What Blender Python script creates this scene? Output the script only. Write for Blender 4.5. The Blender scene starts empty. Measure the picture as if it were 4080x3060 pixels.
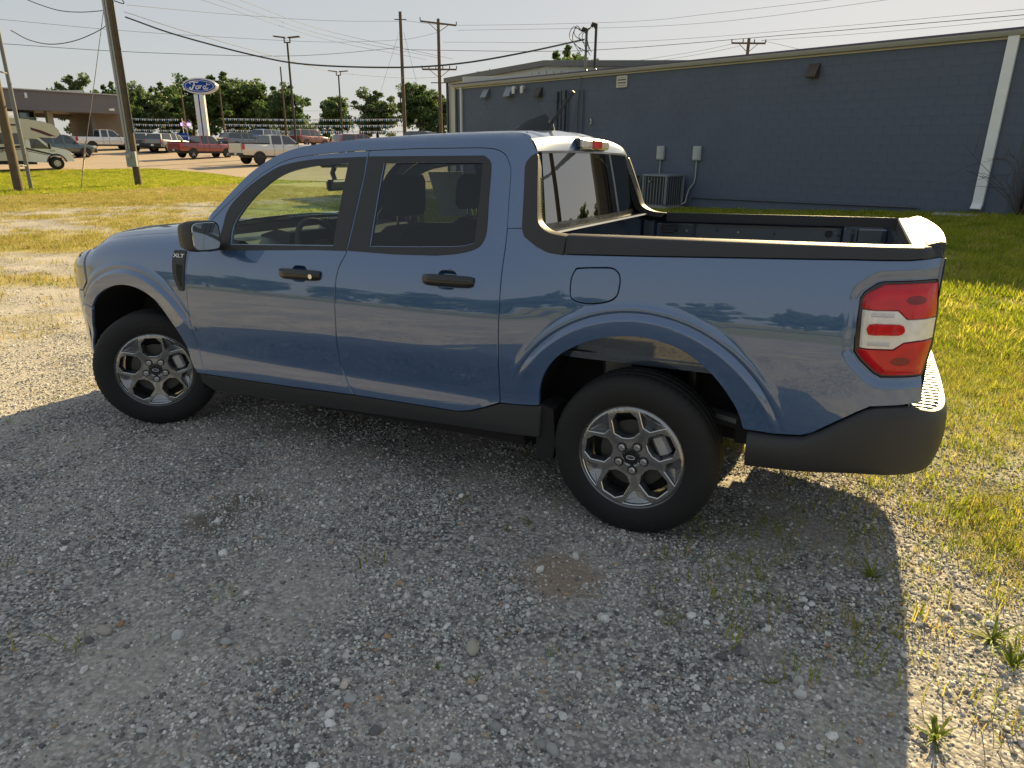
import bpy, bmesh, math, random
import numpy as np
from mathutils import Vector, Matrix
from mathutils.geometry import delaunay_2d_cdt
random.seed(7); RNG = np.random.default_rng(7)
SC = bpy.context.scene
COL = SC.collection
PI = math.pi
# ------------------------------------------------------------------ camera
CAM_C = Vector((-0.712, 3.4798, 1.596))
CR_, CU_, CF_ = Vector((-0.8949, -0.4461, 0.0087)), Vector((0.1518, -0.2859, 0.9462)), Vector((0.4196, -0.8481, -0.3236))
cd = bpy.data.cameras.new('camera'); cam = bpy.data.objects.new('camera', cd); COL.objects.link(cam)
cd.sensor_width = 36.0; cd.lens = 2739.63 / 4080 * 36; cd.clip_start = 0.05; cd.clip_end = 5000
mm = Matrix.Identity(4)
for i_ in range(3):
    mm[i_][0] = CR_[i_]; mm[i_][1] = CU_[i_]; mm[i_][2] = -CF_[i_]; mm[i_][3] = CAM_C[i_]
cam.matrix_world = mm
SC.camera = cam
# ------------------------------------------------------------------ sky and sun
SUN_EL = math.radians(25.0); SUN_ROT = math.radians(183.5)
wd = bpy.data.worlds.new('World'); SC.world = wd; wd.use_nodes = True
nt = wd.node_tree
sky = nt.nodes.new('ShaderNodeTexSky'); sky.sky_type = 'NISHITA'; sky.sun_disc = False
sky.sun_elevation = SUN_EL; sky.sun_rotation = SUN_ROT
sky.air_density = 1.0; sky.dust_density = 1.0; sky.ozone_density = 1.5; sky.altitude = 100
bg = nt.nodes['Background']; bg.inputs[1].default_value = 0.15
# a humid, hazy sky: the whole dome is evened out
hs_ = nt.nodes.new('ShaderNodeHueSaturation'); hs_.inputs['Saturation'].default_value = 1.1
gm_ = nt.nodes.new('ShaderNodeGamma'); gm_.inputs[1].default_value = 0.2
nt.links.new(sky.outputs[0], hs_.inputs['Color']); nt.links.new(hs_.outputs[0], gm_.inputs[0]); nt.links.new(gm_.outputs[0], bg.inputs[0])
sl = bpy.data.lights.new('sun', 'SUN'); sl.energy = 4.3; sl.angle = math.radians(0.55); sl.color = (1.0, 0.77, 0.40)
sun = bpy.data.objects.new('sun', sl); COL.objects.link(sun)
SUN_DIR = Vector((math.sin(SUN_ROT) * math.cos(SUN_EL), math.cos(SUN_ROT) * math.cos(SUN_EL), math.sin(SUN_EL)))
sun.rotation_euler = SUN_DIR.to_track_quat('Z', 'Y').to_euler(); sun.location = SUN_DIR * 60
vs = SC.view_settings
vs.view_transform = 'Standard'; vs.look = 'None'; vs.gamma = 1.0; vs.use_curve_mapping = False; vs.exposure = 1.5
SC.render.engine = 'CYCLES'
SC.cycles.use_denoising = True; SC.cycles.max_bounces = 8; SC.cycles.transparent_max_bounces = 24
SC.cycles.diffuse_bounces = 3; SC.cycles.glossy_bounces = 4; SC.cycles.transmission_bounces = 6
SC.cycles.sample_clamp_indirect = 8; SC.cycles.caustics_reflective = False; SC.cycles.caustics_refractive = False
# ------------------------------------------------------------------ materials
MATS = {}
def nmat(name):
    m = bpy.data.materials.new(name); m.use_nodes = True
    return m, m.node_tree, m.node_tree.nodes['Principled BSDF']
def mat(name, col, rough=0.6, metal=0.0, coat=0.0, var=0.12, scale=12.0, bump=0.0, bscale=None, spec=0.5, coord='Object', col2=None, detail=4.0):
    """plain procedural material: base colour broken up by noise, optional fine relief"""
    if name in MATS: return MATS[name]
    m, t, b = nmat(name); N = t.nodes; L = t.links
    tc = N.new('ShaderNodeTexCoord')
    no = N.new('ShaderNodeTexNoise'); no.inputs['Scale'].default_value = scale; no.inputs['Detail'].default_value = detail
    L.new(tc.outputs[coord], no.inputs['Vector'])
    mx = N.new('ShaderNodeMix'); mx.data_type = 'RGBA'
    c = Vector(col[:3]); c2 = Vector(col2) if col2 else c * (1 - var * 1.6)
    c1 = c * (1 + var)
    mx.inputs[6].default_value = (*c2, 1); mx.inputs[7].default_value = (*c1, 1)
    L.new(no.outputs['Fac'], mx.inputs[0]); L.new(mx.outputs[2], b.inputs['Base Color'])
    b.inputs['Roughness'].default_value = rough; b.inputs['Metallic'].default_value = metal
    b.inputs['Coat Weight'].default_value = coat; b.inputs['Coat Roughness'].default_value = 0.02
    b.inputs['Specular IOR Level'].default_value = spec
    if bump:
        nb = N.new('ShaderNodeTexNoise'); nb.inputs['Scale'].default_value = bscale or scale * 8; nb.inputs['Detail'].default_value = 3
        L.new(tc.outputs[coord], nb.inputs['Vector'])
        bp = N.new('ShaderNodeBump'); bp.inputs['Strength'].default_value = 1.0; bp.inputs['Distance'].default_value = bump
        L.new(nb.outputs['Fac'], bp.inputs['Height']); L.new(bp.outputs[0], b.inputs['Normal'])
    MATS[name] = m
    return m
def paint(name, col, metal=0.35, rough=0.36, flake=0.06):
    if name in MATS: return MATS[name]
    m = mat(name, col, rough, metal, 1.0, var=flake, scale=260.0, detail=2)
    m.node_tree.nodes['Principled BSDF'].inputs['Coat IOR'].default_value = 2.0
    return m
def glass(name, tint, ior=1.5, rough=0.0):
    """thin pane: what passes is tinted, what is mirrored follows the angle"""
    if name in MATS: return MATS[name]
    m = bpy.data.materials.new(name); m.use_nodes = True; t = m.node_tree; N = t.nodes; L = t.links
    N.remove(N['Principled BSDF']); out = N['Material Output']
    fr = N.new('ShaderNodeFresnel'); ge = N.new('ShaderNodeNewGeometry'); mr = N.new('ShaderNodeMapRange')
    mr.inputs[3].default_value = ior; mr.inputs[4].default_value = 1.0 / ior; L.new(ge.outputs['Backfacing'], mr.inputs[0]); L.new(mr.outputs[0], fr.inputs[0])
    tr = N.new('ShaderNodeBsdfTransparent'); gl = N.new('ShaderNodeBsdfGlossy'); gl.inputs['Roughness'].default_value = rough
    no = N.new('ShaderNodeTexNoise'); no.inputs['Scale'].default_value = 3.0
    mxc = N.new('ShaderNodeMix'); mxc.data_type = 'RGBA'
    mxc.inputs[6].default_value = (*[c * 0.96 for c in tint], 1); mxc.inputs[7].default_value = (*tint, 1)
    L.new(no.outputs['Fac'], mxc.inputs[0]); L.new(mxc.outputs[2], tr.inputs[0])
    mx = N.new('ShaderNodeMixShader')
    L.new(fr.outputs[0], mx.inputs[0]); L.new(tr.outputs[0], mx.inputs[1]); L.new(gl.outputs[0], mx.inputs[2]); L.new(mx.outputs[0], out.inputs[0])
    MATS[name] = m
    return m
# ------------------------------------------------------------------ objects
def link(o, parent=None):
    COL.objects.link(o)
    if parent is not None: o.parent = parent
    return o
def tag(o, label=None, cat=None, group=None, kind=None):
    if label: o['label'] = label
    if cat: o['category'] = cat
    if group: o['group'] = group
    if kind: o['kind'] = kind
    return o
def empty(name, loc=(0, 0, 0), rz=0.0, parent=None):
    o = bpy.data.objects.new(name, None); o.location = loc; o.rotation_euler = (0, 0, rz); o.empty_display_size = 0.2
    return link(o, parent)
def thing(name, label, cat, loc=(0, 0, 0), rz=0.0, group=None):
    return tag(empty(name, loc, rz), label, cat, group)
def copy_tree(o, parent=None):
    c = o.copy(); COL.objects.link(c); c.parent = parent
    for ch in list(o.children): copy_tree(ch, c)
    return c
def mesh(name, V, F, m, parent=None, smooth=None, normals=None):
    me = bpy.data.meshes.new(name); me.from_pydata([tuple(map(float, v)) for v in V], [], [tuple(map(int, f)) for f in F])
    me.materials.append(m)
    if smooth is not None:
        me.shade_smooth()
        if smooth < 179 and normals is None: me.set_sharp_from_angle(angle=math.radians(smooth))
    if normals is not None:
        me.normals_split_custom_set_from_vertices([tuple(map(float, n)) for n in normals])
    o = bpy.data.objects.new(name, me)
    return link(o, parent)
def obj_from(name, me, parent=None, loc=(0, 0, 0), rz=0.0):
    o = bpy.data.objects.new(name, me); o.location = loc; o.rotation_euler = (0, 0, rz)
    return link(o, parent)
class MB:
    """collects shapes, then becomes one mesh"""
    def __init__(s): s.v = []; s.f = []
    def add(s, V, F):
        n = len(s.v); s.v += [tuple(v) for v in V]; s.f += [tuple(i + n for i in f) for f in F]; return s
    def box(s, c, d, rz=0.0, M=None, ch=0.0):
        x, y, z = d[0] / 2, d[1] / 2, d[2] / 2
        if ch <= 0:
            V = [(-x, -y, -z), (x, -y, -z), (x, y, -z), (-x, y, -z), (-x, -y, z), (x, -y, z), (x, y, z), (-x, y, z)]
            F = [(0, 3, 2, 1), (4, 5, 6, 7), (0, 1, 5, 4), (1, 2, 6, 5), (2, 3, 7, 6), (3, 0, 4, 7)]
        else:
            V = []; ch = min(ch, x * .9, y * .9, z * .9)
            for zz, k in ((-z, 1), (-z + ch, 0), (z - ch, 0), (z, 1)):
                e = ch if k else 0.0
                for px, py, ax, ay in ((-1, -1, 1, 0), (1, -1, -1, 0), (1, -1, 0, 1), (1, 1, 0, -1), (1, 1, -1, 0), (-1, 1, 1, 0), (-1, 1, 0, -1), (-1, -1, 0, 1)):
                    V.append((px * (x - e) + ax * (ch if not k else ch * .6), py * (y - e) + ay * (ch if not k else ch * .6), zz))
            F = [tuple(range(7, -1, -1)), tuple(range(24, 32))]
            for r in range(3):
                for k in range(8): F.append((r * 8 + k, r * 8 + (k + 1) % 8, r * 8 + 8 + (k + 1) % 8, r * 8 + 8 + k))
        R = M if M is not None else Matrix.Rotation(rz, 3, 'Z')
        c = Vector(c)
        return s.add([R @ Vector(v) + c for v in V], F)
    def loft(s, rings, closed=True, caps=True):
        n = len(rings[0]); V = [p for r in rings for p in r]; F = []
        for i in range(len(rings) - 1):
            for k in range(n if closed else n - 1):
                a, b = i * n + k, i * n + (k + 1) % n
                F.append((a, b, b + n, a + n))
        if caps and closed:
            F.append(tuple(range(n - 1, -1, -1))); F.append(tuple(range((len(rings) - 1) * n, len(rings) * n)))
        return s.add(V, F)
    def tube(s, pts, r, n=8, caps=True):
        P = [Vector(p) for p in pts]; R = r if hasattr(r, '__len__') else [r] * len(P)
        rings = []; up = None
        for i, p in enumerate(P):
            d = (P[min(i + 1, len(P) - 1)] - P[max(i - 1, 0)]).normalized()
            if up is None: up = Vector((0, 0, 1)) if abs(d.z) < .9 else Vector((1, 0, 0))
            a = d.cross(up).normalized(); b = a.cross(d).normalized(); up = b
            rings.append([p + (a * math.cos(2 * PI * k / n) + b * math.sin(2 * PI * k / n)) * R[i] for k in range(n)])
        return s.loft(rings, True, caps)
    def cyl(s, c, r, h, n=16, axis='z', r2=None):
        r2 = r if r2 is None else r2
        def P(rad, t, k):
            a = 2 * PI * k / n; u, w = rad * math.cos(a), rad * math.sin(a)
            q = {'z': (u, w, t), 'y': (w, t, u), 'x': (t, u, w)}[axis]
            return (c[0] + q[0], c[1] + q[1], c[2] + q[2])
        return s.loft([[P(r, -h / 2, k) for k in range(n)], [P(r2, h / 2, k) for k in range(n)]])
    def prism(s, poly, t0, t1, plane='xz'):
        """polygon pulled along the axis it lacks"""
        def P(a, b, t): return {'xz': (a, t, b), 'xy': (a, b, t), 'yz': (t, a, b)}[plane]
        n = len(poly); V = [P(a, b, t0) for a, b in poly] + [P(a, b, t1) for a, b in poly]
        F = [tuple(range(n)), tuple(range(2 * n - 1, n - 1, -1))] + [(k, n + k, n + (k + 1) % n, (k + 1) % n) for k in range(n)]
        return s.add(V, F)
    def build(s, name, m, parent=None, smooth=30, fix=True):
        me = bpy.data.meshes.new(name); me.from_pydata([tuple(map(float, v)) for v in s.v], [], s.f); me.materials.append(m)
        if fix:
            bm = bmesh.new(); bm.from_mesh(me); bmesh.ops.recalc_face_normals(bm, faces=bm.faces); bm.to_mesh(me); bm.free()
        if smooth:
            me.shade_smooth(); me.set_sharp_from_angle(angle=math.radians(smooth))
        return link(bpy.data.objects.new(name, me), parent)
def text_mesh(body, size=1.0, extrude=0.0, shear=0.0, spacing=1.0, offset=0.0):
    """lettering as flat or raised mesh in its own XY plane, centred"""
    cu = bpy.data.curves.new('lettering', 'FONT'); cu.body = body; cu.size = size; cu.extrude = extrude; cu.shear = shear
    cu.space_character = spacing; cu.offset = offset; cu.align_x = 'CENTER'; cu.align_y = 'CENTER'; cu.resolution_u = 4
    o = bpy.data.objects.new('lettering', cu)
    me = bpy.data.meshes.new_from_object(o)
    V = np.array([v.co[:] for v in me.vertices]); F = [tuple(p.vertices) for p in me.polygons]
    bpy.data.objects.remove(o); bpy.data.curves.remove(cu); bpy.data.meshes.remove(me)
    return V, F
def mono(xs, ys):
    xs = np.array(xs, float); ys = np.array(ys, float); h = np.diff(xs); d = np.diff(ys) / h; m = np.zeros(len(xs))
    for i in range(1, len(xs) - 1): m[i] = 0 if d[i - 1] * d[i] <= 0 else 2 * d[i - 1] * d[i] / (d[i - 1] + d[i])
    m[0] = d[0]; m[-1] = d[-1]
    def g(x):
        x = np.clip(np.asarray(x, float), xs[0], xs[-1]); i = np.clip(np.searchsorted(xs, x) - 1, 0, len(xs) - 2)
        t = (x - xs[i]) / h[i]; t2 = t * t; t3 = t2 * t
        return (2 * t3 - 3 * t2 + 1) * ys[i] + (t3 - 2 * t2 + t) * h[i] * m[i] + (-2 * t3 + 3 * t2) * ys[i + 1] + (t3 - t2) * h[i] * m[i + 1]
    return g
def sm(a, b, x):
    t = np.clip((np.asarray(x, float) - a) / (b - a), 0, 1); return t * t * (3 - 2 * t)
def crom(P, n=5, closed=False):
    """smooth curve through points"""
    P = [np.array(p, float) for p in P]; out = []; N = len(P)
    for i in range(N if closed else N - 1):
        p1, p2 = P[i], P[(i + 1) % N]
        p0 = P[i - 1] if (i > 0 or closed) else 2 * p1 - p2
        p3 = P[(i + 2) % N] if (i + 2 < N or closed) else 2 * p2 - p1
        for k in range(n):
            t = k / n
            out.append(.5 * (2 * p1 + (p2 - p0) * t + (2 * p0 - 5 * p1 + 4 * p2 - p3) * t * t + (3 * p1 - p0 - 3 * p2 + p3) * t ** 3))
    if not closed: out.append(P[-1])
    return [tuple(p) for p in out]
def rrect(x0, z0, x1, z1, r, n=4):
    P = []
    for cx, cz, a in ((x1 - r, z1 - r, 0), (x0 + r, z1 - r, 90), (x0 + r, z0 + r, 180), (x1 - r, z0 + r, 270)):
        for k in range(n + 1):
            t = math.radians(a + 90 * k / n); P.append((cx + r * math.cos(t), cz + r * math.sin(t)))
    return P
def inpoly(P, poly):
    P = np.asarray(P, float); poly = np.asarray(poly, float); ins = np.zeros(len(P), bool); j = len(poly) - 1
    for i in range(len(poly)):
        xi, yi = poly[i]; xj, yj = poly[j]
        c = ((yi > P[:, 1]) != (yj > P[:, 1]))
        with np.errstate(divide='ignore', invalid='ignore'): xx = (xj - xi) * (P[:, 1] - yi) / (yj - yi + 1e-30) + xi
        ins ^= c & (P[:, 0] < xx); j = i
    return ins
def dense(poly, step):
    out = []; n = len(poly)
    for i in range(n):
        a = np.array(poly[i], float); b = np.array(poly[(i + 1) % n], float); L = np.linalg.norm(b - a)
        if L < 1e-6: continue
        k = max(1, int(math.ceil(L / step)))
        for q in range(k): out.append(a + (b - a) * q / k)
    return np.array(out)
def ccw(P):
    P = np.asarray(P, float); x, y = P[:, 0], P[:, 1]
    return P if np.sum(x * np.roll(y, -1) - np.roll(x, -1) * y) > 0 else P[::-1].copy()
def inset(P, d):
    """move a counter-clockwise outline inwards"""
    P = np.asarray(P, float); e = np.roll(P, -1, 0) - P; e /= np.linalg.norm(e, axis=1)[:, None] + 1e-12
    nrm = np.stack([-e[:, 1], e[:, 0]], 1); m = nrm + np.roll(nrm, 1, 0); L = np.linalg.norm(m, axis=1)[:, None]
    m = m / np.maximum(L, .35); c = np.clip(np.sum(m * nrm, 1), .5, 1)[:, None]
    return P + m * d / c
def fill(outer, holes, grid, extra=None):
    """triangles of an outline with holes, with inner points on a grid; returns 2D points and faces"""
    loops = [outer] + list(holes); pts = []; edges = []
    for Lp in loops:
        b = len(pts); pts += [tuple(p) for p in Lp]; edges += [(b + i, b + (i + 1) % len(Lp)) for i in range(len(Lp))]
    lo = outer.min(0); hi = outer.max(0)
    gx = np.arange(lo[0] + grid * .5, hi[0], grid); gz = np.arange(lo[1] + grid * .5, hi[1], grid)
    if len(gx) and len(gz):
        G = np.stack(np.meshgrid(gx, gz), -1).reshape(-1, 2)
        if extra is not None:
            k = np.min(np.linalg.norm(G[:, None, :] - extra[None], axis=2), axis=1) > grid * .5; G = G[k]
            ke = inpoly(extra, outer); E_ = extra[ke]; A = np.array(pts)
            E_ = E_[np.min(np.linalg.norm(E_[:, None, :] - A[None], axis=2), axis=1) > .006]
            for h in holes: E_ = E_[~inpoly(E_, h)]
            G = np.concatenate([G, E_]) if len(E_) else G
        k = inpoly(G, outer)
        for h in holes: k &= ~inpoly(G, h)
        G = G[k]; A = np.array(pts)
        if len(G):
            d = np.min(np.linalg.norm(G[:, None, :] - A[None], axis=2), axis=1); G = G[d > (grid * .45 if extra is None else .006)]
            pts += [tuple(p) for p in G]
    vo, _, fo, *_r = delaunay_2d_cdt([Vector(p) for p in pts], edges, [], 0, 1e-6)
    vo = np.array([v[:] for v in vo]); fo = [tuple(f) for f in fo]
    c = np.array([vo[list(f)].mean(0) for f in fo]); k = inpoly(c, outer)
    for h in holes: k &= ~inpoly(c, h)
    return vo, [f for f, q in zip(fo, k) if q]
# ------------------------------------------------------------------ lie of the land
FH = (0.4434, -0.8963)
def sat(v, a, b):
    v = np.asarray(v, float); s = np.abs(v); return np.sign(v) * np.where(s < a, s, a + b * np.tanh((s - a) / b))
def T(x, y):
    x = np.asarray(x, float); y = np.asarray(y, float)
    t = (x + .712) * FH[0] + (y - 3.48) * FH[1]
    z = -.0238 * sat(x, 5, 3) + .0174 * sat(y, 5, 3)
    z = z + .15 * sm(4, 14, -y) + .22 * np.exp(-(((x + 4) / 5) ** 2 + ((y + 15.5) / 5) ** 2))
    r = np.maximum(0, t - 40); z = z + .05 * r * r / (r + 6) * sm(5, 25, x) * (1 - .75 * sm(70, 160, t))
    return z
def Tz(x, y): return float(T(np.array(float(x)), np.array(float(y))))
# ================================================================== the pickup in the foreground (x forward, y left, z up; origin below the rear axle)
M_TR = Matrix(((0.9997, 0.0004, 0.0238), (0.0, 0.9998, -0.0174), (-0.0238, 0.0174, 0.9996)))
PAINT = paint('truck_paint', (0.040, 0.106, 0.245))
BLACK = mat('textured_black_plastic', (0.028, 0.029, 0.031), 0.52, var=.08, scale=90, bump=.0004, bscale=900)
GLOSSB = mat('gloss_black_trim', (0.012, 0.012, 0.013), 0.25, var=.05, coat=.3)
DARK = mat('dark_underbody', (0.012, 0.012, 0.012), 0.8, var=.2)
GL_F = glass('clear_side_glass', (0.80, 0.90, 0.83))
GL_R = glass('privacy_glass', (0.30, 0.33, 0.36), 1.6)
GL_B = glass('rear_privacy_glass', (0.05, 0.053, 0.055), 4.2)
CHROME = mat('bright_chrome', (0.75, 0.75, 0.76), 0.12, 1.0, var=.03)
plan = mono([-1.10, -1.05, -1.0, -.93, -.8, -.5, 0, .5, 1, 2, 2.6, 3.076, 3.4, 3.6, 3.75, 3.86, 3.93, 3.97],
            [.66, .75, .805, .85, .882, .898, .90, .897, .895, .895, .897, .90, .89, .86, .80, .71, .60, .45])
scab = mono([.2, .32, .40, .46, .52, .6, .72, .85, .95, 1.02, 1.08, 1.12, 1.2, 1.3, 1.4, 1.5, 1.6, 1.64, 1.66, 1.672, 1.68, 1.69],
            [-.05, -.022, -.010, -.013, -.02, -.012, 0, -.002, -.012, -.024, -.04, -.054, -.088, -.132, -.178, -.226, -.278, -.304, -.322, -.340, -.362, -.42])
sbed = mono([.2, .32, .40, .46, .52, .6, .72, .85, .95, 1.05, 1.12, 1.2, 1.3, 1.4, 1.5, 1.6, 1.7],
            [-.05, -.022, -.014, -.013, -.014, -.008, 0, 0, -.006, -.018, -.03, -.048, -.075, -.11, -.15, -.2, -.25])
ztopf = mono([2.4, 2.7, 2.935, 3.17, 3.338, 3.425, 3.5, 3.6, 3.75, 3.9], [1.205, 1.182, 1.168, 1.148, 1.124, 1.10, 1.07, 1.05, 1.02, .98])
LAMP = [(-.838, 1.140), (-1.006, 1.150), (-1.022, 1.044), (-1.022, .919), (-1.004, .815), (-.874, .811), (-.848, .825), (-.799, .870), (-.779, .897), (-.775, .945), (-.775, 1.04), (-.774, 1.081), (-.785, 1.104), (-.82, 1.134)]
def segdist(x, z, poly):
    x = np.asarray(x, float); z = np.asarray(z, float); d = np.full(x.shape, 9.0)
    for i in range(len(poly)):
        a = np.array(poly[i]); b = np.array(poly[(i + 1) % len(poly)]); e = b - a
        t = np.clip(((x - a[0]) * e[0] + (z - a[1]) * e[1]) / (e @ e), 0, 1)
        d = np.minimum(d, np.hypot(x - a[0] - t * e[0], z - a[1] - t * e[1]))
    return d
def W(x, z):
    """half width of the body side"""
    x = np.asarray(x, float); z = np.asarray(z, float)
    k = sm(.25, .75, x); y = plan(x) + k * scab(z) + (1 - k) * sbed(z)
    for cx, cz in ((0, .36), (3.11, .36)):
        r = np.hypot(x - cx, z - cz); up = sm(.54, .80, z)
        y = y + up * (.014 * (1 - sm(.580, .606, r)) - .010 * np.clip((.582 - r) / .06, 0, 1.2) - .005 * (sm(.598, .606, r) - sm(.610, .618, r)) + .005 * (1 - sm(.628, .650, r)))
        y = y + 0
    tt = np.clip((z - (ztopf(x) - .11)) / .11, 0, 1)
    y = y - sm(2.45, 2.62, x) * .085 * (1 - np.sqrt(np.maximum(0, 1 - tt * tt * .96)))
    near = (x < -.6) & (z > .6)
    if np.any(near): y = y - np.where(near, .014 * (1 - sm(.004, .042, segdist(x, z, LAMP))) + .014 * inpoly(np.stack([x.ravel(), z.ravel()], 1), LAMP).reshape(x.shape) * 0, 0)
    return y
def wnorm(x, z, f=W):
    h = .004; gx = (f(x + h, z) - f(x - h, z)) / (2 * h); gz = (f(x, z + h) - f(x, z - h)) / (2 * h)
    n = np.stack([-gx, np.ones_like(gx), -gz], 1); return n / np.linalg.norm(n, axis=1)[:, None]
def panel(name, outer, m, parent, side=1, holes=(), off=0.0, gap=.0048, grid=.03, lip=.018, surf=None, hgap=None, edge=.02, extra=None):
    """sheet of body side cut to an outline given in (x, z), with returned edges"""
    f = surf or W
    O = inset(ccw(dense(outer, edge)), gap) if gap else ccw(dense(outer, edge))
    H = [ccw(dense(h, edge)) for h in holes]; hg = gap if hgap is None else hgap
    H = [inset(h, -hg) if hg else h for h in H]
    P, Fc = fill(O, H, grid, extra)
    x, z = P[:, 0], P[:, 1]; y = f(x, z) + off; n = wnorm(x, z, f)
    V = np.stack([x, y, z], 1); F = [tuple(t) for t in Fc]
    # faces anticlockwise in (x,z) look along -y; turn them outwards
    a = P[[t[0] for t in F]]; b = P[[t[1] for t in F]]; c = P[[t[2] for t in F]]
    s = (b[:, 0] - a[:, 0]) * (c[:, 1] - a[:, 1]) - (b[:, 1] - a[:, 1]) * (c[:, 0] - a[:, 0])
    F = [t if q < 0 else (t[0], t[2], t[1]) for t, q in zip(F, s)]
    VV = [V]; NN = [n]; base = len(V)
    if lip:
        for Lp in [O] + [h[::-1] for h in H]:
            q = np.roll(Lp, -1, 0) - np.roll(Lp, 1, 0); q /= np.linalg.norm(q, axis=1)[:, None] + 1e-9
            on = np.stack([q[:, 1], -q[:, 0]], 1); yl = f(Lp[:, 0], Lp[:, 1]) + off; k = len(Lp); nn = wnorm(Lp[:, 0], Lp[:, 1], f)
            o3 = np.stack([on[:, 0], 0 * yl, on[:, 1]], 1)
            r0 = np.stack([Lp[:, 0], yl, Lp[:, 1]], 1)
            r1 = np.stack([Lp[:, 0] + on[:, 0] * .0018, yl - .0025, Lp[:, 1] + on[:, 1] * .0018], 1)
            r2 = r1.copy(); r2[:, 1] -= lip
            mid = nn + o3; mid /= np.linalg.norm(mid, axis=1)[:, None]
            VV += [r0, r1, r2]; NN += [nn, mid, o3]
            for i in range(k):
                j = (i + 1) % k
                for w_ in (0, k):
                    F.append((base + w_ + i, base + w_ + k + i, base + w_ + k + j, base + w_ + j)[::-1])
            base += 3 * k
    V = np.concatenate(VV); N_ = np.concatenate(NN)
    if side < 0: V = V * [1, -1, 1]; N_ = N_ * [1, -1, 1]; F = [t[::-1] for t in F]
    return mesh(name, V, F, m, parent, 180, N_)
truck = tag(empty('pickup_truck'), 'blue-grey crew cab pickup parked on the gravel in front', 'pickup truck')
truck.matrix_world = M_TR.to_4x4()
# --- outlines on the body side
SEAM_F = [(2.572, 1.10), (2.588, 1.025), (2.592, .916), (2.598, .793), (2.593, .679), (2.581, .527), (2.545, .390)]
GAP_A = [(2.572, 1.10), (2.51, 1.195), (2.441, 1.268), (2.313, 1.383), (2.187, 1.481), (2.078, 1.541), (1.964, 1.577), (1.78, 1.595), (1.60, 1.605), (1.482, 1.608)]
SEAM_B = [(1.482, 1.608), (1.470, 1.486), (1.473, 1.309), (1.483, 1.150), (1.523, 1.054), (1.536, .958), (1.541, .778), (1.543, .577), (1.514, .493), (1.465, .417)]
SEAM_C = [(.853, 1.611), (.777, 1.604), (.719, 1.580), (.687, 1.543), (.668, 1.502), (.645, 1.358), (.632, 1.272), (.626, 1.187), (.624, 1.044), (.623, .944), (.629, .498)]
ARCH_F = [(2.614, .389), (2.652, .449), (2.690, .552), (2.731, .640), (2.784, .722), (2.869, .807), (2.990, .857), (3.12, .872), (3.245, .853), (3.39, .793), (3.494, .706), (3.575, .585), (3.622, .457)]
ARCH_R = [(.431, .515), (.425, .594), (.399, .673), (.340, .753), (.265, .805), (.171, .847), (.072, .871), (-.016, .877), (-.104, .866), (-.184, .842), (-.265, .793), (-.327, .736), (-.375, .676), (-.410, .619), (-.434, .553)]
FUEL = crom([(.266, 1.129), (.180, 1.136), (.119, 1.136), (.089, 1.109), (.087, 1.060), (.097, 1.027), (.130, 1.005), (.198, .991), (.254, .993), (.287, 1.006), (.296, 1.038), (.294, 1.089), (.281, 1.119)], 4, True)
BTOP = [(-.442, .551), (-.547, .550), (-.642, .559), (-.681, .576), (-.747, .626), (-.815, .677), (-.855, .702), (-.954, .712), (-1.02, .718)]
TGLASS_F = crom([(2.275, 1.135), (2.281, 1.235), (2.228, 1.329), (2.16, 1.403), (2.056, 1.477), (1.943, 1.518), (1.769, 1.543), (1.587, 1.551)], 4) + [(1.574, 1.157), (1.9, 1.147)]
TGLASS_R = [(1.376, 1.549), (1.1, 1.551), (.822, 1.549), (.80, 1.40), (.782, 1.202), (.83, 1.188), (.899, 1.181), (1.1, 1.172), (1.356, 1.163)]
TRIM_F = crom([(2.365, 1.106), (2.352, 1.22), (2.335, 1.322), (2.234, 1.426), (2.115, 1.5), (2.014, 1.541), (1.837, 1.566), (1.6, 1.574)], 4) + [(1.488, 1.577), (1.478, 1.486), (1.481, 1.309), (1.490, 1.142), (1.7, 1.137), (1.95, 1.125), (2.2, 1.113)]
TRIM_R = [(1.474, 1.578), (1.463, 1.486), (1.466, 1.309), (1.476, 1.143), (1.2, 1.139)] + crom([(.978, 1.144), (.865, 1.157), (.777, 1.180), (.742, 1.215), (.737, 1.272), (.757, 1.40), (.774, 1.517), (.789, 1.552), (.823, 1.574)], 3)
SAIL_R = [(.548, 1.572), (.529, 1.500), (.503, 1.389), (.487, 1.321), (.474, 1.294), (.443, 1.271), (.400, 1.257), (.335, 1.250)]
SAIL_F = [(.551, 1.577), (.573, 1.570), (.591, 1.548), (.595, 1.525), (.578, 1.444), (.560, 1.333), (.552, 1.275), (.534, 1.243), (.47, 1.208), (.414, 1.188), (.341, 1.181)]
HANDLE_R = rrect(.846, .996, .952, 1.086, .03); HANDLE_F = rrect(1.717, .974, 1.822, 1.060, .03)
def arcs(cx, cz):
    P = []
    for k, r in enumerate((.530, .555, .578, .589, .594, .599, .604, .609, .614, .619, .626, .636, .648, .662)):
        a = np.radians(np.arange(-4, 184, 1.1)); P.append(np.stack([cx + r * np.cos(a), cz + r * np.sin(a)], 1))
    return np.concatenate(P)
def lamp_rings():
    O = ccw(dense(LAMP, .012)); return np.concatenate([inset(O, -d_) for d_ in (.008, .016, .024, .033, .044)])
fender = crom(SEAM_F, 4) + crom(ARCH_F[:11], 4) + [(3.56, .722), (3.575, .80), (3.50, .86), (3.515, .95), (3.53, 1.062)] + [(x, float(ztopf(x)) - .001) for x in (3.5, 3.425, 3.338, 3.25, 3.17, 3.05, 2.935, 2.8, 2.7, 2.62)] + [(2.56, 1.175), (2.545, 1.145)]
fdoor = crom(GAP_A, 4)[:-1] + crom(SEAM_B, 4) + [(1.878, .403), (2.282, .394)] + crom(SEAM_F, 4)[::-1][:-1]
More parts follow.
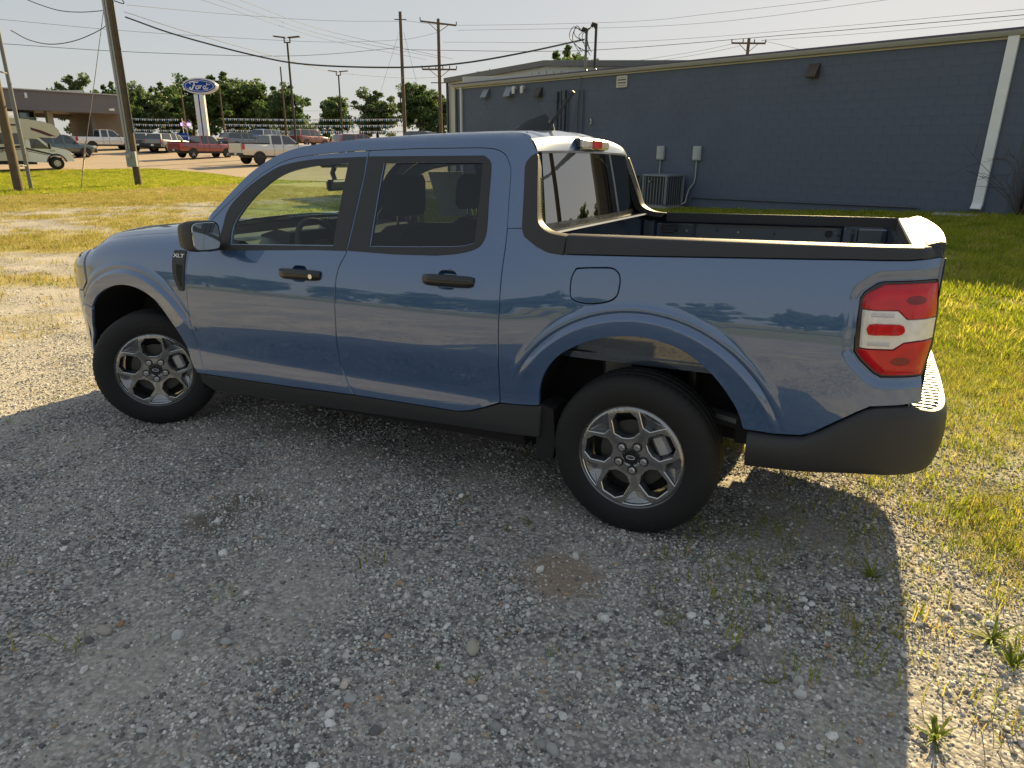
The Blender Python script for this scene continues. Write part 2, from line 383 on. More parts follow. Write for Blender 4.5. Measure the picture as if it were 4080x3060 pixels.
rdoor = [(1.2, 1.613)] + crom(SEAM_C, 4) + [(.708, .465), (.785, .437), (.855, .424), (1.188, .421)] + crom(SEAM_B, 4)[::-1]
cabside = [(2.60, 1.178)] + crom([(2.495, 1.262), (2.42, 1.335), (2.328, 1.425), (2.246, 1.5), (2.138, 1.566), (2.038, 1.607), (1.924, 1.633), (1.749, 1.652), (1.5, 1.666), (1.3, 1.673), (1.1, 1.677), (.9, 1.678), (.7, 1.675), (.63, 1.664), (.597, 1.642)], 3) \
    + [(.556, 1.585)] + SAIL_F[1:7] + [(.631, 1.271)] + crom(SEAM_C[:7], 4)[::-1][1:] + [(1.2, 1.613)] + crom(GAP_A, 4)[::-1]
bedside = SEAM_C[6:] + [(.532, .504)] + crom(ARCH_R, 3) + BTOP + LAMP[4:] + LAMP[:2] + [(-1.004, 1.226), (-.973, 1.221), (-.905, 1.215), (-.721, 1.212), (-.317, 1.20), (0, 1.190)] + SAIL_F[6:][::-1]
rocker_top = [(2.60, .388), (2.545, .383), (2.282, .389), (1.878, .396), (1.483, .411), (1.188, .416), (.855, .419), (.785, .431), (.708, .460), (.629, .492), (.532, .499), (.428, .510)]
rocker = rocker_top + [(.435, .364), (.59, .355), (.878, .346), (1.514, .322), (2.036, .303), (2.52, .291), (2.60, .33)]
for sd in (1, -1):
    panel('front_fender', fender, PAINT, truck, sd, grid=.026, gap=.0042, extra=arcs(3.11, .36))
    d = panel('front_door', fdoor, PAINT, truck, sd, holes=[TGLASS_F, HANDLE_F], hgap=-.002)
    panel('window_trim', TRIM_F, BLACK, d, sd, holes=[TGLASS_F], off=.004, gap=.0, hgap=0, lip=.012)
    panel('window_glass', TGLASS_F, GL_F, d, sd, off=-.007, gap=-.004, lip=0, grid=.06)
    d2 = panel('rear_door', rdoor, PAINT, truck, sd, holes=[TGLASS_R, HANDLE_R], hgap=-.002)
    panel('window_trim', TRIM_R, BLACK, d2, sd, holes=[TGLASS_R], off=.004, gap=.0, hgap=0, lip=.012)
    panel('window_glass', TGLASS_R, GL_R, d2, sd, off=-.007, gap=-.004, lip=0, grid=.06)
    for dd, hd, (hx0, hx1, hz0, hz1) in ((d, HANDLE_F, (1.628, 1.898, .990, 1.042)), (d2, HANDLE_R, (.757, 1.024, 1.014, 1.066))):
        xs = np.array(hd)[:, 0]; zs = np.array(hd)[:, 1]; cx, cz = xs.mean(), zs.mean(); ax, az = np.ptp(xs) / 2, np.ptp(zs) / 2
        bowl = lambda x, z, cx=cx, cz=cz, ax=ax, az=az: W(x, z) - .030 * np.sqrt(np.clip(1 - (((x - cx) / ax) ** 4 + ((z - cz) / az) ** 4), 0, 1))
        panel('handle_cup', hd, PAINT, dd, sd, gap=-.002, lip=0, grid=.008, surf=bowl, edge=.008)
        hb = MB(); y0 = float(W((hx0 + hx1) / 2, (hz0 + hz1) / 2)); ym = y0 + .026
        rings = []
        for k in range(13):
            t = k / 12; x = hx0 + (hx1 - hx0) * t; e = 1 - abs(2 * t - 1) ** 6; hz = (hz1 - hz0) / 2 * (.78 + .22 * e); zc = (hz0 + hz1) / 2
            yb = y0 + .002 if (k < 2 or k > 10) else y0 + .008; yt = y0 + .010 + .020 * e
            rings.append([(x, sd * yb, zc - hz), (x, sd * (yt - .006), zc - hz), (x, sd * yt, zc - hz * .55), (x, sd * yt, zc + hz * .45), (x, sd * (yt - .009), zc + hz), (x, sd * yb, zc + hz)])
        h_ = hb.loft(rings).build('door_handle', GLOSSB, dd, 40)
        if dd is d and sd > 0:
            MB().cyl((hx0 + .04, ym + .006, (hz0 + hz1) / 2 - .003), .012, .008, 16, 'y').build('key_lock', CHROME, h_)
    panel('cab_side', cabside, PAINT, truck, sd, grid=.022, gap=.002)
    q = panel('bed_side', bedside, PAINT, truck, sd, holes=[FUEL] if sd > 0 else [], grid=.024, gap=.0042, extra=np.concatenate([arcs(0, .36), lamp_rings()]))
    if sd > 0: panel('fuel_door', FUEL, PAINT, q, sd, gap=.005)
    panel('rocker_trim', rocker, BLACK, truck, sd, off=-.006, gap=.001, lip=.05)
    # tail lamp
    tl = panel('tail_lamp', LAMP, mat('tail_lamp_housing', (.02, .008, .008), .3, coat=.5), truck, sd, off=-.006, gap=.002, lip=.02)
    RED = mat('red_lamp_lens', (.62, .004, .010), .12, coat=.35, var=.25, scale=22)
    WHT = mat('clear_lamp_lens', (.82, .80, .75), .22, .1, coat=1.0, var=.16, scale=40)
    lw = [(-.786, 1.044), (-.895, 1.046), (-.926, 1.017), (-1.017, 1.020), (-1.017, .951), (-.962, .947), (-.926, .941), (-.897, .917), (-.793, .915)]
    lampsurf = lambda x, z: W(x, z) + .012 * sm(0.0, .028, segdist(x, z, LAMP)) - .004
    up = [(-.845, 1.131), (-1.006, 1.140), (-1.014, 1.026), (-.928, 1.022), (-.897, 1.051), (-.784, 1.050), (-.783, 1.081), (-.793, 1.100)]
    lo = [(-.788, .909), (-.899, .911), (-.928, .936), (-.965, .941), (-1.014, .944), (-.999, .823), (-.878, .819), (-.853, .833), (-.806, .876), (-.788, .899)]
    for pl, mm_, nm in ((up, RED, 'red_lens'), (lo, RED, 'red_lens'), (lw, WHT, 'clear_lens')):
        panel(nm, pl, mm_, tl, sd, gap=.001, lip=.012, surf=lampsurf, grid=.012, off=.002 if nm == 'red_lens' else -.003)
    panel('stop_lens', crom([(-.813, .997), (-.86, 1.0), (-.908, 1.0), (-.921, .990), (-.922, .977), (-.908, .967), (-.86, .966), (-.815, .966)], 2, True), RED, tl, sd, gap=0, lip=.008, surf=lampsurf, grid=.02, off=.004)
    for bx_, bz_ in ((-.945, 1.085), (-.925, .875)):
        panel('bulb_housing', [(bx_ + .030 * math.cos(a), bz_ + .014 * math.sin(a)) for a in np.linspace(0, 2 * PI, 18, endpoint=False)], mat('deep_red_lens', (.22, .002, .004), .2, coat=.4, var=.3, scale=90), tl, sd, gap=0, lip=.004, surf=lampsurf, grid=.02, off=.0035)
    for zz in (1.036, 1.028, .936, .929):
        MB().tube([(x, sd * float(lampsurf(np.array(x), np.array(zz))), zz) for x in (-.815, -.85, -.885)], .0014, 5).build('reflector_rib', CHROME, tl)
    # fender vent with the trim-level badge
    vent = crom([(2.690, 1.090), (2.645, 1.092), (2.600, 1.094)], 2)[:-1] + [(2.597, 1.09), (2.604, .99), (2.612, .880), (2.622, .873), (2.650, .873), (2.672, .912), (2.690, .952), (2.698, 1.0), (2.699, 1.05)]
    vt = panel('fender_vent', vent, BLACK, truck, sd, off=.006, gap=0, lip=.008, grid=.02)
    panel('vent_insert', [(2.664, 1.018), (2.614, 1.014), (2.622, .892), (2.640, .905), (2.664, .965)], DARK, vt, sd, off=.0075, gap=0, lip=.004)
    tv, tf = text_mesh('XLT', .027, .0006, 0, 1.0, .0007)
    tv = tv * [1.75, 1, 1]
    xx = 2.645 - tv[:, 0]; zz = 1.064 + tv[:, 1]; yy = W(xx, zz) + .009 + tv[:, 2]
    mesh('badge_lettering', np.stack([xx, sd * yy, zz], 1) if sd > 0 else np.stack([2.645 + tv[:, 0], -yy, zz], 1), tf, mat('badge_white', (.8, .8, .8), .3), vt)
    # sail trim between cab and bed: outer face and the inner bevel that runs into the rail
    sail = crom(SAIL_R, 3) + SAIL_F[::-1]
    st = panel('sail_trim', sail, BLACK, truck, sd, off=.010, gap=0, lip=.02, grid=.02)
    sr = crom(SAIL_R, 4); rings = []
    for i, (x, z) in enumerate(sr):
        t = i / (len(sr) - 1); y = float(W(np.array(x), np.array(z))) + .009; wd_ = .082 - .020 * t
        nx, nz = (.012 * (1 - t), .004 * t)
        rings.append([(x, sd * y, z), (x - .004 + nx * .3, sd * (y - .012), z + .004), (x + nx, sd * (y - wd_), z + nz + .002), (x + nx + .03, sd * (y - wd_ - .004), z - .02)])
    MB().loft(rings, False).build('sail_bevel', BLACK, st, 40)
    lv = MB()
    for k in range(16):
        z = 1.305 + k * .0115; x = float(np.interp(z, [s_[1] for s_ in SAIL_R[::-1]], [s_[0] for s_ in SAIL_R[::-1]])); y = float(W(np.array(x), np.array(z))) - .062
        lv.box((x + .008, sd * y, z), (.006, .024, .006))
    lv.build('louver', GLOSSB, st)
# --- hood, roof, windscreen, cab back
def sheet(name, fn, nu, nv, m, parent, smooth=50):
    """surface through fn(u, v), u and v from 0 to 1"""
    V = [fn(i / nu, j / nv) for i in range(nu + 1) for j in range(nv + 1)]
    F = [(i * (nv + 1) + j, i * (nv + 1) + j + 1, (i + 1) * (nv + 1) + j + 1, (i + 1) * (nv + 1) + j) for i in range(nu) for j in range(nv)]
    mb = MB(); mb.add(V, F)
    return mb.build(name, m, parent, smooth)
def fW(x, z): return float(W(np.array(x), np.array(z)))
def hood_pt(u, v):
    s = 2 * v - 1; xf = 3.50 + .33 * (1 - abs(s) ** 2.6); x = 2.62 + (xf - 2.62) * u
    xe = 2.62 + .88 * u; ze = float(ztopf(xe)) - .002; ye = fW(xe, ze) - .003
    crown = (.032 + .022 * (1 - u)) * (1 - abs(s) ** 2.4) + .016 * (sm(.55, .68, abs(s)) - sm(.93, 1.0, abs(s)))
    zz = ze + crown - .05 * sm(.86, 1.0, u) * (1 - abs(s) ** 4)
    return (x, s * ye, zz)
sheet('hood', hood_pt, 24, 48, PAINT, truck)
ROOFX = np.array([.60, .7, .9, 1.1, 1.3, 1.5, 1.749, 1.924, 2.038]); ROOFZ = np.array([1.645, 1.675, 1.678, 1.677, 1.673, 1.666, 1.652, 1.633, 1.607])
roofe = mono(ROOFX, ROOFZ)
def roof_pt(u, v):
    s = 2 * v - 1; a = abs(s); x = .597 + (2.035 - .597) * u; ze = float(roofe(x)) - .001; ye = fW(x, ze)
    bow = -.03 * (1 - a * a) * (1 - sm(0, .12, u)) + .035 * (1 - a * a) * sm(.85, 1, u)
    return (x + bow, s * ye, ze + .024 * (1 - a ** 2.6) - .006 * (sm(.80, .83, a) - sm(.87, .90, a)) + .004 * math.sin(a * 9) * (1 - a))
rf = sheet('roof', roof_pt, 30, 60, PAINT, truck)
for sd in (1, -1):
    mo = MB(); rr = []
    for k in range(20):
        u = .06 + .9 * k / 19; p = roof_pt(u, .5 + sd * .425); rr.append([(p[0], p[1] - .009, p[2] + .001), (p[0], p[1] + .009, p[2] + .001), (p[0], p[1] + .006, p[2] + .0035), (p[0], p[1] - .006, p[2] + .0035)])
    mo.loft(rr).build('roof_moulding', BLACK, rf)
AP = crom([(2.60, 1.178), (2.495, 1.262), (2.42, 1.335), (2.328, 1.425), (2.246, 1.5), (2.138, 1.566), (2.04, 1.606)], 4)
def ws_pt(u, v):
    s = 2 * v - 1; x, z = AP[min(len(AP) - 1, int(round(u * (len(AP) - 1))))]; y = fW(x, z) - .004
    return (x + .16 * (1 - s * s) * (1 - u) + .035 * (1 - s * s) * u, s * y, z + (.012 + .028 * u) * (1 - s * s))
sheet('windshield', lambda u, v: ws_pt(u, .045 + .91 * v), 24, 24, GL_F, truck)
for sd in (0, 1): sheet('windshield_trim', lambda u, v: ws_pt(u, (.0 + .047 * v) if sd == 0 else (.953 + .047 * v)), 24, 3, PAINT, truck)
cw = MB(); cw.loft([[(2.60 + .16 * (1 - s * s) - .01, s * .80, 1.172 + .012 * (1 - s * s)), (2.66 + .16 * (1 - s * s), s * .82, 1.168 + .02 * (1 - s * s)), (2.64 + .1 * (1 - s * s), s * .82, 1.10)] for s in np.linspace(-1, 1, 17)]).build('cowl', BLACK, truck)
def back_pt(x0, yh, z):
    return lambda s: (x0 - .034 * (1 - s * s), s * yh, z)
def strip(name, rows, m, parent, n=24, crownz=None):
    V = [];
    for r, (x0, yh, z) in enumerate(rows):
        for k in range(n + 1):
            s = 2 * k / n - 1; zz = z + (crownz[r] * (1 - abs(s) ** 2.6) if crownz else 0)
            V.append((x0 - .030 * (1 - s * s), s * yh, zz))
    F = [(r * (n + 1) + k, r * (n + 1) + k + 1, (r + 1) * (n + 1) + k + 1, (r + 1) * (n + 1) + k) for r in range(len(rows) - 1) for k in range(n)]
    return MB().add(V, F).build(name, m, parent, 40)
strip('cab_back_panel', [(.597, .622, 1.644), (.580, .622, 1.632), (.566, .632, 1.612), (.556, .640, 1.590)], PAINT, truck, crownz=[.0245, .026, .020, .008])
rw = strip('rear_window', [(.553, .600, 1.588), (.530, .625, 1.44), (.507, .650, 1.262)], GL_B, truck, crownz=[.008, .004, 0])
strip('window_seal', [(.552, .61, 1.592), (.549, .61, 1.582)], GLOSSB, rw, crownz=[.008, .008])
strip('lower_seal', [(.509, .655, 1.285), (.503, .66, 1.245), (.50, .66, 1.10)], GLOSSB, truck)
hk = MB(); hk.box((.540, .03, 1.632), (.05, .40, .054), ch=.012); sl_ = hk.build('stop_lamp', GLOSSB, truck)
MB().box((.515, .03, 1.632), (.024, .385, .046), ch=.008).build('clear_lens', mat('cargo_lamp_lens', (.75, .73, .70), .2, .3, 1.0, var=.25, scale=60), sl_)
MB().box((.508, .03, 1.632), (.024, .13, .044), ch=.006).build('red_lens', RED, sl_)
an = MB(); rings = []
for t in np.linspace(0, 1, 9):
    x = .995 - .215 * t; h = .094 * (t ** .55) if t < .92 else .065; w_ = .042 - .018 * t
    rings.append([(x, -w_, 1.697), (x, -w_ * .42, 1.700 + h * .7), (x, 0, 1.702 + h), (x, w_ * .42, 1.700 + h * .7), (x, w_, 1.697)])
an.loft(rings); fin = an.build('antenna_fin', BLACK, truck, 50)
MB().tube([(.785, 0, 1.725), (.772, 0, 1.74), (.648, 0, 1.890)], [.014, .010, .0085], 8).build('antenna_mast', BLACK, fin)
MB().cyl((.772, 0, 1.715), .026, .05, 14, 'z', .014).build('antenna_base', BLACK, fin)
# --- bed: rails, walls, bulkhead, tailgate
BEDP = paint('bed_paint', (.022, .042, .080))
XR = np.linspace(.332, -.945, 30)
railtop = 1.259
def rail_ring(x, sd):
    zb = float(np.interp(-x, [-.341, 0, .317, .721, .905, .973], [1.181, 1.190, 1.20, 1.212, 1.215, 1.221]))
    yo = fW(x, zb) + .004; yt = fW(x, 1.24) + .004; yi = float(np.interp(-x, [-.33, 0, .79, .945], [.776, .770, .752, .722]))
    return [(x, sd * (yo - .01), zb), (x, sd * yo, zb + .003), (x, sd * yt, 1.238), (x, sd * (yt - .006), 1.250), (x, sd * (yt - .018), 1.257), (x, sd * (yi + .006), 1.260), (x, sd * yi, 1.256), (x, sd * yi, 1.195), (x, sd * (yi + .02), 1.19)]
for sd in (1, -1):
    r1 = MB().loft([rail_ring(x, sd) for x in XR]).build('bed_rail_cap', BLACK, truck, 35)
    # inner wall of the bed with its stamped recess
    def wall_pt(x, z):
        e = np.minimum.reduce([sm(.0, .02, .40 - x), sm(0, .02, x + .66), sm(0, .016, 1.212 - z), sm(0, .016, z - 1.06)])
        return .735 + .028 * e - .06 * sm(1.05, .80, z) * 0
    nx, nz = 90, 40; V = []
    for i in range(nx + 1):
        for j in range(nz + 1):
            x = .46 - 1.40 * i / nx; z = .74 + .47 * j / nz; V.append((x, sd * float(wall_pt(np.array(x), np.array(z))), z))
    F = [(i * (nz + 1) + j, i * (nz + 1) + j + 1, (i + 1) * (nz + 1) + j + 1, (i + 1) * (nz + 1) + j) for i in range(nx) for j in range(nz)]
    wl = MB().add(V, F).build('bed_wall', BEDP, truck, 40)
    tb = MB()
    tb.tube([(.34, sd * .755, 1.150), (.34, sd * .725, 1.150), (.27, sd * .725, 1.150), (.27, sd * .755, 1.150)], .007, 8); tb.box((.305, sd * .757, 1.168), (.10, .012, .03), ch=.004)
    tb.build('tie_down', BLACK, wl)
    MB().cyl((-.585, sd * .756, 1.163), .020, .012, 18, 'y').build('drain_plug', GLOSSB, wl)
    for xx in (.20, .02, -.10, -.30, -.635): MB().cyl((xx, sd * .760, 1.158 + .01 * math.sin(xx * 30)), .006, .006, 8, 'y').build('bolt', CHROME if xx in (.20, -.10) else DARK, wl)
    MB().box((-.80, sd * .738, 1.15), (.15, .02, .10), ch=.008).build('storage_lid', BEDP, wl)
    tb = MB(); tb.tube([(-.705, sd * .735, 1.19), (-.705, sd * .712, 1.17), (-.705, sd * .712, 1.13), (-.705, sd * .735, 1.11)], .007, 8); tb.build('tie_down', BLACK, wl)
    # arch liner and inner well
    for cx, cz, rr_ in ((0, .37, .515), (3.115, .36, .512)):
        ln = MB(); rings = []
        for k in range(25):
            a = math.radians(-8 + 172 * k / 24) if cx < 1 else math.radians(8 + 180 * k / 24); cxr = cx + rr_ * math.cos(a); czr = cz + rr_ * math.sin(a)
            rings.append([(cxr, sd * min(.895, fW(cxr, max(czr, .3)) - .014), czr), (cx + (rr_ + .008) * math.cos(a), sd * .80, cz + (rr_ + .008) * math.sin(a)), (cx + (rr_ + .006) * math.cos(a), sd * .50, cz + (rr_ + .006) * math.sin(a))])
        ln.loft(rings, False)
        ln.add([(cx, sd * .50, cz)] + [r_[2] for r_ in rings], [(0, k + 1, k + 2) for k in range(24)])
        ln.build('wheel_liner', DARK, truck, 40)
fl = MB(); V = [];
fl.box((-.24, 0, .735), (1.42, 1.50, .03))
for k in range(12): fl.box((-.24, -.60 + k * .11, .753), (1.40, .05, .008))
fl.build('bed_floor', BEDP, truck)
bh = MB(); bh.loft([[(.500, s, .74), (.470, s, .76), (.470, s, 1.215), (.466, s, 1.235), (.455, s, 1.243), (.44, s, 1.248), (.445, s, 1.256), (.48, s, 1.256), (.50, s, 1.245)] for s in np.linspace(-.735, .735, 13)])
bh.build('bed_bulkhead', BEDP, truck, 35)
def tg_ring(s):
    xo = -.030 * s * s - .012
    return [(-.915 - xo * .2, s * .728, .76), (-.905, s * .728, 1.20), (-.909, s * .738, 1.252), (-.914, s * .738, 1.258), (-.953, s * .742, 1.261), (-1.00 - xo, s * .735, 1.263), (-1.035 - xo, s * .720, 1.273), (-1.050 - xo, s * .715, 1.272), (-1.056 - xo, s * .715, 1.262), (-1.050 - xo, s * .73, 1.228), (-1.044 - xo, s * .74, 1.0), (-1.036 - xo, s * .74, .74), (-.96, s * .728, .735)]
S_ = np.linspace(-1, 1, 21)
TG = [tg_ring(s) for s in S_]
tg = MB(); tg.loft([[r[i] for i in (0, 1, 9, 10, 11, 12)] for r in TG]); tgo = tg.build('tailgate', PAINT, truck, 35)
tg = MB(); tg.loft([[r[i] for i in (1, 2, 3, 4)] + [(r[4][0], r[4][1], r[4][2] - .012), (r[1][0] - .02, r[1][1], r[1][2])] for r in TG]); tg.build('tailgate_cap', BLACK, tgo, 35)
tg = MB(); tg.loft([[(r[4][0] - .004, r[4][1], r[4][2])] + [r[i] for i in (5, 6, 7, 8, 9)] + [(r[9][0] + .04, r[9][1], r[9][2])] for r in TG]); tg.build('tailgate_spoiler', BLACK, tgo, 35)
for sd in (1, -1):   # corner of the bed behind the rail, and the pillar beside the tailgate
    cp = MB(); cp.loft([[(-.945, sd * (fW(-.945, z) + .004 - e), z), (-.968, sd * (fW(-.968, z) + .001 - e), z), (-.990 + e, sd * (fW(-.990, z) - .012 - e), z), (-1.004 + e, sd * (.742 - e), z), (-1.012 + e, sd * .715, z), (-.95, sd * .70, z)] for z, e in ((1.219, .004), (1.224, 0), (1.238, .002), (1.250, .008), (1.258, .02))])
    cp.build('bed_corner_cap', BLACK, truck, 35)
    pl_ = MB(); pl_.loft([[(-1.0, sd * (fW(-1.0, min(z, 1.2)) - .055), z), (-1.016, sd * .752, z), (-1.016, sd * .742, z), (-.93, sd * .742, z), (-.93, sd * .79, z)] for z in (.72, .9, 1.1, 1.221)])
    pl_.build('rear_pillar', PAINT, truck, 35)
# --- rear bumper
path = crom([(-.455, .908), (-.60, .905), (-.75, .899), (-.88, .885), (-.97, .858), (-1.035, .812), (-1.085, .742), (-1.115, .62), (-1.125, .42), (-1.13, .2), (-1.13, 0)], 3)
path = path + [(x, -y) for x, y in path[::-1][1:]]
rings = []
btx = [.0, .46, .547, .642, .681, .747, .815, .855, .954, 1.0, 1.06, 1.10, 1.2]; btz = [.546, .546, .545, .553, .570, .620, .671, .697, .708, .706, .685, .678, .676]
for x, y in path:
    zt = float(np.interp(-x, btx, btz)); zb = float(np.interp(-x, [.45, .668, .822, .95, 1.05, 1.12], [.399, .413, .428, .432, .438, .45])); c = Vector((-.6, 0)); d = (Vector((x, y)) - c); d.normalize()
    if x > -.88: d = Vector((0, 1 if y > 0 else -1))
    R_ = []
    for t, o in ((0, -.05), (.06, -.012), (.18, -.002), (.40, .010), (.62, .012), (.82, .008), (.94, 0.0), (1.0, -.010), (1.005, -.03)):
        R_.append((x + d.x * o, y + d.y * o, zb + (zt - zb) * t))
    rings.append(R_)
bu = MB(); bu.loft(rings, False); bump_o = bu.build('rear_bumper', BLACK, truck, 50)
PAD = mat('step_pad_plastic', (.20, .20, .20), .40, var=.1, scale=60)
pd = MB(); n = 26
yy = np.linspace(-.80, .80, n + 1)
def pad_x(y): return float(np.interp(abs(y), [0, .4, .62, .74, .80], [-1.118, -1.112, -1.10, -1.068, -1.03]))
pd.loft([[(-.985, y, .640), (-.985, y, .680), (pad_x(y), y, .672), (pad_x(y) + .004, y, .645)] for y in yy])
pd.build('step_pad', PAD, bump_o)
rb = MB()
for k in range(39):
    y = -.76 + k * .04; x1 = pad_x(y) + .012; rb.box(((x1 - .99) / 2, y, .682), (abs(-.99 - x1), .020, .010), ch=.003)
rb.build('pad_rib', PAD, bump_o)
# --- front end
def fascia_x(y, z): return 3.955 - .10 * (z - .55) ** 2 - .02 * (z > .99)
fpts = [(x, float(plan(x))) for x in (3.655, 3.72, 3.78, 3.83, 3.87, 3.90, 3.925, 3.945, 3.96)] + [(3.97, .40), (3.975, .2), (3.98, 0)]
fpts = fpts + [(x, -y) for x, y in fpts[::-1][1:]]
rings = []
for x, y in fpts:
    sg = 1 if y >= 0 else -1; k = sm(3.5, 3.95, x); R_ = []
    for z, ox in ((.27, -.10), (.31, -.05), (.42, -.015), (.55, 0), (.68, 0), (.74, -.01), (.80, -.03)):
        o = float(scab(z)); R_.append((x + ox * k, y + sg * o * (1 - k * .7), z))
    rings.append(R_)
fb = MB(); fb.loft(rings, False); fbo = fb.build('front_bumper', PAINT, truck, 40)
panel_pts = [(3.494, .70), (3.56, .722), (3.575, .80), (3.67, .795), (3.67, .285), (3.615, .295), (3.632, .36), (3.622, .457), (3.575, .585)]
for sd in (1, -1): panel('bumper_side', panel_pts, PAINT, fbo, sd, gap=.002, grid=.03, off=.001)
rings = []
for x, y in fpts:
    k = sm(3.5, 3.95, x); sg = 1 if y >= 0 else -1
    rings.append([(x - .03 * k, y, .80), (x - .03 * k, y - sg * .004, .86), (x - .05 * k, y - sg * .012, .96), (x - .09 * k, y - sg * .03, 1.015)])
MB().loft(rings, False).build('grille', GLOSSB, truck, 40)
HLM = mat('head_lamp_lens', (.16, .17, .19), .08, .3, 1.0, var=.2, scale=18)
for sd in (1, -1):
    hl = [(3.515, .865), (3.53, .95), (3.54, 1.052), (3.60, 1.04), (3.75, 1.012), (3.86, .98), (3.86, .84), (3.70, .81), (3.585, .805)]
    panel('head_lamp', hl, HLM, truck, sd, gap=.002, grid=.03, off=.004)
# --- underbody, exhaust, flaps
ub = MB(); ub.box((1.55, 0, .37), (2.08, 1.56, .20)); ub.box((-.70, 0, .55), (.62, 1.50, .22)); ub.box((1.5, 0, .42), (4.2, .9, .16)); ub.box((3.66, 0, .45), (.40, 1.1, .3)); ub.build('underbody', DARK, truck)
for sd in (1, -1):
    MB().prism([(.455, .50), (.430, .52), (.372, .50), (.36, .34), (.372, .262), (.452, .248)], sd * .70, sd * .86).build('mud_flap', DARK, truck)
MET = mat('grey_steel', (.16, .16, .16), .5, .7, var=.25)
ex = MB(); ex.tube([(.55, .25, .36), (.1, .35, .48), (-.3, .62, .50), (-.75, .66, .44)], .032, 10); ex.build('exhaust_pipe', MET, truck)
for sd in (1, -1):
    sa = MB(); sa.cyl((-.18, sd * .62, .68), .028, .36, 12); sa.cyl((-.18, sd * .62, .52), .038, .16, 12); sa.build('shock_absorber', mat('black_steel', (.03, .03, .03), .35, .5), truck)
    MB().box((.15, sd * .6, .66), (.16, .08, .30), ch=.02).build('suspension_bracket', MET, truck)
# --- inner shell behind the panels keeps the cabin dark
def inner(sd):
    o = [(2.50, .42), (2.55, .9), (2.50, 1.09), (.66, 1.13), (.66, .50), (.80, .46), (1.5, .45)]
    panel('door_lining', o, mat('cabin_trim', (.03, .032, .036), .7), truck, sd, off=-.055, gap=0, lip=0, grid=.12)
inner(1); inner(-1)
TRIM = MATS['cabin_trim']
ib = MB(); ib.box((1.6, 0, .50), (2.0, 1.60, .10)); ib.box((.60, 0, .80), (.05, 1.60, .70)); ib.build('cabin_floor', TRIM, truck)
hl = MB(); hl.loft([[(x, s * (fW(x, float(roofe(x)) - .03) - .03), float(roofe(x)) - .02 + .03 * (1 - s * s)) for s in np.linspace(-1, 1, 13)] for x in np.linspace(.62, 1.99, 12)], False).build('headliner', mat('headliner_cloth', (.30, .30, .29), .9), truck)
# dashboard
ds = MB(); rings = []
for s in np.linspace(-1, 1, 15):
    y = s * .76; b = 1 - s * s * .5
    rings.append([(2.62, y, 1.13), (2.45, y, 1.160 + .01 * b), (2.26 - .03 * b, y, 1.150), (2.18 - .03 * b, y, 1.115), (2.20, y, 1.00), (2.30, y, .80), (2.45, y, .55), (2.62, y, .55)])
ds.loft(rings); dsh = ds.build('dashboard', mat('sunlit_dash_plastic', (.075, .088, .09), .5, bump=.0005, bscale=400), truck, 30)  # lightened teal-grey: sun through the windshield is put into the colour
MB().box((2.17, .02, 1.16), (.03, .30, .16), ch=.01).build('centre_screen', GLOSSB, dsh)
MB().loft([[(2.33, y, 1.165), (2.20, y, 1.200), (2.10, y, 1.185), (2.12, y, 1.12), (2.3, y, 1.12)] for y in np.linspace(.20, .56, 6)]).build('instrument_hood', TRIM, dsh)
swh = empty('steering_wheel', (2.03, .38, 1.075), 0, truck); swh.rotation_euler = (0, math.radians(-62), 0)
tor = [(math.cos(a) * .185, math.sin(a) * .185, 0) for a in np.linspace(0, 2 * PI, 33)]
MB().tube(tor, .016, 10, False).build('wheel_rim', TRIM, swh)
sp = MB(); sp.cyl((0, 0, -.01), .065, .05, 16)
for a in (0, PI, -PI / 2):
    sp.tube([(0, 0, -.01), (math.sin(a) * .09, math.cos(a) * .09, -.012), (math.sin(a) * .18, math.cos(a) * .18, 0)], [.03, .022, .014], 8)
sp.build('wheel_hub', TRIM, swh)
FAB = mat('seat_cloth', (.055, .062, .072), .9, bump=.0006, bscale=500)
def seat(x, y, back=1, w=.25, name='front_seat'):
    st_ = MB()
    st_.loft([[(x + .45 - t * .0, y - w * .95, .60 + .0), (x + .45, y + w * .95, .60), (x + .45, y + w * .9, .78), (x + .45, y - w * .9, .78)] for t in (0,)] + [[(x, y - w, .58), (x, y + w, .58), (x, y + w * .9, .74), (x, y - w * .9, .74)]])
    st_.loft([[(x - .0 - dx, y - ww, z), (x + .02 - dx, y - ww * .5, z), (x + .02 - dx, y + ww * .5, z), (x - dx, y + ww, z), (x - .13 - dx * .95, y + ww * .8, z), (x - .13 - dx * .95, y - ww * .8, z)] for z, dx, ww in ((.68, -.02, w), (.85, .03, w), (1.0, .075, w), (1.12, .11, w * .95), (1.20, .135, w * .82), (1.235, .15, w * .62))])
    so = st_.build(name, FAB, truck, 50)
    hr = MB(); hr.loft([[(x - .12 - dx + .05, y - ww, z), (x - .10 - dx + .06, y, z), (x - .12 - dx + .05, y + ww, z), (x - .12 - dx - .05, y + ww * .9, z), (x - .12 - dx - .06, y, z), (x - .12 - dx - .05, y - ww * .9, z)] for z, dx, ww in ((1.285, .05, .105), (1.31, .045, .135), (1.40, .05, .135), (1.46, .06, .12), (1.49, .07, .08))])
    hr.build('headrest', FAB, so, 60)
    for s in (-.06, .06): MB().tube([(x - .15, y + s, 1.18), (x - .165, y + s, 1.32)], .007, 8).build('headrest_post', CHROME, so)
seat(1.62, .37); seat(1.62, -.37)
seat(.92, .42, w=.30, name='rear_seat'); seat(.92, -.42, w=.30, name='rear_seat')
